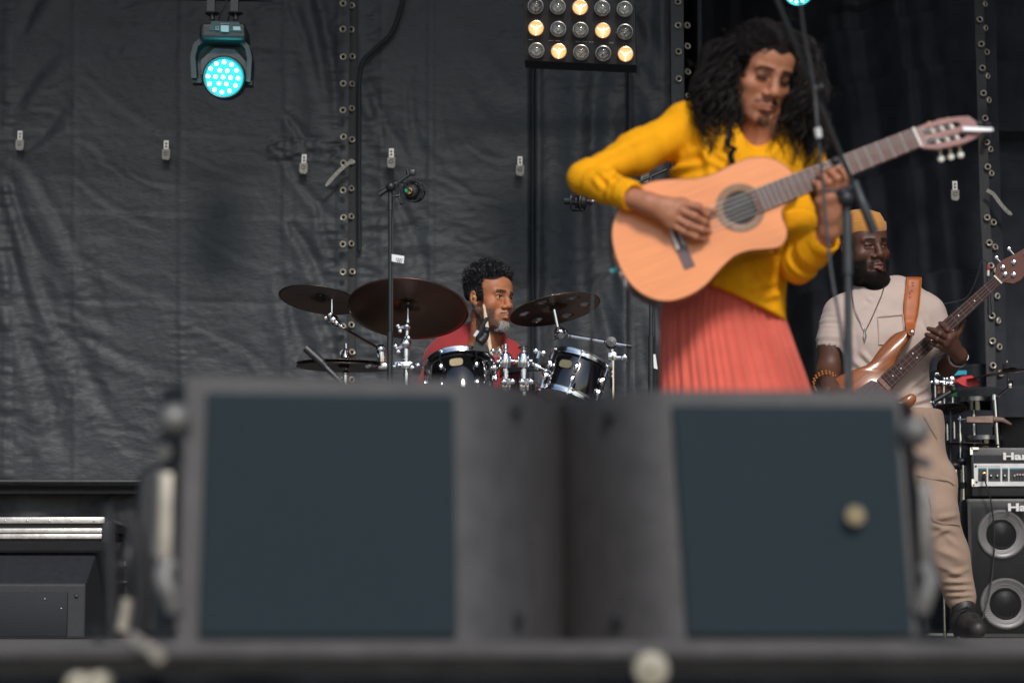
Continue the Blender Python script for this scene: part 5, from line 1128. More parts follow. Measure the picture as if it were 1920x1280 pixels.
def handcol(V, c, tips, tipc):
    col = np.tile(np.array(c), (len(V), 1)); col *= (1+.06*vnoise3(V, 120, 8)[:, None])
    for t in tips:
        m = np.exp(-np.sum((V-np.array(t))**2, 1)/.009**2)[:, None]; col = col*(1-.5*m)+np.array(tipc)*.5*m
    return np.concatenate([col, np.ones((len(V), 1))], 1)
def join(parts):
    Vs, Fs, Cs, n = [], [], [], 0
    for V, F, c in parts: Vs.append(V); Fs.append(F+n); Cs.append(c); n += len(V)
    return np.concatenate(Vs), np.concatenate(Fs), np.concatenate(Cs)
def cloth(s, fold, it=2):
    V, F = s.mesh(); V = relax(V, F, it, .5); N = vnormals(V, F); d = fold(V, N); return V+N*d[:, None], F
def seg_d(V, a, b):
    a = np.array(a); b = np.array(b); d = b-a; t = np.clip(((V-a)@d)/(d@d), 0, 1); q = a+t[:, None]*d; return t, np.linalg.norm(V-q, axis=1), V-q
def sleeve_folds(V, a, b, amp, f, seed, rmax=.11):
    t, dist, off = seg_d(V, a, b); L = np.linalg.norm(np.array(b)-np.array(a))
    w_ = smoothstep(rmax, rmax*.7, dist)*smoothstep(0, .12, t)*smoothstep(1, .9, t)
    ph = off[:, 0]*9+off[:, 2]*14
    return w_*amp*(ridge(t*L*f+ph*.25, ph*.3+seed, 2, seed))
# ----------------------------------------------------------------- guitar frame
GO = P(1388, 390, 5.98); sg_ = S(5.98)
GA = (P(1725, 255, 5.98)-GO).normalized(); GN = Vector((0, -math.cos(R(4)), math.sin(R(4)))); GN = (GN-GA*GN.dot(GA)).normalized(); GV = GA.cross(GN); GV = GV if GV.z < 0 else -GV
ca, sa = .928, .372
def uv(px, py): return (((px-1388)*ca-(py-390)*sa)*sg_, ((px-1388)*sa+(py-390)*ca)*sg_)
def G(px, py, out=0.0):
    u, v = uv(px, py); return GO+GA*u+GV*v+GN*out
# ================================================================= guitarist
SK_G = (.40, .165, .088)
gt = thing('person', 'guitarist with long curly dark hair in a yellow sweater and coral skirt', 'person', (P(1385, 1190, 6.25).x, 6.25, 0))
hairc = (.012, .009, .008)
def g_beard(x, y, z, ax_, nz):
    return (smoothstep(.0052, .0018, np.abs(z+.0560+.22*np.maximum(0, ax_-.008)))*smoothstep(.036, .029, ax_)*smoothstep(.0006, .003, ax_)*(y < -.075))*(.75+.5*nz)
def g_goat(x, y, z, ax_, nz):
    return smoothstep(.024, .012, ax_)*smoothstep(-.088, -.096, z)*(z > -.123)*(y < -.060)*(.8+.5*nz)
def g_jaw(x, y, z, ax_, nz): return smoothstep(-.075, -.100, z)*(y < .01)*(y > -.088)*.5
def g_scalp(x, y, z, ax_, nz): return np.maximum(smoothstep(.060, .065, z+.004*np.cos(ax_*120)), smoothstep(.058, .064, ax_)*(z > -.02)*(y > -.06))*1.0
Yg = 6.2
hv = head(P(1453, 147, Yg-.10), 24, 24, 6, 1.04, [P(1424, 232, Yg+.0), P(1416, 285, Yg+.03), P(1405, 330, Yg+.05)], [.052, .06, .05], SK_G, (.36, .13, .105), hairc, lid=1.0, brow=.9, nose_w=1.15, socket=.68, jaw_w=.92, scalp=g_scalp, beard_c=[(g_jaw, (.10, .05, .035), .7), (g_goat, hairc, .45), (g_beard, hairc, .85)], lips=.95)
gV, gF, gC, gH, gR, gT = hv
parts = [(gV, gF, gC)]
# right hand, strumming (pixels of the photograph, distance in front of the guitar top)
g = lambda px, py, o: G(px, py, o)
RH = [[(g(1276, 398, .020), .0125), (g(1300, 400, .020), .0105), (g(1322, 399, .018), .0092), (g(1339, 398, .014), .0075)],
      [(g(1277, 389, .046), .0120), (g(1306, 397, .052), .0098), (g(1322, 409, .040), .0088), (g(1324, 419, .022), .0078)],
      [(g(1265, 400, .052), .0122), (g(1298, 416, .060), .0100), (g(1317, 425, .046), .0090), (g(1325, 430, .026), .0080)],
      [(g(1256, 413, .050), .0116), (g(1286, 432, .058), .0095), (g(1312, 440, .046), .0086), (g(1327, 441, .028), .0076)],
      [(g(1254, 427, .042), .0105), (g(1278, 443, .048), .0085), (g(1300, 452, .040), .0076), (g(1316, 453, .026), .0068)]]
wr = g(1208, 387, .048); el = P(1120, 350, 5.98)
V, F = hand(RH, wr, wr.lerp(el, .42), (.0280, .0265)); parts.append((V, F, handcol(V, SK_G, [f[-1][0] for f in RH], (.52, .25, .19))))
# left hand, fretting
LH = [[(g(1545, 392, -.035), .0130), (g(1535, 365, -.042), .0110), (g(1524, 345, -.040), .0100), (g(1516, 335, -.034), .0085)],
      [(g(1580, 366, .012), .0118), (g(1589, 340, .036), .0098), (g(1582, 325, .030), .0088), (g(1571, 318, .014), .0076)],
      [(g(1568, 370, .020), .0118), (g(1569, 342, .046), .0100), (g(1560, 328, .034), .0090), (g(1550, 322, .015), .0078)],
      [(g(1553, 374, .020), .0114), (g(1552, 350, .046), .0096), (g(1544, 336, .034), .0086), (g(1536, 330, .015), .0076)],
      [(g(1540, 380, .014), .0104), (g(1538, 360, .038), .0086), (g(1534, 350, .030), .0078), (g(1529, 345, .014), .0068)]]
wl = P(1553, 436, 6.01); ell_ = P(1496, 502, 6.12)
V, F = hand(LH, wl, wl.lerp(ell_, .45), (.0270, .0260), pad=(g(1558, 400, -.004), (.022, .018, .028))); parts.append((V, F, handcol(V, SK_G, [f[-1][0] for f in LH], (.52, .25, .19))))
# legs and feet under the skirt
hipx = P(1375, 800, 6.25).x
s = SDF((hipx-.22, 5.95, -.01), (hipx+.22, 6.5, .95), .011)
for sg in (-1, 1):
    xx = hipx+sg*.085; s.chain([(xx*.5+hipx*.5, 6.26, .80), (xx+sg*.01, 6.24, .48), (xx+sg*.015, 6.28, .09)], [.085, .055, .036], .02); s.chain([(xx+sg*.015, 6.29, .045), (xx+sg*.02, 6.20, .038), (xx+sg*.03, 6.10, .028)], [.04, .036, .026], .02)
s.ell((hipx, 6.26, .80), (.12, .09, .09), None, .05)
V, F = s.mesh(); parts.append((V, F, handcol(V, SK_G, [], (0, 0, 0))))
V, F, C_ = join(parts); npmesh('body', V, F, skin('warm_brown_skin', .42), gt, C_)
# sweater
M_sweat = mat('yellow_jersey', (.86, .37, .003), .8, 0, .05, 30, .45, 600, spec=.2)
b0 = [P(1290, 240, 6.23), P(1096, 334, 6.08), g(1188, 378, .050)]; b1 = [P(1502, 305, 6.30), P(1497, 500, 6.13), P(1552, 444, 6.02)]
s = SDF(np.array(P(1040, 640, 6.5))-np.array([0, .75, 0]), np.array(P(1600, 150, 6.62))+np.array([0, 0, 0]), .0052)
tor = lambda px, py, y, r: (P(px, py, y), r)
for ch in ([(P(1340, 610, 6.24), .10), (P(1352, 500, 6.24), .092), (P(1340, 350, 6.25), .105), (P(1325, 265, 6.25), .085)], [(P(1402, 620, 6.24), .102), (P(1396, 520, 6.24), .098), (P(1420, 400, 6.25), .10), (P(1440, 320, 6.26), .10), (P(1445, 285, 6.27), .075)]):
    s.chain([c[0] for c in ch], [c[1] for c in ch], .05)
s.cone(P(1370, 300, 6.22), P(1390, 470, 6.22), .11, .10, .05)
s.cone(P(1325, 262, 6.25), b0[0], .07, .066, .05); s.cone(P(1445, 285, 6.27), b1[0], .075, .062, .04); s.cone(P(1400, 270, 6.25), P(1415, 252, 6.25), .085, .066, .04)
s.chain([b0[0], b0[0].lerp(b0[1], .5), b0[1]], [.064, .049, .0415], .025); s.chain([b0[1], b0[1].lerp(b0[2], .45), b0[2]], [.0415, .0395, .0355], .012)
s.chain([b1[0], b1[0].lerp(b1[1], .5), b1[1]], [.062, .050, .043], .02); s.chain([b1[1], b1[1].lerp(b1[2], .5), b1[2]], [.043, .043, .0385], .012)
s.cone(P(1424, 205, 6.18), P(1424, 262, 6.12), .078, .034, .01, '-')
hemn = P(1475, 604, 6.2)-P(1345, 547, 6.2); hn = Vector((hemn.z, 0, -hemn.x)).normalized(); hn = hn if hn.z < 0 else -hn
s.half(P(1475, 602, 6.2), hn, .006)
for (p_, q_) in ((b0[2], b0[1]), (b1[2], b1[1])):   # open cuffs
    d = (p_-q_).normalized(); s.cone(p_-d*.004, p_+d*.08, .030, .034, .004, '-'); s.cone(p_+d*.045, p_+d*.12, .06, .06, .0, '-')
def gf(V, N):
    d = sleeve_folds(V, b0[0], b0[1], .0035, 26, 3)+sleeve_folds(V, b0[1], b0[2], .003, 34, 5, .08)+sleeve_folds(V, b1[0], b1[1], .005, 40, 9, .09)+sleeve_folds(V, b1[1], b1[2], .003, 30, 8, .08)
    for (a, c, w_, am) in ((P(1240, 330, 6.05), P(1330, 250, 6.1), .012, .008), (P(1255, 300, 6.05), P(1335, 300, 6.1), .010, .008), (P(1300, 260, 6.05), P(1390, 330, 6.05), .010, .007), (P(1330, 270, 6.05), P(1400, 310, 6.05), .009, .006), (P(1320, 240, 6.05), P(1340, 330, 6.05), .012, .008),
                           (P(1400, 480, 6.1), P(1475, 560, 6.1), .012, .007), (P(1390, 540, 6.1), P(1470, 520, 6.1), .012, .006), (P(1360, 545, 6.1), P(1470, 585, 6.1), .010, .005), (P(1420, 560, 6.1), P(1476, 540, 6.1), .01, .006), (P(1120, 318, 6.0), P(1150, 355, 6.0), .008, .007), (P(1140, 305, 6.0), P(1165, 345, 6.0), .008, .006), (P(1112, 330, 6.0), P(1130, 362, 6.0), .007, .005), (P(1085, 305, 6.0), P(1230, 245, 6.1), .012, .004)):
        aa, cc = np.array(a)[[0, 2]], np.array(c)[[0, 2]]; q = V[:, [0, 2]]; dd = cc-aa; t = np.clip(((q-aa)@dd)/(dd@dd), 0, 1); e = np.linalg.norm(q-aa-t[:, None]*dd, axis=1)
        d = d+am*np.sin(PI*np.clip(t*.9+.05, 0, 1))*(np.exp(-(e/w_)**2)-.6*np.exp(-((e-w_*1.6)/w_)**2))*smoothstep(.2, -.3, N[:, 1])
    return d+.0025*vnoise3(V, 14, 3)+.0012*vnoise3(V, 42, 4)
V, F = cloth(s, gf); npmesh('sweater', V, F, M_sweat, gt)
# skirt
M_skirt = mat('coral_cotton', (.66, .118, .078), .85, 0, .06, 20, .3, 600, sheen=.15)
na, nz_ = 420, 70; A_ = np.linspace(0, 2*PI, na, endpoint=False); ztop = P(1360, 540, 6.2).z; T_ = np.linspace(0, 1, nz_)
ph = np.cumsum(.2+1.6*RNG.random(na)**1.5+.9*(vnoise(A_*9, A_*0, 41)+.3).clip(0)); ph = ph/ph[-1]*2*PI*44
zk = np.array([P(0, y_, 6.2).z for y_ in (540, 590, 640, 690, 730, 900, 1130)])[::-1]; xk = np.array([P(x_, 640, 6.22).x for x_ in (1360, 1357, 1363, 1371, 1377, 1390, 1400)])[::-1]; rk = np.array([.150, .160, .172, .184, .193, .235, .29])[::-1]
X = np.zeros((nz_, na)); Y = X.copy(); Z = X.copy()
amp_a = .55+.6*np.abs(vnoise(A_*4, A_*0, 5))
for i, t in enumerate(T_):
    z = ztop+(.06-ztop)*t; r = np.interp(z, zk, rk); cx_ = np.interp(z, zk, xk)
    pl = (.0025+.0065*min(1, t*1.9))*amp_a*(np.sin(ph+.5*t*np.sin(A_*3))+.35*np.sin(ph*2.3+1))+.004*vnoise(A_*6, A_*0+t*5, 8)
    X[i] = cx_+(r+pl)*np.cos(A_); Y[i] = 6.25+(r*(.55+.3*min(1, t*2.2))+pl)*np.sin(A_); Z[i] = z
V = np.stack([X, Y, Z], -1).reshape(-1, 3); i_ = np.arange(na*nz_).reshape(nz_, na); j_ = np.roll(i_, -1, 1)
npmesh('skirt', V, np.stack([i_[:-1], j_[:-1], j_[1:], i_[1:]], -1).reshape(-1, 4), M_skirt, gt)
# hair: a dark mass on the skull and many curly locks
M_hair = mat('dark_curly_hair', (.0085, .0065, .0058), .62, 0, .3, 40, spec=.22)
s = SDF(np.array(gH)-.30, np.array(gH)+.24, .006)
s.ell(gT(0, .018, .040), [q*1.04 for q in (.081, .097, .088)], np.array(gR), 0)
def cutbox(): pass
for pts_, rs_ in (([(1350, 110, 6.30), (1330, 170, 6.30), (1335, 225, 6.28), (1350, 265, 6.26)], (.055, .052, .046, .022)), ([(1505, 115, 6.33), (1520, 170, 6.32), (1515, 240, 6.28), (1500, 300, 6.24)], (.045, .045, .042, .026)), ([(1365, 95, 6.24), (1350, 160, 6.20), (1356, 215, 6.17)], (.03, .030, .02)), ([(1480, 225, 6.24), (1478, 300, 6.22)], (.03, .02))):
    s.chain([P(*p) for p in pts_], rs_, .03)
fw_ = gR @ Vector((0, -1, 0))
s.ell(gT(.0, -.108, -.034), [q*1.04 for q in (.064, .090, .098)], np.array(gR), .008, '-')
V, F = s.mesh(); V = relax(V, F, 3); N = vnormals(V, F); V = V+N*(.004*vnoise3(V, 60, 2)+.006*vnoise3(V, 25, 3))[:, None]
hm = npmesh('hair', V, F, M_hair, gt)
b = MB()
def lock(pts, r, amp, turns, n=26, sides=5, ph0=0):
    c = catmull(pts, max(3, n//(len(pts)-1))); k = len(c); out = []; rr = []
    for i, p in enumerate(c):
        t = i/(k-1); tg = (c[min(i+1, k-1)]-c[max(i-1, 0)]).normalized(); M = frame(tg, (0, -1, 0)); a = ph0+turns*2*PI*t; am = amp*smoothstep(.05, .4, np.float64(t))
        out.append(p+M @ Vector((math.cos(a)*am, math.sin(a)*am, 0))); rr.append(r*(1-.75*t**3))
    b.tube(out, rr, sides, caps=False)
def poly_at(pl, t): 
    n = len(pl)-1; f = min(max(t*n, 0), n-1e-6); i = int(f); f -= i; return [pl[i][q]*(1-f)+pl[i+1][q]*f for q in range(2)]
inL = [(1440, 66), (1404, 92), (1385, 150), (1391, 205), (1388, 255), (1374, 306)]; outL = [(1428, 44), (1352, 76), (1304, 150), (1297, 198), (1306, 248), (1334, 302)]
inR = [(1452, 62), (1490, 96), (1499, 150), (1471, 206), (1443, 246), (1446, 318)]; outR = [(1458, 42), (1520, 74), (1545, 142), (1551, 215), (1547, 275), (1534, 330)]
for side, (A1, B1, cnt) in enumerate(((inL, outL, 430), (inR, outR, 350))):
    for i in range(cnt):
        f = random.random()**.8; dep = random.uniform(-.09, .12) if f > .15 else random.uniform(-.06, .02); end = random.uniform(.62, 1.0); pts = []
        for q in range(7):
            t = q/6*end; a = poly_at(A1, t); c = poly_at(B1, t); jx = random.uniform(-6, 6)*(q > 1); x_ = a[0]*(1-f)+c[0]*f+jx; y_ = a[1]*(1-f)+c[1]*f+random.uniform(-5, 5)*(q > 1)
            base = 6.165 if q < 2 else 6.19
            bulge = -.035*math.sin(PI*min(1, t*1.1)); pts.append(P(x_, y_, base+dep*min(1, .25+t*1.5)+bulge*(1-f*.6)))
        lock(pts, random.uniform(.0013, .0028), random.uniform(.004, .0095), random.uniform(3.5, 7), 66, 4, random.uniform(0, 6))
# swept back hair over the crown
for i in range(900):
    a = random.uniform(-1.75, 1.75); sg = 1 if a+random.gauss(0, .1) > .10 else -1
    d0 = Vector((math.sin(a), -math.cos(a), random.uniform(.10, .26)+.55*math.cos(a)**2+(random.uniform(0, .9) if random.random() < .45 else 0))).normalized(); d1 = Vector((sg*.95, random.uniform(-.1, .9), random.uniform(-.5, .1))).normalized(); pts = []
    lift = random.uniform(1.0, 1.10); d1 = (d1 if d0.dot(d1) > -.8 else Vector((sg, 0, 0)))
    for q in range(6):
        t = q/5; d = d0.slerp(d1, t) if d0.angle(d1) < 3 else d0; rr = (1.0+.14*smoothstep(0, .35, np.float64(t))*lift+.05*t)
        pts.append(gH+gR @ (Vector((d.x*.0745*rr, .010+d.y*.0945*rr, .036+d.z*.082*rr))*1.04))
    lock(pts, random.uniform(.0012, .0022), .0045, random.uniform(3, 5), 34, 4, random.uniform(0, 6))
for i in range(16):   # loose strand falling on the sweater
    j = random.uniform(-4, 4); lock([P(1372+j, 225, 6.12), P(1366+j, 260, 6.10), P(1374+j*1.2, 285, 6.08), P(1370+j, 310+random.uniform(-8, 6), 6.07)], .0028, .006, 3, 24)
for i in range(90):   # flyaway frizz
    px, py = random.choice([(1292, 180), (1300, 130), (1340, 80), (1410, 48), (1470, 45), (1530, 90), (1555, 170), (1552, 250), (1312, 240), (1330, 290)]); px += random.uniform(-18, 18); py += random.uniform(-22, 22); a = random.uniform(0, 6.28)
    lock([P(px, py, 6.22), P(px+9*math.cos(a), py+9*math.sin(a)+3, 6.2), P(px+13*math.cos(a+.7), py+13*math.sin(a+.7)+6, 6.2)], .0012, .003, 2, 12, 4)
b.build('curly_locks', M_hair, hm)
def brow_m(x, y, z, ax_, nz): return (np.abs(z-.020+.10*np.maximum(0, ax_-.030)) < .0045)*(ax_ > .010)*(ax_ < .048)*(y < -.05)*1.0
fuzz('eyebrows', gt, gV, gF, gH, gR, 1.04, brow_m, 150, .003, .006, .1, M_hair, side=1.1, r0=.0007)
def lash_m(x, y, z, ax_, nz): return (np.abs(z+.0062) < .002)*(np.abs(ax_-.0315) < .013)*(y < -.08)*1.0
for sd_ in (-1, 1): fuzz('eyelashes', gt, gV, gF, gH, gR, 1.04, lambda x, y, z, a, q: lash_m(x, y, z, a, q)*(x*sd_ > 0), 80, .003, .006, .5, M_hair, fwd=.3)
fuzz('moustache', gt, gV, gF, gH, gR, 1.04, g_beard, 360, .003, .006, .9, M_hair); fuzz('goatee', gt, gV, gF, gH, gR, 1.04, g_goat, 200, .003, .005, .5, M_hair)
# ================================================================= classical guitar
M_top = mat('cedar_top', (.79, .262, .074), .36, 0, .11, 5, 0, coat=.42, spec=.4, crough=.13, roty=R(21.8), stretch=(1.2, 1, 55))
M_side = mat('dark_rosewood', (.085, .022, .014), .25, 0, .3, 16, coat=.7, stretch=(2, 8, 8)); M_edge = mat('binding', (.20, .07, .03), .35, 0, .1, coat=.4)
M_fb = mat('fretboard_wood', (.135, .056, .046), .6, 0, .25, 20, stretch=(2, 2, 14), spec=.2); M_fret = mat('fret_wire', (.75, .72, .60), .3, .9, .05); M_bone = mat('bone_white', (.80, .76, .66), .4); M_neck = mat('mahogany_neck', (.19, .07, .04), .35, 0, .2, 12, coat=.3); M_head = mat('headstock_veneer', (.27, .11, .09), .35, 0, .15, 16, coat=.5)
gu = thing('acoustic_guitar', 'orange topped classical guitar with cutaway held by the guitarist', 'guitar', GO)
ol = [(1500, 338), (1486, 318), (1468, 302), (1450, 293), (1428, 290), (1402, 293), (1372, 305), (1340, 321), (1305, 331), (1262, 332), (1222, 336), (1190, 350), (1164, 376), (1148, 410), (1143, 442), (1150, 482), (1166, 520), (1188, 547), (1216, 564), (1247, 570), (1283, 562), (1318, 541), (1348, 509), (1374, 485), (1402, 474), (1434, 471), (1460, 467), (1474, 452), (1476, 432), (1469, 412), (1468, 396), (1477, 384), (1498, 372)]
sp_ = catmull([Vector((*uv(*p), 0)) for p in ol], 5)
poly = [(p.x, p.y) for p in sp_]
def inset(poly, d):
    c = [Vector(p) for p in poly]; k = len(c); out = []
    for i in range(k):
        t = (c[(i+1) % k]-c[i-1]).normalized(); n = Vector((-t.y, t.x)); out.append(c[i]+n*d)
    return [(q.x, q.y) for q in out]
area = sum(poly[i][0]*poly[(i+1) % len(poly)][1]-poly[(i+1) % len(poly)][0]*poly[i][1] for i in range(len(poly)))
sgn = 1 if area > 0 else -1
ins = inset(poly, .0022*sgn); k = len(poly)
def ring3(pl, o): return [GO+GA*u+GV*v+GN*o for u, v in pl]
b = MB(); hr = .0435; nh = k
ang0 = [math.atan2(v, u) for u, v in ins]
hole = [(hr*math.cos(a), hr*math.sin(a)) for a in ang0]
vs = ring3(ins, .0006); steps = 6; rows = [vs]
for q in range(1, steps+1):
    f = q/steps; rows.append(ring3([(ins[i][0]*(1-f)+hole[i][0]*f, ins[i][1]*(1-f)+hole[i][1]*f) for i in range(k)], .0006))
rows.append(ring3(hole, -.003))
b.add([p for r in rows for p in r], [(r*k+i, r*k+(i+1) % k, (r+1)*k+(i+1) % k, (r+1)*k+i) for r in range(len(rows)-1) for i in range(k)]); b.build('soundboard', M_top, gu, True, 40)
b = MB(); A1, B1, B2 = ring3(poly, -.003), ring3(poly, -.090), ring3(ins, -.0925)
b.add(A1+B1, [(i, k+i, k+(i+1) % k, (i+1) % k) for i in range(k)]); b.add(B2, [tuple(range(k))]); b.add(B1+B2, [(i, k+i, k+(i+1) % k, (i+1) % k) for i in range(k)]); b.build('back_and_sides', M_side, gu)
b = MB(); A0 = ring3(ins, .0008); A1b = ring3(poly, -.0005); A2 = ring3(poly, -.0045); b.add(A0+A1b+A2, [(r*k+i, r*k+(i+1) % k, (r+1)*k+(i+1) % k, (r+1)*k+i) for r in (0, 1) for i in range(k)]); b.build('binding', M_edge, gu)
b = MB(); b.lathe([(.062, .0009), (.0625, .0012), (.0455, .0012), (.0438, .0009)], GO, GN, 56, caps=False); ro = b.build('rosette', mat('rosette_inlay', (.25, .13, .055), .4, 0, .25, 90, coat=.4), gu)
for rr in (.0615, .0545, .0470):
    b = MB(); b.torus(GO+GN*.0013, rr, .0006, GN, 56, 5); b.build('rosette_line', M_edge, ro)
b = MB(); b.lathe([(.0433, -.003), (.0433, -.02), (.10, -.06), (.10, -.085), (0, -.085)], GO, GN, 40); b.build('sound_chamber', mat('inside_wood', (.045, .042, .04), .9), gu)
# fretboard: from the sound hole to the nut
nutu = uv(1725, 256)[0]; x0_ = .036; wn, wb = .0262, .0310
hw = lambda u: wb+(wn-wb)*(u-x0_)/(nutu-x0_)
fbz = .0065
def gp(u, v, o): return GO+GA*u+GV*v+GN*o
vc = lambda u: uv(1725, 256)[1]*max(0, (u-x0_)/(nutu-x0_))
b = MB(); arc = [(x0_+.010, -wb)]+[(x0_+.010-.0*math.cos(a), wb*math.sin(a)) for a in np.linspace(-1.2, 1.2, 5)]+[(x0_+.010, wb)]
q = [gp(x0_, -wb, fbz), gp(nutu, vc(nutu)-wn, fbz), gp(nutu, vc(nutu)+wn, fbz), gp(x0_, wb, fbz)]; b.hexa(q+[p-GN*.0058 for p in q]); fbo = b.build('fretboard', M_fb, gu, False)
scale_ = .650*(nutu+.190)/(.650)
Lsc = nutu+.155
for n_ in range(1, 20):
    u = nutu-Lsc*(1-2**(-n_/12))
    if u < x0_+.003: break
    b = MB(); b.rod(gp(u, vc(u)-hw(u), fbz+.0004), gp(u, vc(u)+hw(u), fbz+.0004), .0020, 6); b.build('fret', M_fret, gu)
b = MB(); q = [gp(nutu, vc(nutu)-wn, fbz+.003), gp(nutu+.006, vc(nutu)-wn, fbz+.003), gp(nutu+.006, vc(nutu)+wn, fbz+.003), gp(nutu, vc(nutu)+wn, fbz+.003)]; b.hexa(q+[p-GN*.010 for p in q]); b.build('nut', M_bone, gu, False)
b = MB(); pts = []; us = np.linspace(uv(1480, 345)[0], nutu+.008, 9); n_ = 12; rows = []
for u in us:
    t = (u-us[0])/(us[-1]-us[0]); d = .030-.009*t+.03*max(0, 1-t*6)
    rows.append([gp(u, vc(u)+hw(u)*math.cos(a), fbz-.006-d*math.sin(a)) for a in np.linspace(0, PI, n_)])
b.add([p for r in rows for p in r], [(i*n_+j, i*n_+j+1, (i+1)*n_+j+1, (i+1)*n_+j) for i in range(len(us)-1) for j in range(n_-1)]); b.build('neck', M_neck, gu)
# headstock (bent back), slotted
HB = -.16
def hp_(px, py, o=0): u, v = uv(px, py); return gp(u, v, o+HB*max(0, u-nutu-.006))
ho = [(1726, 236), (1742, 229), (1775, 217), (1812, 211), (1830, 210), (1842, 219), (1850, 224), (1855, 240), (1846, 250), (1822, 262), (1795, 270), (1765, 277), (1737, 276)]
s1 = [(1738, 243), (1743, 237), (1805, 221), (1813, 224), (1811, 231), (1750, 248), (1741, 249)]; s2 = [(1744, 262), (1751, 257), (1816, 243), (1824, 246), (1821, 253), (1757, 268), (1747, 268)]
bm = bmesh.new()
cv = bpy.data.curves.new('hs', 'CURVE'); cv.dimensions = '2D'; cv.fill_mode = 'BOTH'; cv.extrude = .009
for pl in (ho, s1, s2):
    spn = cv.splines.new('POLY'); spn.use_cyclic_u = True; q = [uv(*p) for p in pl]; spn.points.add(len(q)-1)
    for i, (u, v) in enumerate(q): spn.points[i].co = (u, -v, 0, 1)
co_ = bpy.data.objects.new('tmp', cv); COL.objects.link(co_); bpy.context.view_layer.update()
me = bpy.data.meshes.new_from_object(co_.evaluated_get(bpy.context.evaluated_depsgraph_get())); bpy.data.objects.remove(co_); bm.free()
for v in me.vertices:
    u, vv, o = v.co.x, -v.co.y, v.co.z; v.co = gp(u, vv, o-.005+HB*max(0, u-nutu-.006))-OFF[gu]
me.materials.clear(); hs = link('headstock', me, M_head, gu); hs.modifiers.new('e', 'BEVEL').width = .0012
for pl, sg in ((s1, -1), (s2, 1)):
    for i in range(3):
        f = .2+.30*i; a = Vector(pl[1]).lerp(Vector(pl[2]), f); c = Vector(pl[-2] if sg > 0 else pl[-2]).lerp(Vector(pl[-3]), f)
        cpt = (a+c)/2; b = MB(); ax0 = Vector((a.x-1, a.y-2)); ax1 = Vector((c.x+1, c.y+2)); b.rod(hp_(ax0.x, ax0.y, -.006), hp_(ax1.x, ax1.y, -.006), .0052, 12); b.build('roller', M_bone, hs)
        px, py = (a.x-5, a.y-14) if sg < 0 else (c.x+4, c.y+13)
        o = hp_(a.x if sg < 0 else c.x, (a.y-6) if sg < 0 else (c.y+6), -.006); e = hp_(px, py, -.02)
        b = MB(); b.rod(o, o.lerp(e, .6), .0035); b.sphere(o.lerp(e, .45), .0062, 10); kb = b.build('tuner_gear', M_gold, hs)
        if sg > 0: b = MB(); e2 = hp_(px+2, py+12, -.03); b.rod(e, e2, .003); b.sphere(e2, .009, 10, (1, .6, 1)); b.build('tuner_button', M_bone, hs)
    b = MB(); a = Vector(pl[1]); c = Vector(pl[2]); off_ = (-2, -8) if sg < 0 else (5, 18)
    b.rod(hp_(a.x+off_[0], a.y+off_[1], -.010), hp_(c.x+off_[0], c.y+off_[1], -.010), .003, 8); b.build('tuner_plate', M_gold, hs)
# bridge
bu = uv(1262, 446); bu0 = -.176
b = MB(); q = [gp(bu0-.014, -.03, .009), gp(bu0+.014, -.03, .009), gp(bu0+.014, .034, .009), gp(bu0-.014, .034, .009)]; b.hexa(q+[p-GN*.009 for p in q])
for sg in (-1, 1):
    v0, v1 = (.034, .094) if sg > 0 else (-.03, -.090); q = [gp(bu0-.014, v0, .005), gp(bu0+.014, v0, .005), gp(bu0+.014, v1, .003), gp(bu0-.014, v1, .003)]; b.hexa(q+[p-GN*.005 for p in q])
br = b.build('bridge', mat('bridge_wood', (.10, .05, .055), .4, 0, .2, 20, coat=.2), gu, False)
b = MB(); q = [gp(bu0-.013, -.034, .0115), gp(bu0-.006, -.034, .0115), gp(bu0-.006, .040, .0115), gp(bu0-.013, .040, .0115)]; b.hexa(q+[p-GN*.0115 for p in q]); b.build('tie_block', M_bone, br, False)
b = MB(); b.rod(gp(bu0+.008, -.034, .011), gp(bu0+.008, .038, .011), .0018, 8); b.build('saddle', M_bone, br)
M_str = mat('nylon_string', (.62, .60, .55), .3, .2, .05)
for i in range(6):
    f = (i-2.5)/2.5; b = MB(); a = gp(bu0+.008, f*.030, .0125); c = gp(nutu+.003, vc(nutu)+f*.021, fbz+.0036); rl2 = Vector((0, 0))
    b.rod(a, c, .0007 if i > 2 else .0010, 5); tgt = (s1 if i < 3 else s2); j = (i if i < 3 else 5-i); m_ = Vector(tgt[1]).lerp(Vector(tgt[2]), .2+.3*j); m_ = (m_.x, m_.y+5)
    b.rod(c, hp_(m_[0], m_[1], .0), .0008, 5); b.build('string', M_str, gu)
# clip-on capo/tuner at the tip of the headstock
t = thing('clip_tuner', 'white and black clip-on tuner at the tip of the guitar headstock', 'tuner', hp_(1850, 240))
b = MB(); q = [hp_(1814, 233.5, .018), hp_(1873, 236, .026), hp_(1873, 243, .026), hp_(1814, 243, .018)]; b.hexa(q+[p-GN*.006 for p in q]); o = b.build('bar', mat('white_gloss', (.86, .86, .86), .25, coat=.5), t, False); o.modifiers.new('e', 'BEVEL').width = .002
b = MB(); b.sphere(hp_(1850, 224, .0), .010, 12); b.sphere(hp_(1871, 219, -.03), .009, 12); b.tube(catmull([hp_(1850, 224, .0), hp_(1862, 226, -.01), hp_(1871, 219, -.03)], 4), .006, 8); b.tube(catmull([hp_(1866, 246, .01), hp_(1860, 255, -.02), hp_(1857, 276, -.04)], 4), .006, 8); b.build('clip', M_black, t)
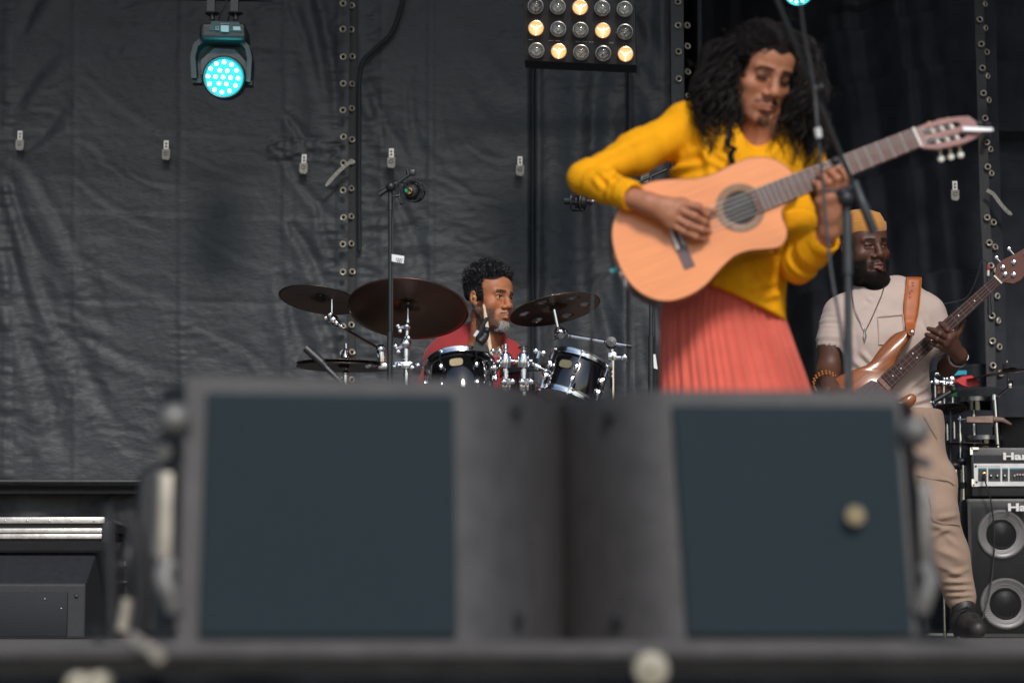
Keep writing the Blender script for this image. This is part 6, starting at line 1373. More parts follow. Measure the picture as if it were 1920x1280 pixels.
# cable from the tail of the guitar
t = thing('guitar_cable', 'guitar cable with teal plug leaving the tail of the acoustic guitar', 'cable', G(1150, 497, -.05))
b = MB(); b.rod(G(1166, 494, -.05), G(1154, 500, -.05), .006, 10); b.build('plug_tip', M_steel, t)
b = MB(); b.rod(G(1157, 498, -.05), G(1141, 504, -.05), .0065, 12); b.build('plug_sleeve', mat('teal_plastic', (.10, .45, .50), .4), t)
b = MB(); b.tube(catmull([G(1141, 504, -.05), G(1124, 514, -.05), G(1112, 530, -.045), G(1106, 560, -.03), G(1104, 640, -.02), P(1108, 760, 6.1), P(1120, 1000, 6.2), Vector((P(1130, 1190, 6.2).x, 6.3, .01))], 8), .0036, 8); b.build('cord', M_rubber, t)
# ================================================================= bassist
bs_ = thing('person', 'bassist in a mustard beanie, pale pink tee and sand cargo trousers', 'person', (P(1690, 1190, 9.6).x, 9.6, 0))
SK_B = (.098, .043, .028); dk = (.010, .008, .007); Yb = 9.6
def b_jaw(x, y, z, ax_, nz): return np.maximum(smoothstep(-.030, -.062, z-.55*np.maximum(0, y+.045)-.0)*smoothstep(.030, .044, ax_), smoothstep(-.088, -.096, z))*(y < .02)*(y < .035)*smoothstep(-.170, -.155, z)
def b_must(x, y, z, ax_, nz): return smoothstep(.006, .002, np.abs(z+.0585+.25*np.maximum(0, ax_-.012)))*smoothstep(.032, .024, ax_)*(y < -.08)*.8+smoothstep(.010, .005, np.abs(ax_-.027))*smoothstep(-.058, -.064, z)*smoothstep(-.095, -.085, z)*(y < -.07)*.6
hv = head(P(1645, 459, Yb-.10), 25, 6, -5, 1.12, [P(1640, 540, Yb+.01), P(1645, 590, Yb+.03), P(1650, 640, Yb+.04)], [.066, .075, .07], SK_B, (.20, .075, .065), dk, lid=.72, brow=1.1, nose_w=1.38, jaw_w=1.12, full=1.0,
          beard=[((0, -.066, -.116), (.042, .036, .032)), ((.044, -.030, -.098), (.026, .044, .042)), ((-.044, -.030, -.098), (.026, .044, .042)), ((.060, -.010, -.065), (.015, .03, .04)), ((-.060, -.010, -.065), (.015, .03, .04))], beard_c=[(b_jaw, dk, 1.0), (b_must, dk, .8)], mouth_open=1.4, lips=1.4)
bV, bF, bC, bH, bR, bT = hv; bp_ = [(bV, bF, bC)]
# arms: bare below the sleeve
sh0, el0, wr0 = P(1573, 592, 9.62), P(1552, 700, 9.58), P(1556, 735, 9.38)
Bk = 9.40
LB = [[(P(1788, 634, 9.40), .0150), (P(1797, 622, 9.44), .0130), (P(1803, 609, 9.45), .0120), (P(1808, 600, 9.45), .0095)],
      [(P(1786, 628, 9.32), .0130), (P(1776, 618, 9.30), .0110), (P(1768, 610, 9.32), .0102), (P(1763, 606, 9.35), .0088)],
      [(P(1778, 634, 9.31), .0130), (P(1762, 625, 9.28), .0112), (P(1749, 619, 9.31), .0102), (P(1741, 616, 9.34), .0088)],
      [(P(1773, 643, 9.32), .0126), (P(1757, 635, 9.29), .0108), (P(1745, 630, 9.31), .0100), (P(1737, 627, 9.34), .0086)],
      [(P(1770, 652, 9.34), .0115), (P(1757, 647, 9.31), .0096), (P(1748, 643, 9.32), .0088), (P(1741, 640, 9.34), .0076)]]
wlb = P(1800, 667, 9.40); elb = P(1768, 696, 9.66)
V, F = hand(LB, wlb, wlb.lerp(elb, .75), (.031, .041), h=.0024, palm_r=.0155); bp_.append((V, F, handcol(V, SK_B, [f[-1][0] for f in LB], (.17, .09, .065))))
RB = [[(P(1578, 742, 9.33), .013), (P(1592, 748, 9.31), .0115), (P(1606, 754, 9.31), .0095)], [(P(1586, 738, 9.30), .0125), (P(1602, 742, 9.28), .0105), (P(1612, 752, 9.29), .0085)], [(P(1582, 746, 9.30), .0125), (P(1598, 752, 9.28), .0105), (P(1607, 760, 9.29), .0085)],
      [(P(1577, 753, 9.30), .012), (P(1592, 759, 9.28), .0100), (P(1600, 766, 9.29), .008)], [(P(1571, 758, 9.31), .011), (P(1583, 766, 9.29), .009), (P(1590, 772, 9.30), .0075)]]
V, F = hand(RB, P(1560, 732, 9.38), el0, (.031, .046), h=.0026); bp_.append((V, F, handcol(V, SK_B, [f[-1][0] for f in RB], (.17, .09, .065))))
s = SDF(np.array(P(1500, 760, 9.75))-np.array([.0, .5, 0]), np.array(P(1620, 540, 9.75)), .006); s.chain([sh0, el0.lerp(sh0, .45), el0], [.062, .056, .046], .02); s.cone(el0, wr0, .046, .036, .03)
V, F = s.mesh(); V = relax(V, F, 2); bp_.append((V, F, handcol(V, SK_B, [], (0, 0, 0))))
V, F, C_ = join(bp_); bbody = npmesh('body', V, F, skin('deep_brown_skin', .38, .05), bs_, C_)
fuzz('beard', bs_, bV, bF, bH, bR, 1.12, b_jaw, 3200, .0025, .006, .5, M_hair, r0=.0008, side=.6); fuzz('moustache', bs_, bV, bF, bH, bR, 1.12, b_must, 250, .003, .006, .8, M_hair)
fuzz('eyebrows', bs_, bV, bF, bH, bR, 1.12, brow_m, 120, .003, .005, .1, M_hair, side=1.1, r0=.0006)
eyeballs(bs_, bH, bR, 1.12, (.15, -.9, -.45), M_iris)
# beanie
M_bean = mat('mustard_wool', (.56, .245, .05), .9, 0, .08, 50, .35, 500, sheen=.2)
def band(y0, y1, lo_, up_, r, grow, tw, name, par, fold=0.0):
    n = 64; b = MB(); rows = []
    for (f, gr) in lo_:
        rows.append([Vector(bT(*( (r[0]*gr*math.cos(a)), y0+r[1]*gr*math.sin(a), f(a)))) for a in np.linspace(0, 2*PI, n, endpoint=False)])
    b.add([p for q in rows for p in q], [(i*n+j, i*n+(j+1) % n, (i+1)*n+(j+1) % n, (i+1)*n+j) for i in range(len(rows)-1) for j in range(n)])
    return b.build(name, M_bean, par)
base = lambda a: .040-.012*math.sin(a)*-1*0+.018*(-math.sin(a))*.0+(.022 if False else 0)+(-.030*max(0, math.sin(a))+.006*max(0, -math.sin(a)))
cuffr = [(lambda a: base(a)+.002, .955), (lambda a: base(a), .99), (lambda a: base(a)+.006, 1.02), (lambda a: base(a)+.022+.002*math.sin(3*a), 1.035), (lambda a: base(a)+.040+.003*math.sin(2*a+1), 1.02), (lambda a: base(a)+.0425+.003*math.sin(2*a+1), .985), (lambda a: base(a)+.038, .95)]
be = thing('beanie', 'mustard yellow rolled beanie on the bassist head', 'hat', bT(0, 0, .08))
band(.010, 0, cuffr, None, (.0815, .1015), 0, 0, 'cuff', be)
crown = [(lambda a: base(a)+.030, .955), (lambda a: base(a)*.6+.060, .965), (lambda a: base(a)*.4+.082+.004*math.sin(2*a), .93), (lambda a: .012*0+.112+.004*math.sin(2*a+.5)+base(a)*.15, .80), (lambda a: .126+.004*math.sin(a), .56), (lambda a: .131+.003*math.sin(a+1), .28), (lambda a: .132, .02)]
band(.012, 0, crown, None, (.0815, .1015), 0, 0, 'crown', be)
# tee
M_tee = mat('pale_pink_cotton', (.50, .395, .345), .85, 0, .04, 20, .25, 700, sheen=.1)
s = SDF(np.array(P(1515, 800, 9.75))-np.array([0, .62, 0]), np.array(P(1850, 500, 9.9)), .0065)
s.chain([P(1638, 790, 9.62), P(1640, 720, 9.62), P(1630, 640, 9.62), P(1630, 595, 9.63)], [.145, .145, .15, .12], .05)
s.chain([P(1695, 790, 9.62), P(1688, 720, 9.62), P(1692, 640, 9.62), P(1695, 595, 9.63)], [.122, .112, .122, .11], .05)
s.cone(P(1630, 580, 9.63), P(1585, 585, 9.62), .085, .075, .05); s.cone(P(1695, 580, 9.63), P(1732, 585, 9.63), .09, .08, .05); s.cone(P(1640, 560, 9.63), P(1680, 556, 9.64), .085, .085, .05)
s.chain([P(1576, 592, 9.62), P(1566, 630, 9.61), P(1560, 668, 9.60)], [.075, .070, .068], .02); s.chain([P(1740, 594, 9.63), P(1758, 634, 9.62), P(1766, 668, 9.60)], [.076, .070, .068], .02)
s.cone(P(1559, 683, 9.6), P(1555, 740, 9.6), .09, .09, 0, '-'); s.cone(P(1776, 686, 9.6), P(1780, 740, 9.6), .085, .085, 0, '-')
s.cone(P(1642, 480, 9.60), P(1640, 520, 9.53), .085, .052, .006, '-')
s.half(P(1690, 782, 9.6), (.02, 0, -1), .004)
def bf(V, N):
    d = .004*vnoise3(V, 11, 3)+.0018*vnoise3(V, 34, 4)+sleeve_folds(V, sh0, P(1560, 655, 9.6), .003, 32, 2, .1)
    for (a, c, w_, am) in (((1600, 675), (1625, 700), .012, .008), ((1612, 660), (1640, 690), .01, .007), ((1590, 610), (1600, 680), .012, .006), ((1700, 760), (1752, 740), .012, .009), ((1690, 775), (1755, 760), .010, .009), ((1710, 745), (1750, 715), .012, .008), ((1700, 730), (1748, 690), .012, .006), ((1625, 555), (1640, 566), .008, .005), ((1620, 575), (1660, 580), .012, .004), ((1730, 600), (1745, 650), .012, .007), ((1740, 590), (1765, 640), .01, .005)):
        aa, cc = np.array(P(*a, 9.5))[[0, 2]], np.array(P(*c, 9.5))[[0, 2]]; q = V[:, [0, 2]]; dd = cc-aa; t = np.clip(((q-aa)@dd)/(dd@dd), 0, 1); e = np.linalg.norm(q-aa-t[:, None]*dd, axis=1)
        d = d+am*np.sin(PI*np.clip(t*.9+.05, 0, 1))*(np.exp(-(e/w_)**2)-.5*np.exp(-((e-w_*1.6)/w_)**2))*smoothstep(.2, -.3, N[:, 1])
    return d
V, F = cloth(s, bf); tee = npmesh('t_shirt', V, F, M_tee, bs_)
teeV = V
def front_y(px, py, y0=9.6):
    """depth of the front of the shirt seen at a pixel"""
    p = P(px, py, 9.5); d = np.hypot(teeV[:, 0]-p.x, teeV[:, 2]-p.z); i = np.argsort(d)[:40]; return teeV[i, 1].min()
b = MB(); st_ = [(1644, 595), (1693, 589), (1694, 645), (1645, 648)]
for i in range(4):
    a, c = st_[i], st_[(i+1) % 4]; pts = [P(a[0]+(c[0]-a[0])*t, a[1]+(c[1]-a[1])*t, 9.5) for t in np.linspace(0, 1, 9)]
    pts = [Vector((p.x, front_y(*[a[0]+(c[0]-a[0])*t, a[1]+(c[1]-a[1])*t])-.002, p.z)) for p, t in zip(pts, np.linspace(0, 1, 9))]
    b.tube(pts, .0022, 5)
b.build('pocket_seam', M_tee, tee)
# necklace
nl = thing('necklace', 'thin chain necklace with an arrow shaped pendant on the bassist chest', 'necklace', P(1619, 630, 9.4))
def chain_pts(L): return [Vector((P(x, y, 9.5).x, front_y(x, y)-.004, P(x, y, 9.5).z)) for x, y in L]
M_silver = mat('silver_chain', (.70, .66, .60), .3, 1., .1)
b = MB(); b.tube(catmull(chain_pts([(1602, 532), (1601, 562), (1606, 590), (1613, 610), (1618, 622)]), 6), .0018, 5); b.tube(catmull(chain_pts([(1666, 514), (1657, 545), (1645, 572), (1630, 603), (1620, 622)]), 6), .0018, 5); b.build('chain', M_silver, nl)
q = chain_pts([(1619, 621), (1619, 628), (1618.5, 644)]); b = MB(); b.tube([q[0], q[1], q[1].lerp(q[2], .3), q[2]], [.004, .0045, .008, .001], 8); b.sphere(q[0], .006, 8); b.build('pendant', M_silver, nl)
# bracelet and watch
br_ = thing('bracelet', 'orange beaded bracelet on the bassist right wrist', 'bracelet', P(1545, 715, 9.4)); 
M_bead = mat('amber_bead', (.42, .14, .03), .3, 0, .3, 200); pc_ = P(1547, 716, 9.47); axd = (P(1560, 740, 9.36)-P(1548, 690, 9.56)).normalized(); Mb_ = frame(axd); bd0 = None
for rr_, dz in ((.047, 0), (.045, .016)):
    for k_ in range(20):
        a = 2*PI*k_/20; p = pc_+axd*dz+Mb_ @ Vector((rr_*math.cos(a), rr_*math.sin(a), 0))
        if bd0 is None: b = MB(); b.sphere(p, .0048, 7); bd0 = b.build('bead', M_bead, br_); bp0 = p
        else: q = bd0.copy(); COL.objects.link(q); q.parent = br_; q.location = p-bp0
wt = thing('wristwatch', 'bright silver watch on the bassist left wrist', 'watch', P(1802, 664, 9.4)); axd = (wlb-elb).normalized()
b = MB(); b.lathe([(.037, -.011), (.039, -.009), (.039, .009), (.037, .011)], wlb-axd*.030, axd, 28, caps=False); b.build('band', mat('watch_silver', (.85, .82, .84), .22, 1.), wt)
b = MB(); b.lathe([(.017, 0), (.017, .006), (.014, .008), (0, .008)], wlb-axd*.03+Vector((.018, -.033, .0)), (.4, -1, .1), 20); b.build('case', M_white, wt)
# trousers
M_trs = mat('sand_cotton', (.335, .232, .170), .85, 0, .05, 12, .3, 500, sheen=.1)
s = SDF(np.array(P(1590, 1180, 9.8))-np.array([0, .65, 0]), np.array(P(1860, 755, 9.95)), .0075)
kn = P(1752, 960, 9.50); an = P(1801, 1118, 9.55); hp0 = P(1702, 805, 9.62)
s.chain([P(1700, 775, 9.62), hp0, hp0.lerp(kn, .55), kn, kn.lerp(an, .5), an], [.128, .135, .108, .088, .080, .064], .03)
s.chain([P(1655, 775, 9.62), P(1648, 830, 9.62), P(1640, 980, 9.6), P(1632, 1130, 9.62)], [.13, .125, .085, .062], .03)
s.cone(P(1655, 790, 9.62), P(1700, 790, 9.62), .13, .13, .04); s.half(P(1690, 768, 9.6), (0, 0, 1), .004)
s.ell(P(1775, 905, 9.50), (.045, .052, .08), None, .03)
def tf(V, N):
    d = .004*vnoise3(V, 9, 3)+.002*vnoise3(V, 30, 4)
    for (a, c, w_, am) in (((1735, 985), (1790, 1000), .014, .012), ((1740, 1010), (1775, 990), .012, .010), ((1750, 1030), (1800, 1050), .014, .010), ((1760, 1000), (1800, 1030), .012, .010), ((1745, 975), (1795, 965), .012, .012), ((1755, 1060), (1815, 1085), .012, .010), ((1765, 1090), (1825, 1090), .010, .014), ((1770, 1104), (1828, 1104), .008, .014), ((1772, 1116), (1830, 1114), .008, .016), ((1768, 1080), (1820, 1065), .012, .010), ((1738, 890), (1800, 912), .006, .008), ((1735, 770), (1756, 815), .008, .010), ((1700, 900), (1735, 960), .014, .008), ((1690, 940), (1740, 975), .014, .010), ((1758, 810), (1766, 820), .008, .006)):
        aa, cc = np.array(P(*a, 9.5))[[0, 2]], np.array(P(*c, 9.5))[[0, 2]]; q = V[:, [0, 2]]; dd = cc-aa; t = np.clip(((q-aa)@dd)/(dd@dd), 0, 1); e = np.linalg.norm(q-aa-t[:, None]*dd, axis=1)
        d = d+.62*am*np.sin(PI*np.clip(t*.9+.05, 0, 1))*(np.exp(-np.abs(e/(w_*.8))**1.4)-.5*np.exp(-((e-w_*1.5)/w_)**2))*smoothstep(.3, -.3, N[:, 1])
    return d
V, F = cloth(s, tf); teeV = V; trs = npmesh('trousers', V, F, M_trs, bs_)
def seam(L, name, par, m, r=.002):
    pts = [Vector((P(x, y, 9.5).x, front_y(x, y)-.0005, P(x, y, 9.5).z)) for x, y in L]; b = MB(); b.tube(catmull(pts, 4), r, 5); b.build(name, m, par)
seam([(1731, 905), (1738, 950), (1742, 975), (1770, 982), (1797, 985)], 'cargo_pocket_seam', trs, M_trs); seam([(1716, 893), (1740, 899), (1770, 902), (1785, 910)], 'cargo_pocket_seam', trs, M_trs); seam([(1731, 782), (1742, 800), (1757, 822)], 'pocket_seam', trs, M_trs)
M_sock = mat('mauve_sock', (.24, .15, .125), .9, 0, .05, 40, .2, 500)
b = MB(); b.rod(P(1805, 1105, 9.55), P(1806, 1172, 9.53), .050, 16, .045); b.rod(P(1633, 1110, 9.62), P(1632, 1172, 9.6), .050, 16, .045); b.build('ribbed_cuff', M_sock, trs)
M_shoe = mat('dark_leather_shoe', (.030, .027, .026), .5, 0, .2, 40, .2, 150)
for (x_, yy_, dx) in ((1808, 9.52, .018), (1632, 9.6, -.02)):
    px_ = P(x_, 1180, yy_).x; s = SDF((px_-.09, yy_-.27, -.005), (px_+.13, yy_+.14, .18), .005)
    s.cone((px_, yy_+.03, .055), (px_+dx*.5, yy_-.08, .055), .048, .046, .03); s.cone((px_+dx*.5, yy_-.08, .05), (px_+dx, yy_-.17, .038), .045, .036, .03); s.cone((px_, yy_+.02, .07), (px_, yy_+.01, .125), .045, .046, .03); s.half((px_, yy_, .004), (0, 0, -1))
    V, F = s.mesh(); V = relax(V, F, 2); so_ = npmesh('shoe', V, F, M_shoe, bs_)
    b = MB()
    for q in range(6): f = q/5; c = Vector((px_+dx*(.25+.55*f), yy_-.035-.10*f, .118-.040*f)); b.tube([c+Vector((-.028, .006, -.008)), c+Vector((0, -.008, .005)), c+Vector((.028, .006, -.008))], .0042, 6)
    b.build('laces', M_black, so_)
    b = MB(); b.box((px_-.002+dx*.2, yy_-.028, .128), (.012, .004, .014)); b.build('tongue_mark', M_gold, so_)
# ---- bass guitar
BO = P(1655, 722, 9.40); e_ = P(1869, 526, 9.40); BA = (e_-BO).normalized(); BNn = Vector((0, -1, .10)); BNn = (BNn-BA*BNn.dot(BA)).normalized(); BV = BA.cross(BNn); BV = BV if BV.z < 0 else -BV
sb = S(9.40); dpx = Vector((1869-1655, 526-722)); dpx.normalize()
def buv(px, py): dx, dy = px-1655, py-722; return ((dx*dpx.x+dy*dpx.y)*sb, (-dx*dpx.y+dy*dpx.x)*sb)
def B_(px, py, o=0.0): u, v = buv(px, py); return BO+BA*u+BV*v+BNn*o
def Bu(u, v, o=0.0): return BO+BA*u+BV*v+BNn*o
bg_ = thing('bass_guitar', 'natural brown wooden electric bass held by the bassist', 'bass guitar', BO)
M_dsteel = mat('dull_steel', (.16, .15, .14), .5, .4, .1); M_bassw = mat('bass_wood', (.25, .078, .022), .3, 0, .35, 7, 0, coat=.3, spec=.3, roty=R(41), stretch=(1.5, 1.2, 22))
bo = [(1712, 619), (1706, 615), (1696, 617), (1677, 625), (1657, 645), (1642, 665), (1630, 680), (1612, 688), (1594, 695), (1572, 705), (1556, 722), (1548, 748), (1552, 785), (1572, 812), (1602, 822), (1632, 812), (1652, 792), (1668, 778), (1690, 772), (1706, 764), (1717, 752), (1716, 741), (1706, 738), (1694, 744), (1680, 750), (1668, 744), (1676, 726), (1688, 706), (1678, 694), (1682, 672), (1694, 652), (1708, 632)]
pl = [(p.x, p.y) for p in catmull([Vector((*buv(*p), 0)) for p in bo], 5, True)]; kk = len(pl)
ar = sum(pl[i][0]*pl[(i+1) % kk][1]-pl[(i+1) % kk][0]*pl[i][1] for i in range(kk)); i1 = inset(pl, .006*(1 if ar > 0 else -1))
r0 = [Bu(u, v, 0) for u, v in i1]; r1 = [Bu(u, v, -.006) for u, v in pl]; r2 = [Bu(u, v, -.036) for u, v in pl]; r3 = [Bu(u, v, -.042) for u, v in i1]
b = MB(); b.add(r0+r1+r2+r3, [tuple(range(kk)), tuple(range(3*kk, 4*kk))[::-1]]+[(r*kk+i, r*kk+(i+1) % kk, (r+1)*kk+(i+1) % kk, (r+1)*kk+i) for r in range(3) for i in range(kk)]); b.build('body', M_bassw, bg_, True, 50)
nu = (e_-BO).length; wN, wB = .021, .031; u0 = buv(1672, 706)[0]-.03
b = MB(); q = [Bu(u0, -wB, .012), Bu(nu, -wN, .012), Bu(nu, wN, .012), Bu(u0, wB, .012)]; b.hexa(q+[p-BNn*.006 for p in q]); fb = b.build('fretboard', mat('rosewood_board', (.040, .014, .012), .6, 0, .2, 20, stretch=(2, 2, 10), spec=.2), bg_, False)
b = MB(); q = [Bu(u0-.02, -wB*.98, .006), Bu(nu+.005, -wN*.98, .006), Bu(nu+.005, wN*.98, .006), Bu(u0-.02, wB*.98, .006)]; b.hexa(q+[p-BNn*.022 for p in q]); b.build('neck', M_neck, bg_, False)
Ls = nu+.30
for n_ in range(1, 21):
    u = nu-Ls*(1-2**(-n_/12))
    if u < u0+.004: break
    hw_ = wB+(wN-wB)*(u-u0)/(nu-u0); b = MB(); b.rod(Bu(u, -hw_, .0122), Bu(u, hw_, .0122), .0008, 5); b.build('fret', M_dsteel, fb)
    if n_ in (3, 5, 7, 9, 12, 15, 17, 19):
        up = nu-Ls*(1-2**(-(n_-1)/12)); um = (u+up)/2
        for vv in ((-.012, .012) if n_ == 12 else (0,)): b = MB(); b.lathe([(.0028, 0), (.0028, .0006), (0, .0008)], Bu(um, vv, .012), BNn, 12); b.build('dot', M_bone, fb)
b = MB(); q = [Bu(nu, -wN, .016), Bu(nu+.006, -wN, .016), Bu(nu+.006, wN, .016), Bu(nu, wN, .016)]; b.hexa(q+[p-BNn*.012 for p in q]); b.build('nut', M_bone, bg_, False)
ho = [(1866, 519), (1872, 505), (1874, 492), (1886, 482), (1910, 470), (1935, 455), (1965, 440), (1975, 450), (1965, 470), (1940, 495), (1918, 521), (1904, 528), (1888, 525), (1876, 531)]
b = MB(); b.prism([buv(*p) for p in ho], BO+BNn*.004, BA, BV, BNn*-.014); hsb = b.build('headstock', mat('bass_headstock', (.10, .034, .022), .5, 0, .15, spec=.25), bg_, False)
for (tx, ty) in ((1885, 497), (1889, 510), (1905, 511), (1906, 487), (1930, 470)):
    b = MB(); b.lathe([(.010, 0), (.010, .004), (.006, .006), (.006, .016), (0, .017)], B_(tx, ty, .004), BNn, 14); b.build('tuner_post', M_chrome, hsb)
for (tx, ty) in ((1876, 482), (1900, 465)): b = MB(); b.rod(B_(tx+8, ty+6, -.008), B_(tx, ty-4, -.008), .004); b.sphere(B_(tx-1, ty-6, -.008), .010, 8, (1, .5, 1)); b.build('tuner_key', M_chrome, hsb)
posts = [(1885, 497), (1889, 510), (1906, 487), (1905, 511)]
for i in range(4):
    f = (i-1.5)/1.5; b = MB(); b.rod(Bu(-.22, f*.030, .018), Bu(nu+.003, f*.0155, .0165), .0007, 5); b.rod(Bu(nu+.003, f*.0155, .0165), B_(*posts[i], .012), .0007, 5); b.build('string', M_dsteel, bg_)
b = MB(); c_ = [Bu(-.085, -.055, .0015), Bu(-.02, -.045, .0015), Bu(-.005, -.02, .0015), Bu(-.01, .05, .0015), Bu(-.06, .075, .0015), Bu(-.13, .07, .0015), Bu(-.14, -.03, .0015)]
b.add(c_+[p-BNn*.0012 for p in c_], [tuple(range(7)), tuple(range(7, 14))[::-1]]+[(i, 7+i, 7+(i+1) % 7, (i+1) % 7) for i in range(7)]); b.build('pickguard', mat('tortoise_guard', (.05, .012, .008), .15, 0, .4, 60, coat=.6), bg_, False)
b = MB(); q = [Bu(-.115, -.042, .012), Bu(-.09, -.042, .012), Bu(-.09, .042, .012), Bu(-.115, .042, .012)]; b.hexa(q+[p-BNn*.011 for p in q]); b.build('pickup', M_black, bg_, False)
b = MB(); q = [Bu(-.235, -.04, .012), Bu(-.19, -.04, .012), Bu(-.19, .04, .012), Bu(-.235, .04, .012)]; b.hexa(q+[p-BNn*.012 for p in q]); b.build('bridge', M_chrome, bg_, False)
# strap over the shoulder
M_leather = mat('tan_leather', (.40, .105, .025), .5, 0, .12, 25, .15, 200)
sp2 = [(1709, 545, -.14), (1712, 522, -.02), (1713, 520, -.05)]
cen = [(1712, 519, 9.66), (1714, 521, 9.56), (1713, 535, 9.515), (1710, 565, 9.49), (1708, 590, 9.475), (1707, 608, 9.45), (1708, 622, 9.40), (1709, 628, 9.385)]; wid = [.030, .031, .032, .033, .030, .022, .015, .011]
teeV_t = np.array(tee.data.vertices[0].co)  # shirt surface for the strap
tv = np.empty(len(tee.data.vertices)*3); tee.data.vertices.foreach_get('co', tv); teeV = tv.reshape(-1, 3)+np.array(OFF[tee])
cp = []
for i, (x, y, d) in enumerate(cen):
    if 2 <= i <= 5: d = min(d+.05, front_y(x, y)-.006)
    cp.append(P(x, y, d))
cc = catmull(cp, 5); ww = np.interp(np.linspace(0, 7, len(cc)), range(8), wid); b = MB(); vs = []
for i, p in enumerate(cc):
    X_ = Vector((1, .12, 0)).normalized(); vs += [p-X_*ww[i], p-X_*ww[i]*.5+Vector((0, -.002, 0)), p+X_*ww[i]*.5+Vector((0, -.002, 0)), p+X_*ww[i]]
b.add(vs, [(4*i+j, 4*i+j+1, 4*i+5+j, 4*i+4+j) for i in range(len(cc)-1) for j in range(3)]); st = b.build('strap', M_leather, bg_); st.modifiers.new('t', 'SOLIDIFY').thickness = .004
for dx in (-1, 1):
    b = MB(); b.tube([p+Vector((dx*(ww[i]-.004), -.0055, 0)) for i, p in enumerate(cc) if 4 < i < 30], .0009, 5); b.build('stitching', mat('strap_thread', (.55, .25, .10), .7) if dx < 0 else bpy.data.materials['strap_thread'], st)
for (sx_, sy_) in ((1711, 535), (1710, 545), (1711, 530)): b = MB(); b.sphere(P(sx_, sy_, 9.485), .0042, 8); b.build('rivet', M_steel, st)
b = MB(); b.lathe([(.009, 0), (.009, .004), (.006, .007), (0, .008)], P(1710, 622, 9.385), (0, -1, 0), 14); b.build('strap_button', M_chrome, bg_)
# ================================================================= drummer
dm = thing('person', 'drummer with short curly hair and greying beard in a red tee behind the cymbals', 'person', (P(905, 1190, 9.65).x, 9.65, 0))
SK_D = (.42, .165, .078); dk2 = (.016, .014, .014); Yd = 9.5
def d_beard(x, y, z, ax_, nz): return np.maximum(smoothstep(-.036, -.058, z-.35*np.maximum(0, y+.04))*smoothstep(.030, .046, ax_)*(y < .01), smoothstep(-.084, -.092, z)*(y < -.02))*(.85+.4*nz)*smoothstep(-.150, -.120, z)
def d_grey(x, y, z, ax_, nz): return smoothstep(-.088, -.098, z)*smoothstep(.030, .018, ax_)*(y < -.055)*(.9+.5*nz)
def d_must(x, y, z, ax_, nz): return (smoothstep(.0050, .0015, np.abs(z+.0590+.12*ax_))*smoothstep(.029, .022, ax_)*smoothstep(.0015, .005, ax_)*(y < -.08)+.55*smoothstep(.006, .002, np.abs(ax_-.0275))*smoothstep(-.058, -.066, z)*smoothstep(-.096, -.084, z)*(y < -.06))*(.6+.7*nz)
def d_scalp(x, y, z, ax_, nz):
    hl = .070+.010*np.cos(ax_*55)
    front = smoothstep(-.004, .004, z-hl+.02*(y > -.03))*1.0
    side = smoothstep(.010, -.010, -(y+.030)+.012*nz-.0+.25*(z-.03))*smoothstep(-.030, -.020, z+.25*np.minimum(0, -(y-.02)))*1.0
    burn = smoothstep(.006, .0, np.abs(y+.022)-.010)*(z > -.05)*(z < .03)*(ax_ > .05)
    return np.clip(np.maximum(np.maximum(front*(y < .0), np.where(y > -.03, side, 0)), burn*.9), 0, 1)*np.where((ax_ > .0735)&(z < .03)|(z < -.045), 0, 1)
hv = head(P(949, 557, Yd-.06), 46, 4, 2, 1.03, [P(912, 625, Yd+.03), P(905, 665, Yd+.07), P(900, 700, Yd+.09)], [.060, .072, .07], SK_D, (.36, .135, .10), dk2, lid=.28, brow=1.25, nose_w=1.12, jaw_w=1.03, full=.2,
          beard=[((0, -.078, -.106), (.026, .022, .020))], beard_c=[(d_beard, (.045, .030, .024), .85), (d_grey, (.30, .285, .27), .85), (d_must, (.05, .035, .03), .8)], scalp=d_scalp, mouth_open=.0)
dV, dF, dC, dH, dR, dT = hv; parts = [(dV, dF, dC)]
s = SDF(np.array(P(770, 1195, 9.9))-np.array([0, .75, 0]), np.array(P(1010, 640, 9.95)), .009)
# legs and forearms, mostly hidden by the kit
s.chain([P(868, 930, 9.68), P(840, 935, 9.28), P(835, 1165, 9.3)], [.085, .062, .045], .02); s.chain([P(925, 930, 9.68), P(965, 935, 9.30), P(970, 1165, 9.3)], [.085, .062, .045], .02)
for x_ in (835, 970): s.cone(P(x_, 1172, 9.3), P(x_, 1176, 9.12), .042, .034, .02)
s.chain([P(822, 700, 9.64), P(806, 800, 9.60), P(870, 765, 9.36)], [.05, .044, .032], .02); s.chain([P(968, 690, 9.60), P(966, 780, 9.52), P(930, 760, 9.30)], [.05, .042, .032], .02)
V, F = s.mesh(); V = relax(V, F, 2); parts.append((V, F, handcol(V, SK_D, [], (0, 0, 0))))
for (kx, ky, kd, sg) in ((872, 764, 9.34, 1), (927, 758, 9.28, -1)):
    w0 = P(kx, ky, kd); J = [[(P(kx+sg*6, ky-8, kd-.02), .012), (P(kx+sg*10, ky-14, kd-.04), .010), (P(kx+sg*12, ky-18, kd-.06), .008)]]
    for q in range(4): J.append([(P(kx+sg*12, ky-6+q*5, kd-.05), .011), (P(kx+sg*16, ky-10+q*5, kd-.085), .009), (P(kx+sg*10, ky-12+q*5, kd-.10), .0075)])
    V, F = hand(J, w0, P(806 if sg > 0 else 966, 790, 9.58).lerp(w0, .5), (.028, .034), h=.0032); parts.append((V, F, handcol(V, SK_D, [], (0, 0, 0))))
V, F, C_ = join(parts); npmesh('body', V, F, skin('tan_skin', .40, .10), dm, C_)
eyeballs(dm, dH, dR, 1.03, (.12, -1, .0), M_iris)
M_red = mat('red_cotton', (.36, .028, .032), .85, 0, .06, 20, .25, 600, sheen=.12)
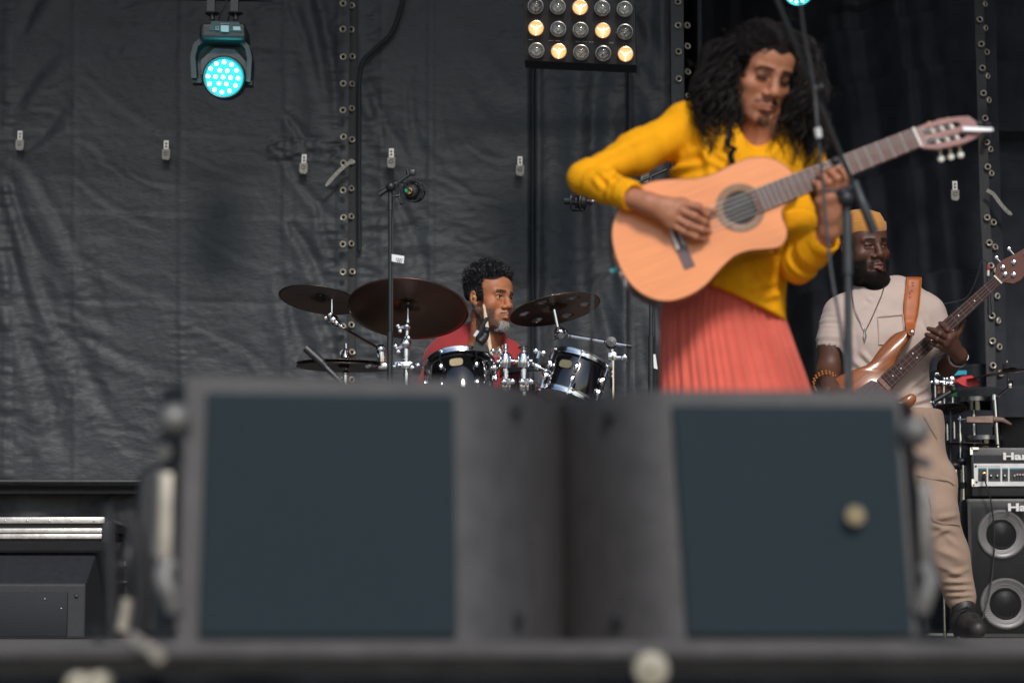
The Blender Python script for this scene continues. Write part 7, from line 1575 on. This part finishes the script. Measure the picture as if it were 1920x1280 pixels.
s = SDF(np.array(P(760, 960, 9.9))-np.array([0, .6, 0]), np.array(P(1015, 590, 9.98)), .0065)
s.chain([P(895, 940, 9.68), P(895, 820, 9.67), P(893, 730, 9.66), P(895, 690, 9.66)], [.15, .155, .16, .13], .05); s.cone(P(870, 700, 9.66), P(925, 700, 9.64), .14, .14, .05)
s.cone(P(890, 668, 9.67), P(838, 672, 9.69), .10, .085, .05); s.cone(P(900, 668, 9.66), P(945, 672, 9.60), .10, .075, .05); s.cone(P(905, 645, 9.66), P(893, 650, 9.68), .085, .085, .04)
s.chain([P(832, 680, 9.69), P(818, 730, 9.66), P(812, 770, 9.63)], [.085, .078, .074], .02); s.chain([P(950, 680, 9.60), P(964, 702, 9.58), P(968, 715, 9.56)], [.072, .064, .062], .02)
s.cone(P(905, 640, 9.67), P(852, 655, 9.69), .085, .075, .04); s.cone(P(918, 570, 9.60), P(918, 612, 9.53), .078, .048, .006, '-'); s.half(P(890, 935, 9.6), (0, 0, -1), .004)
def df(V, N): return .004*vnoise3(V, 10, 3)+.002*vnoise3(V, 30, 4)+sleeve_folds(V, P(832, 680, 9.69), P(812, 770, 9.63), .005, 30, 3, .12)
V, F = cloth(s, df); teeV = V; tee2 = npmesh('t_shirt', V, F, M_red, dm)
s = SDF(np.array(P(770, 1195, 9.9))-np.array([0, .8, 0]), np.array(P(1010, 860, 9.95)), .012)
s.chain([P(868, 930, 9.68), P(840, 935, 9.28), P(835, 1150, 9.3)], [.10, .077, .06], .02); s.chain([P(925, 930, 9.68), P(965, 935, 9.30), P(970, 1150, 9.3)], [.10, .077, .06], .02); s.cone(P(870, 930, 9.69), P(925, 930, 9.69), .12, .12, .04)
V, F = s.mesh(); V = relax(V, F, 2); npmesh('trousers', V, F, mat('dark_denim', (.02, .022, .03), .85, 0, .1, 30), dm)
for x_ in (835, 970): b = MB(); c_s = P(x_, 1178, 9.22); b.box((c_s.x, 9.22, .045), (.095, .27, .08), bev=.03); b.build('shoe', M_black, dm)
def chest(px, py, o=.003): p = P(px, py, 9.5); return Vector((p.x, front_y(px, py)-o, p.z))
for i, (pl_, m_) in enumerate((([(931, 650), (936, 646), (944, 664), (939, 668)], 0), ([(940, 646), (946, 643), (950, 660), (946, 664)], 0), ([(938, 668), (954, 662), (957, 672), (942, 678)], 1), ([(929, 660), (932, 658), (937, 668), (934, 670)], 1))):
    b = MB(); q = [chest(x, y) for x, y in pl_]; b.hexa(q+[p+Vector((0, .004, 0)) for p in q]); b.build('shirt_print', mat('print_grey', (.34, .28, .24), .8) if i == 0 else (mat('print_orange', (.48, .16, .05), .8) if i == 2 else bpy.data.materials[('print_grey', 'print_orange')[m_]]), tee2, False)
b = MB(); s = MB(); b.lathe([(.0, .0), (.17, .0), (.19, .02), (.18, .07), (0, .08)], (P(895, 940, 9.7).x, 9.7, P(895, 950, 9.7).z-.09), (0, 0, 1), 28); st_o = thing('drum_stool', 'black round drum stool under the drummer, hidden by the kit', 'stool', (P(895, 1190, 9.7).x, 9.7, 0)); b.build('seat', M_black, st_o)
b = MB(); b.rod((P(895, 940, 9.7).x, 9.7, .02), (P(895, 940, 9.7).x, 9.7, P(895, 950, 9.7).z-.085), .02); b.build('post', M_chrome, st_o)
# in-ear monitor
b = MB(); c = Vector(dT(-.083, -.004, -.008)); b.sphere(c, .0085, 10); b.build('ear_monitor', mat('amber_resin', (.55, .30, .08), .2, coat=.5), dm)
b = MB(); b.tube(catmull([c+Vector((.004, -.004, .002)), Vector(dT(-.082, -.012, .006)), Vector(dT(-.080, -.006, .022)), Vector(dT(-.086, .012, .018))], 5), .0016, 5); b.build('ear_monitor_wire', M_black, dm)
# hair: short curls
M_dhair = mat('black_curly_hair', (.012, .012, .014), .45, 0, .3, 60); M_grey = mat('grey_beard_hair', (.38, .36, .34), .55, 0, .3, 80)
b = MB(); hairsV, hairsF = [], []
def curl(p, n, r, L, tw, rad, ph):
    M = frame(n, (random.random()-.5, random.random()-.5, random.random()-.5)); pts = []
    for q in range(9): t = q/8; a = ph+tw*2*PI*t; pts.append(Vector(p)+M @ Vector((r*math.cos(a)-r*math.cos(ph), r*math.sin(a)-r*math.sin(ph), L*t)))
    b.tube(pts, rad, 4, caps=False)
cnt = 0
while cnt < 3600:
    a = random.uniform(-PI, PI); e = random.uniform(-.55, PI/2); v = Vector((math.cos(e)*math.sin(a), math.cos(e)*math.cos(a), math.sin(e)))  # y>0 back
    x, y, z = v.x*.0745, .012+v.y*.0945, .035+v.z*.0815
    front = y < -.040
    if front and z < .074+.10*max(0, abs(x)-.03)*0: continue
    if abs(x) > .035 and y < -.026+random.gauss(0, .006) and z < .070: continue
    if y > -.03 and z < -.012 and y < .035: continue
    if z < -.03: continue
    n = dR @ Vector((v.x/.0745, v.y/.0945, v.z/.0815)).normalized()
    top = smoothstep(.02, .09, np.float64(z)); curl(dT(x, y, z), n, random.uniform(.003, .006), (.007+.024*top)*random.uniform(.5, 1.25)*1.03, random.uniform(.9, 2.0), random.uniform(.0007, .0012), random.uniform(0, 6.3)); cnt += 1
s = SDF(np.array(dH)-.16, np.array(dH)+.2, .005); s.ell(dT(0, .020, .042), [q*1.03 for q in (.0775, .0945, .0815)], np.array(dR), 0); s.ell(dT(0, .035, .075), [q*1.03 for q in (.070, .082, .052)], np.array(dR), .03)
for (c_, r_) in (((0, -.115, .012), (.085, .070, .054)), ((.09, -.055, .00), (.05, .055, .055)), ((-.09, -.055, .00), (.05, .055, .055)), ((.095, -.012, -.055), (.045, .05, .06)), ((-.095, -.012, -.055), (.045, .05, .06)), ((0, .02, -.10), (.12, .12, .075))): s.ell(dT(*c_), [q*1.03 for q in r_], np.array(dR), .006, '-')
V, F = s.mesh(); V = relax(V, F, 2); N = vnormals(V, F); V = V+N*(.004*vnoise3(V, 90, 2))[:, None]; hm = npmesh('hair', V, F, M_dhair, dm)
b.build('curls', M_dhair, hm)
pickg = lambda L: 1 if (L[2] < -.088 and abs(L[0]) < .028 and random.random() < .8) else 0
fuzz('beard', dm, dV, dF, dH, dR, 1.03, d_beard, 1700, .003, .006, .9, [M_dhair, M_grey], pickg, r0=.0007)
fuzz('goatee', dm, dV, dF, dH, dR, 1.03, d_grey, 500, .005, .010, .9, [M_dhair, M_grey], pickg, r0=.0008)
fuzz('moustache', dm, dV, dF, dH, dR, 1.03, d_must, 260, .003, .006, .8, M_dhair, r0=.0007); fuzz('eyebrows', dm, dV, dF, dH, dR, 1.03, brow_m, 220, .003, .005, .1, M_dhair, side=1.1, r0=.0006)
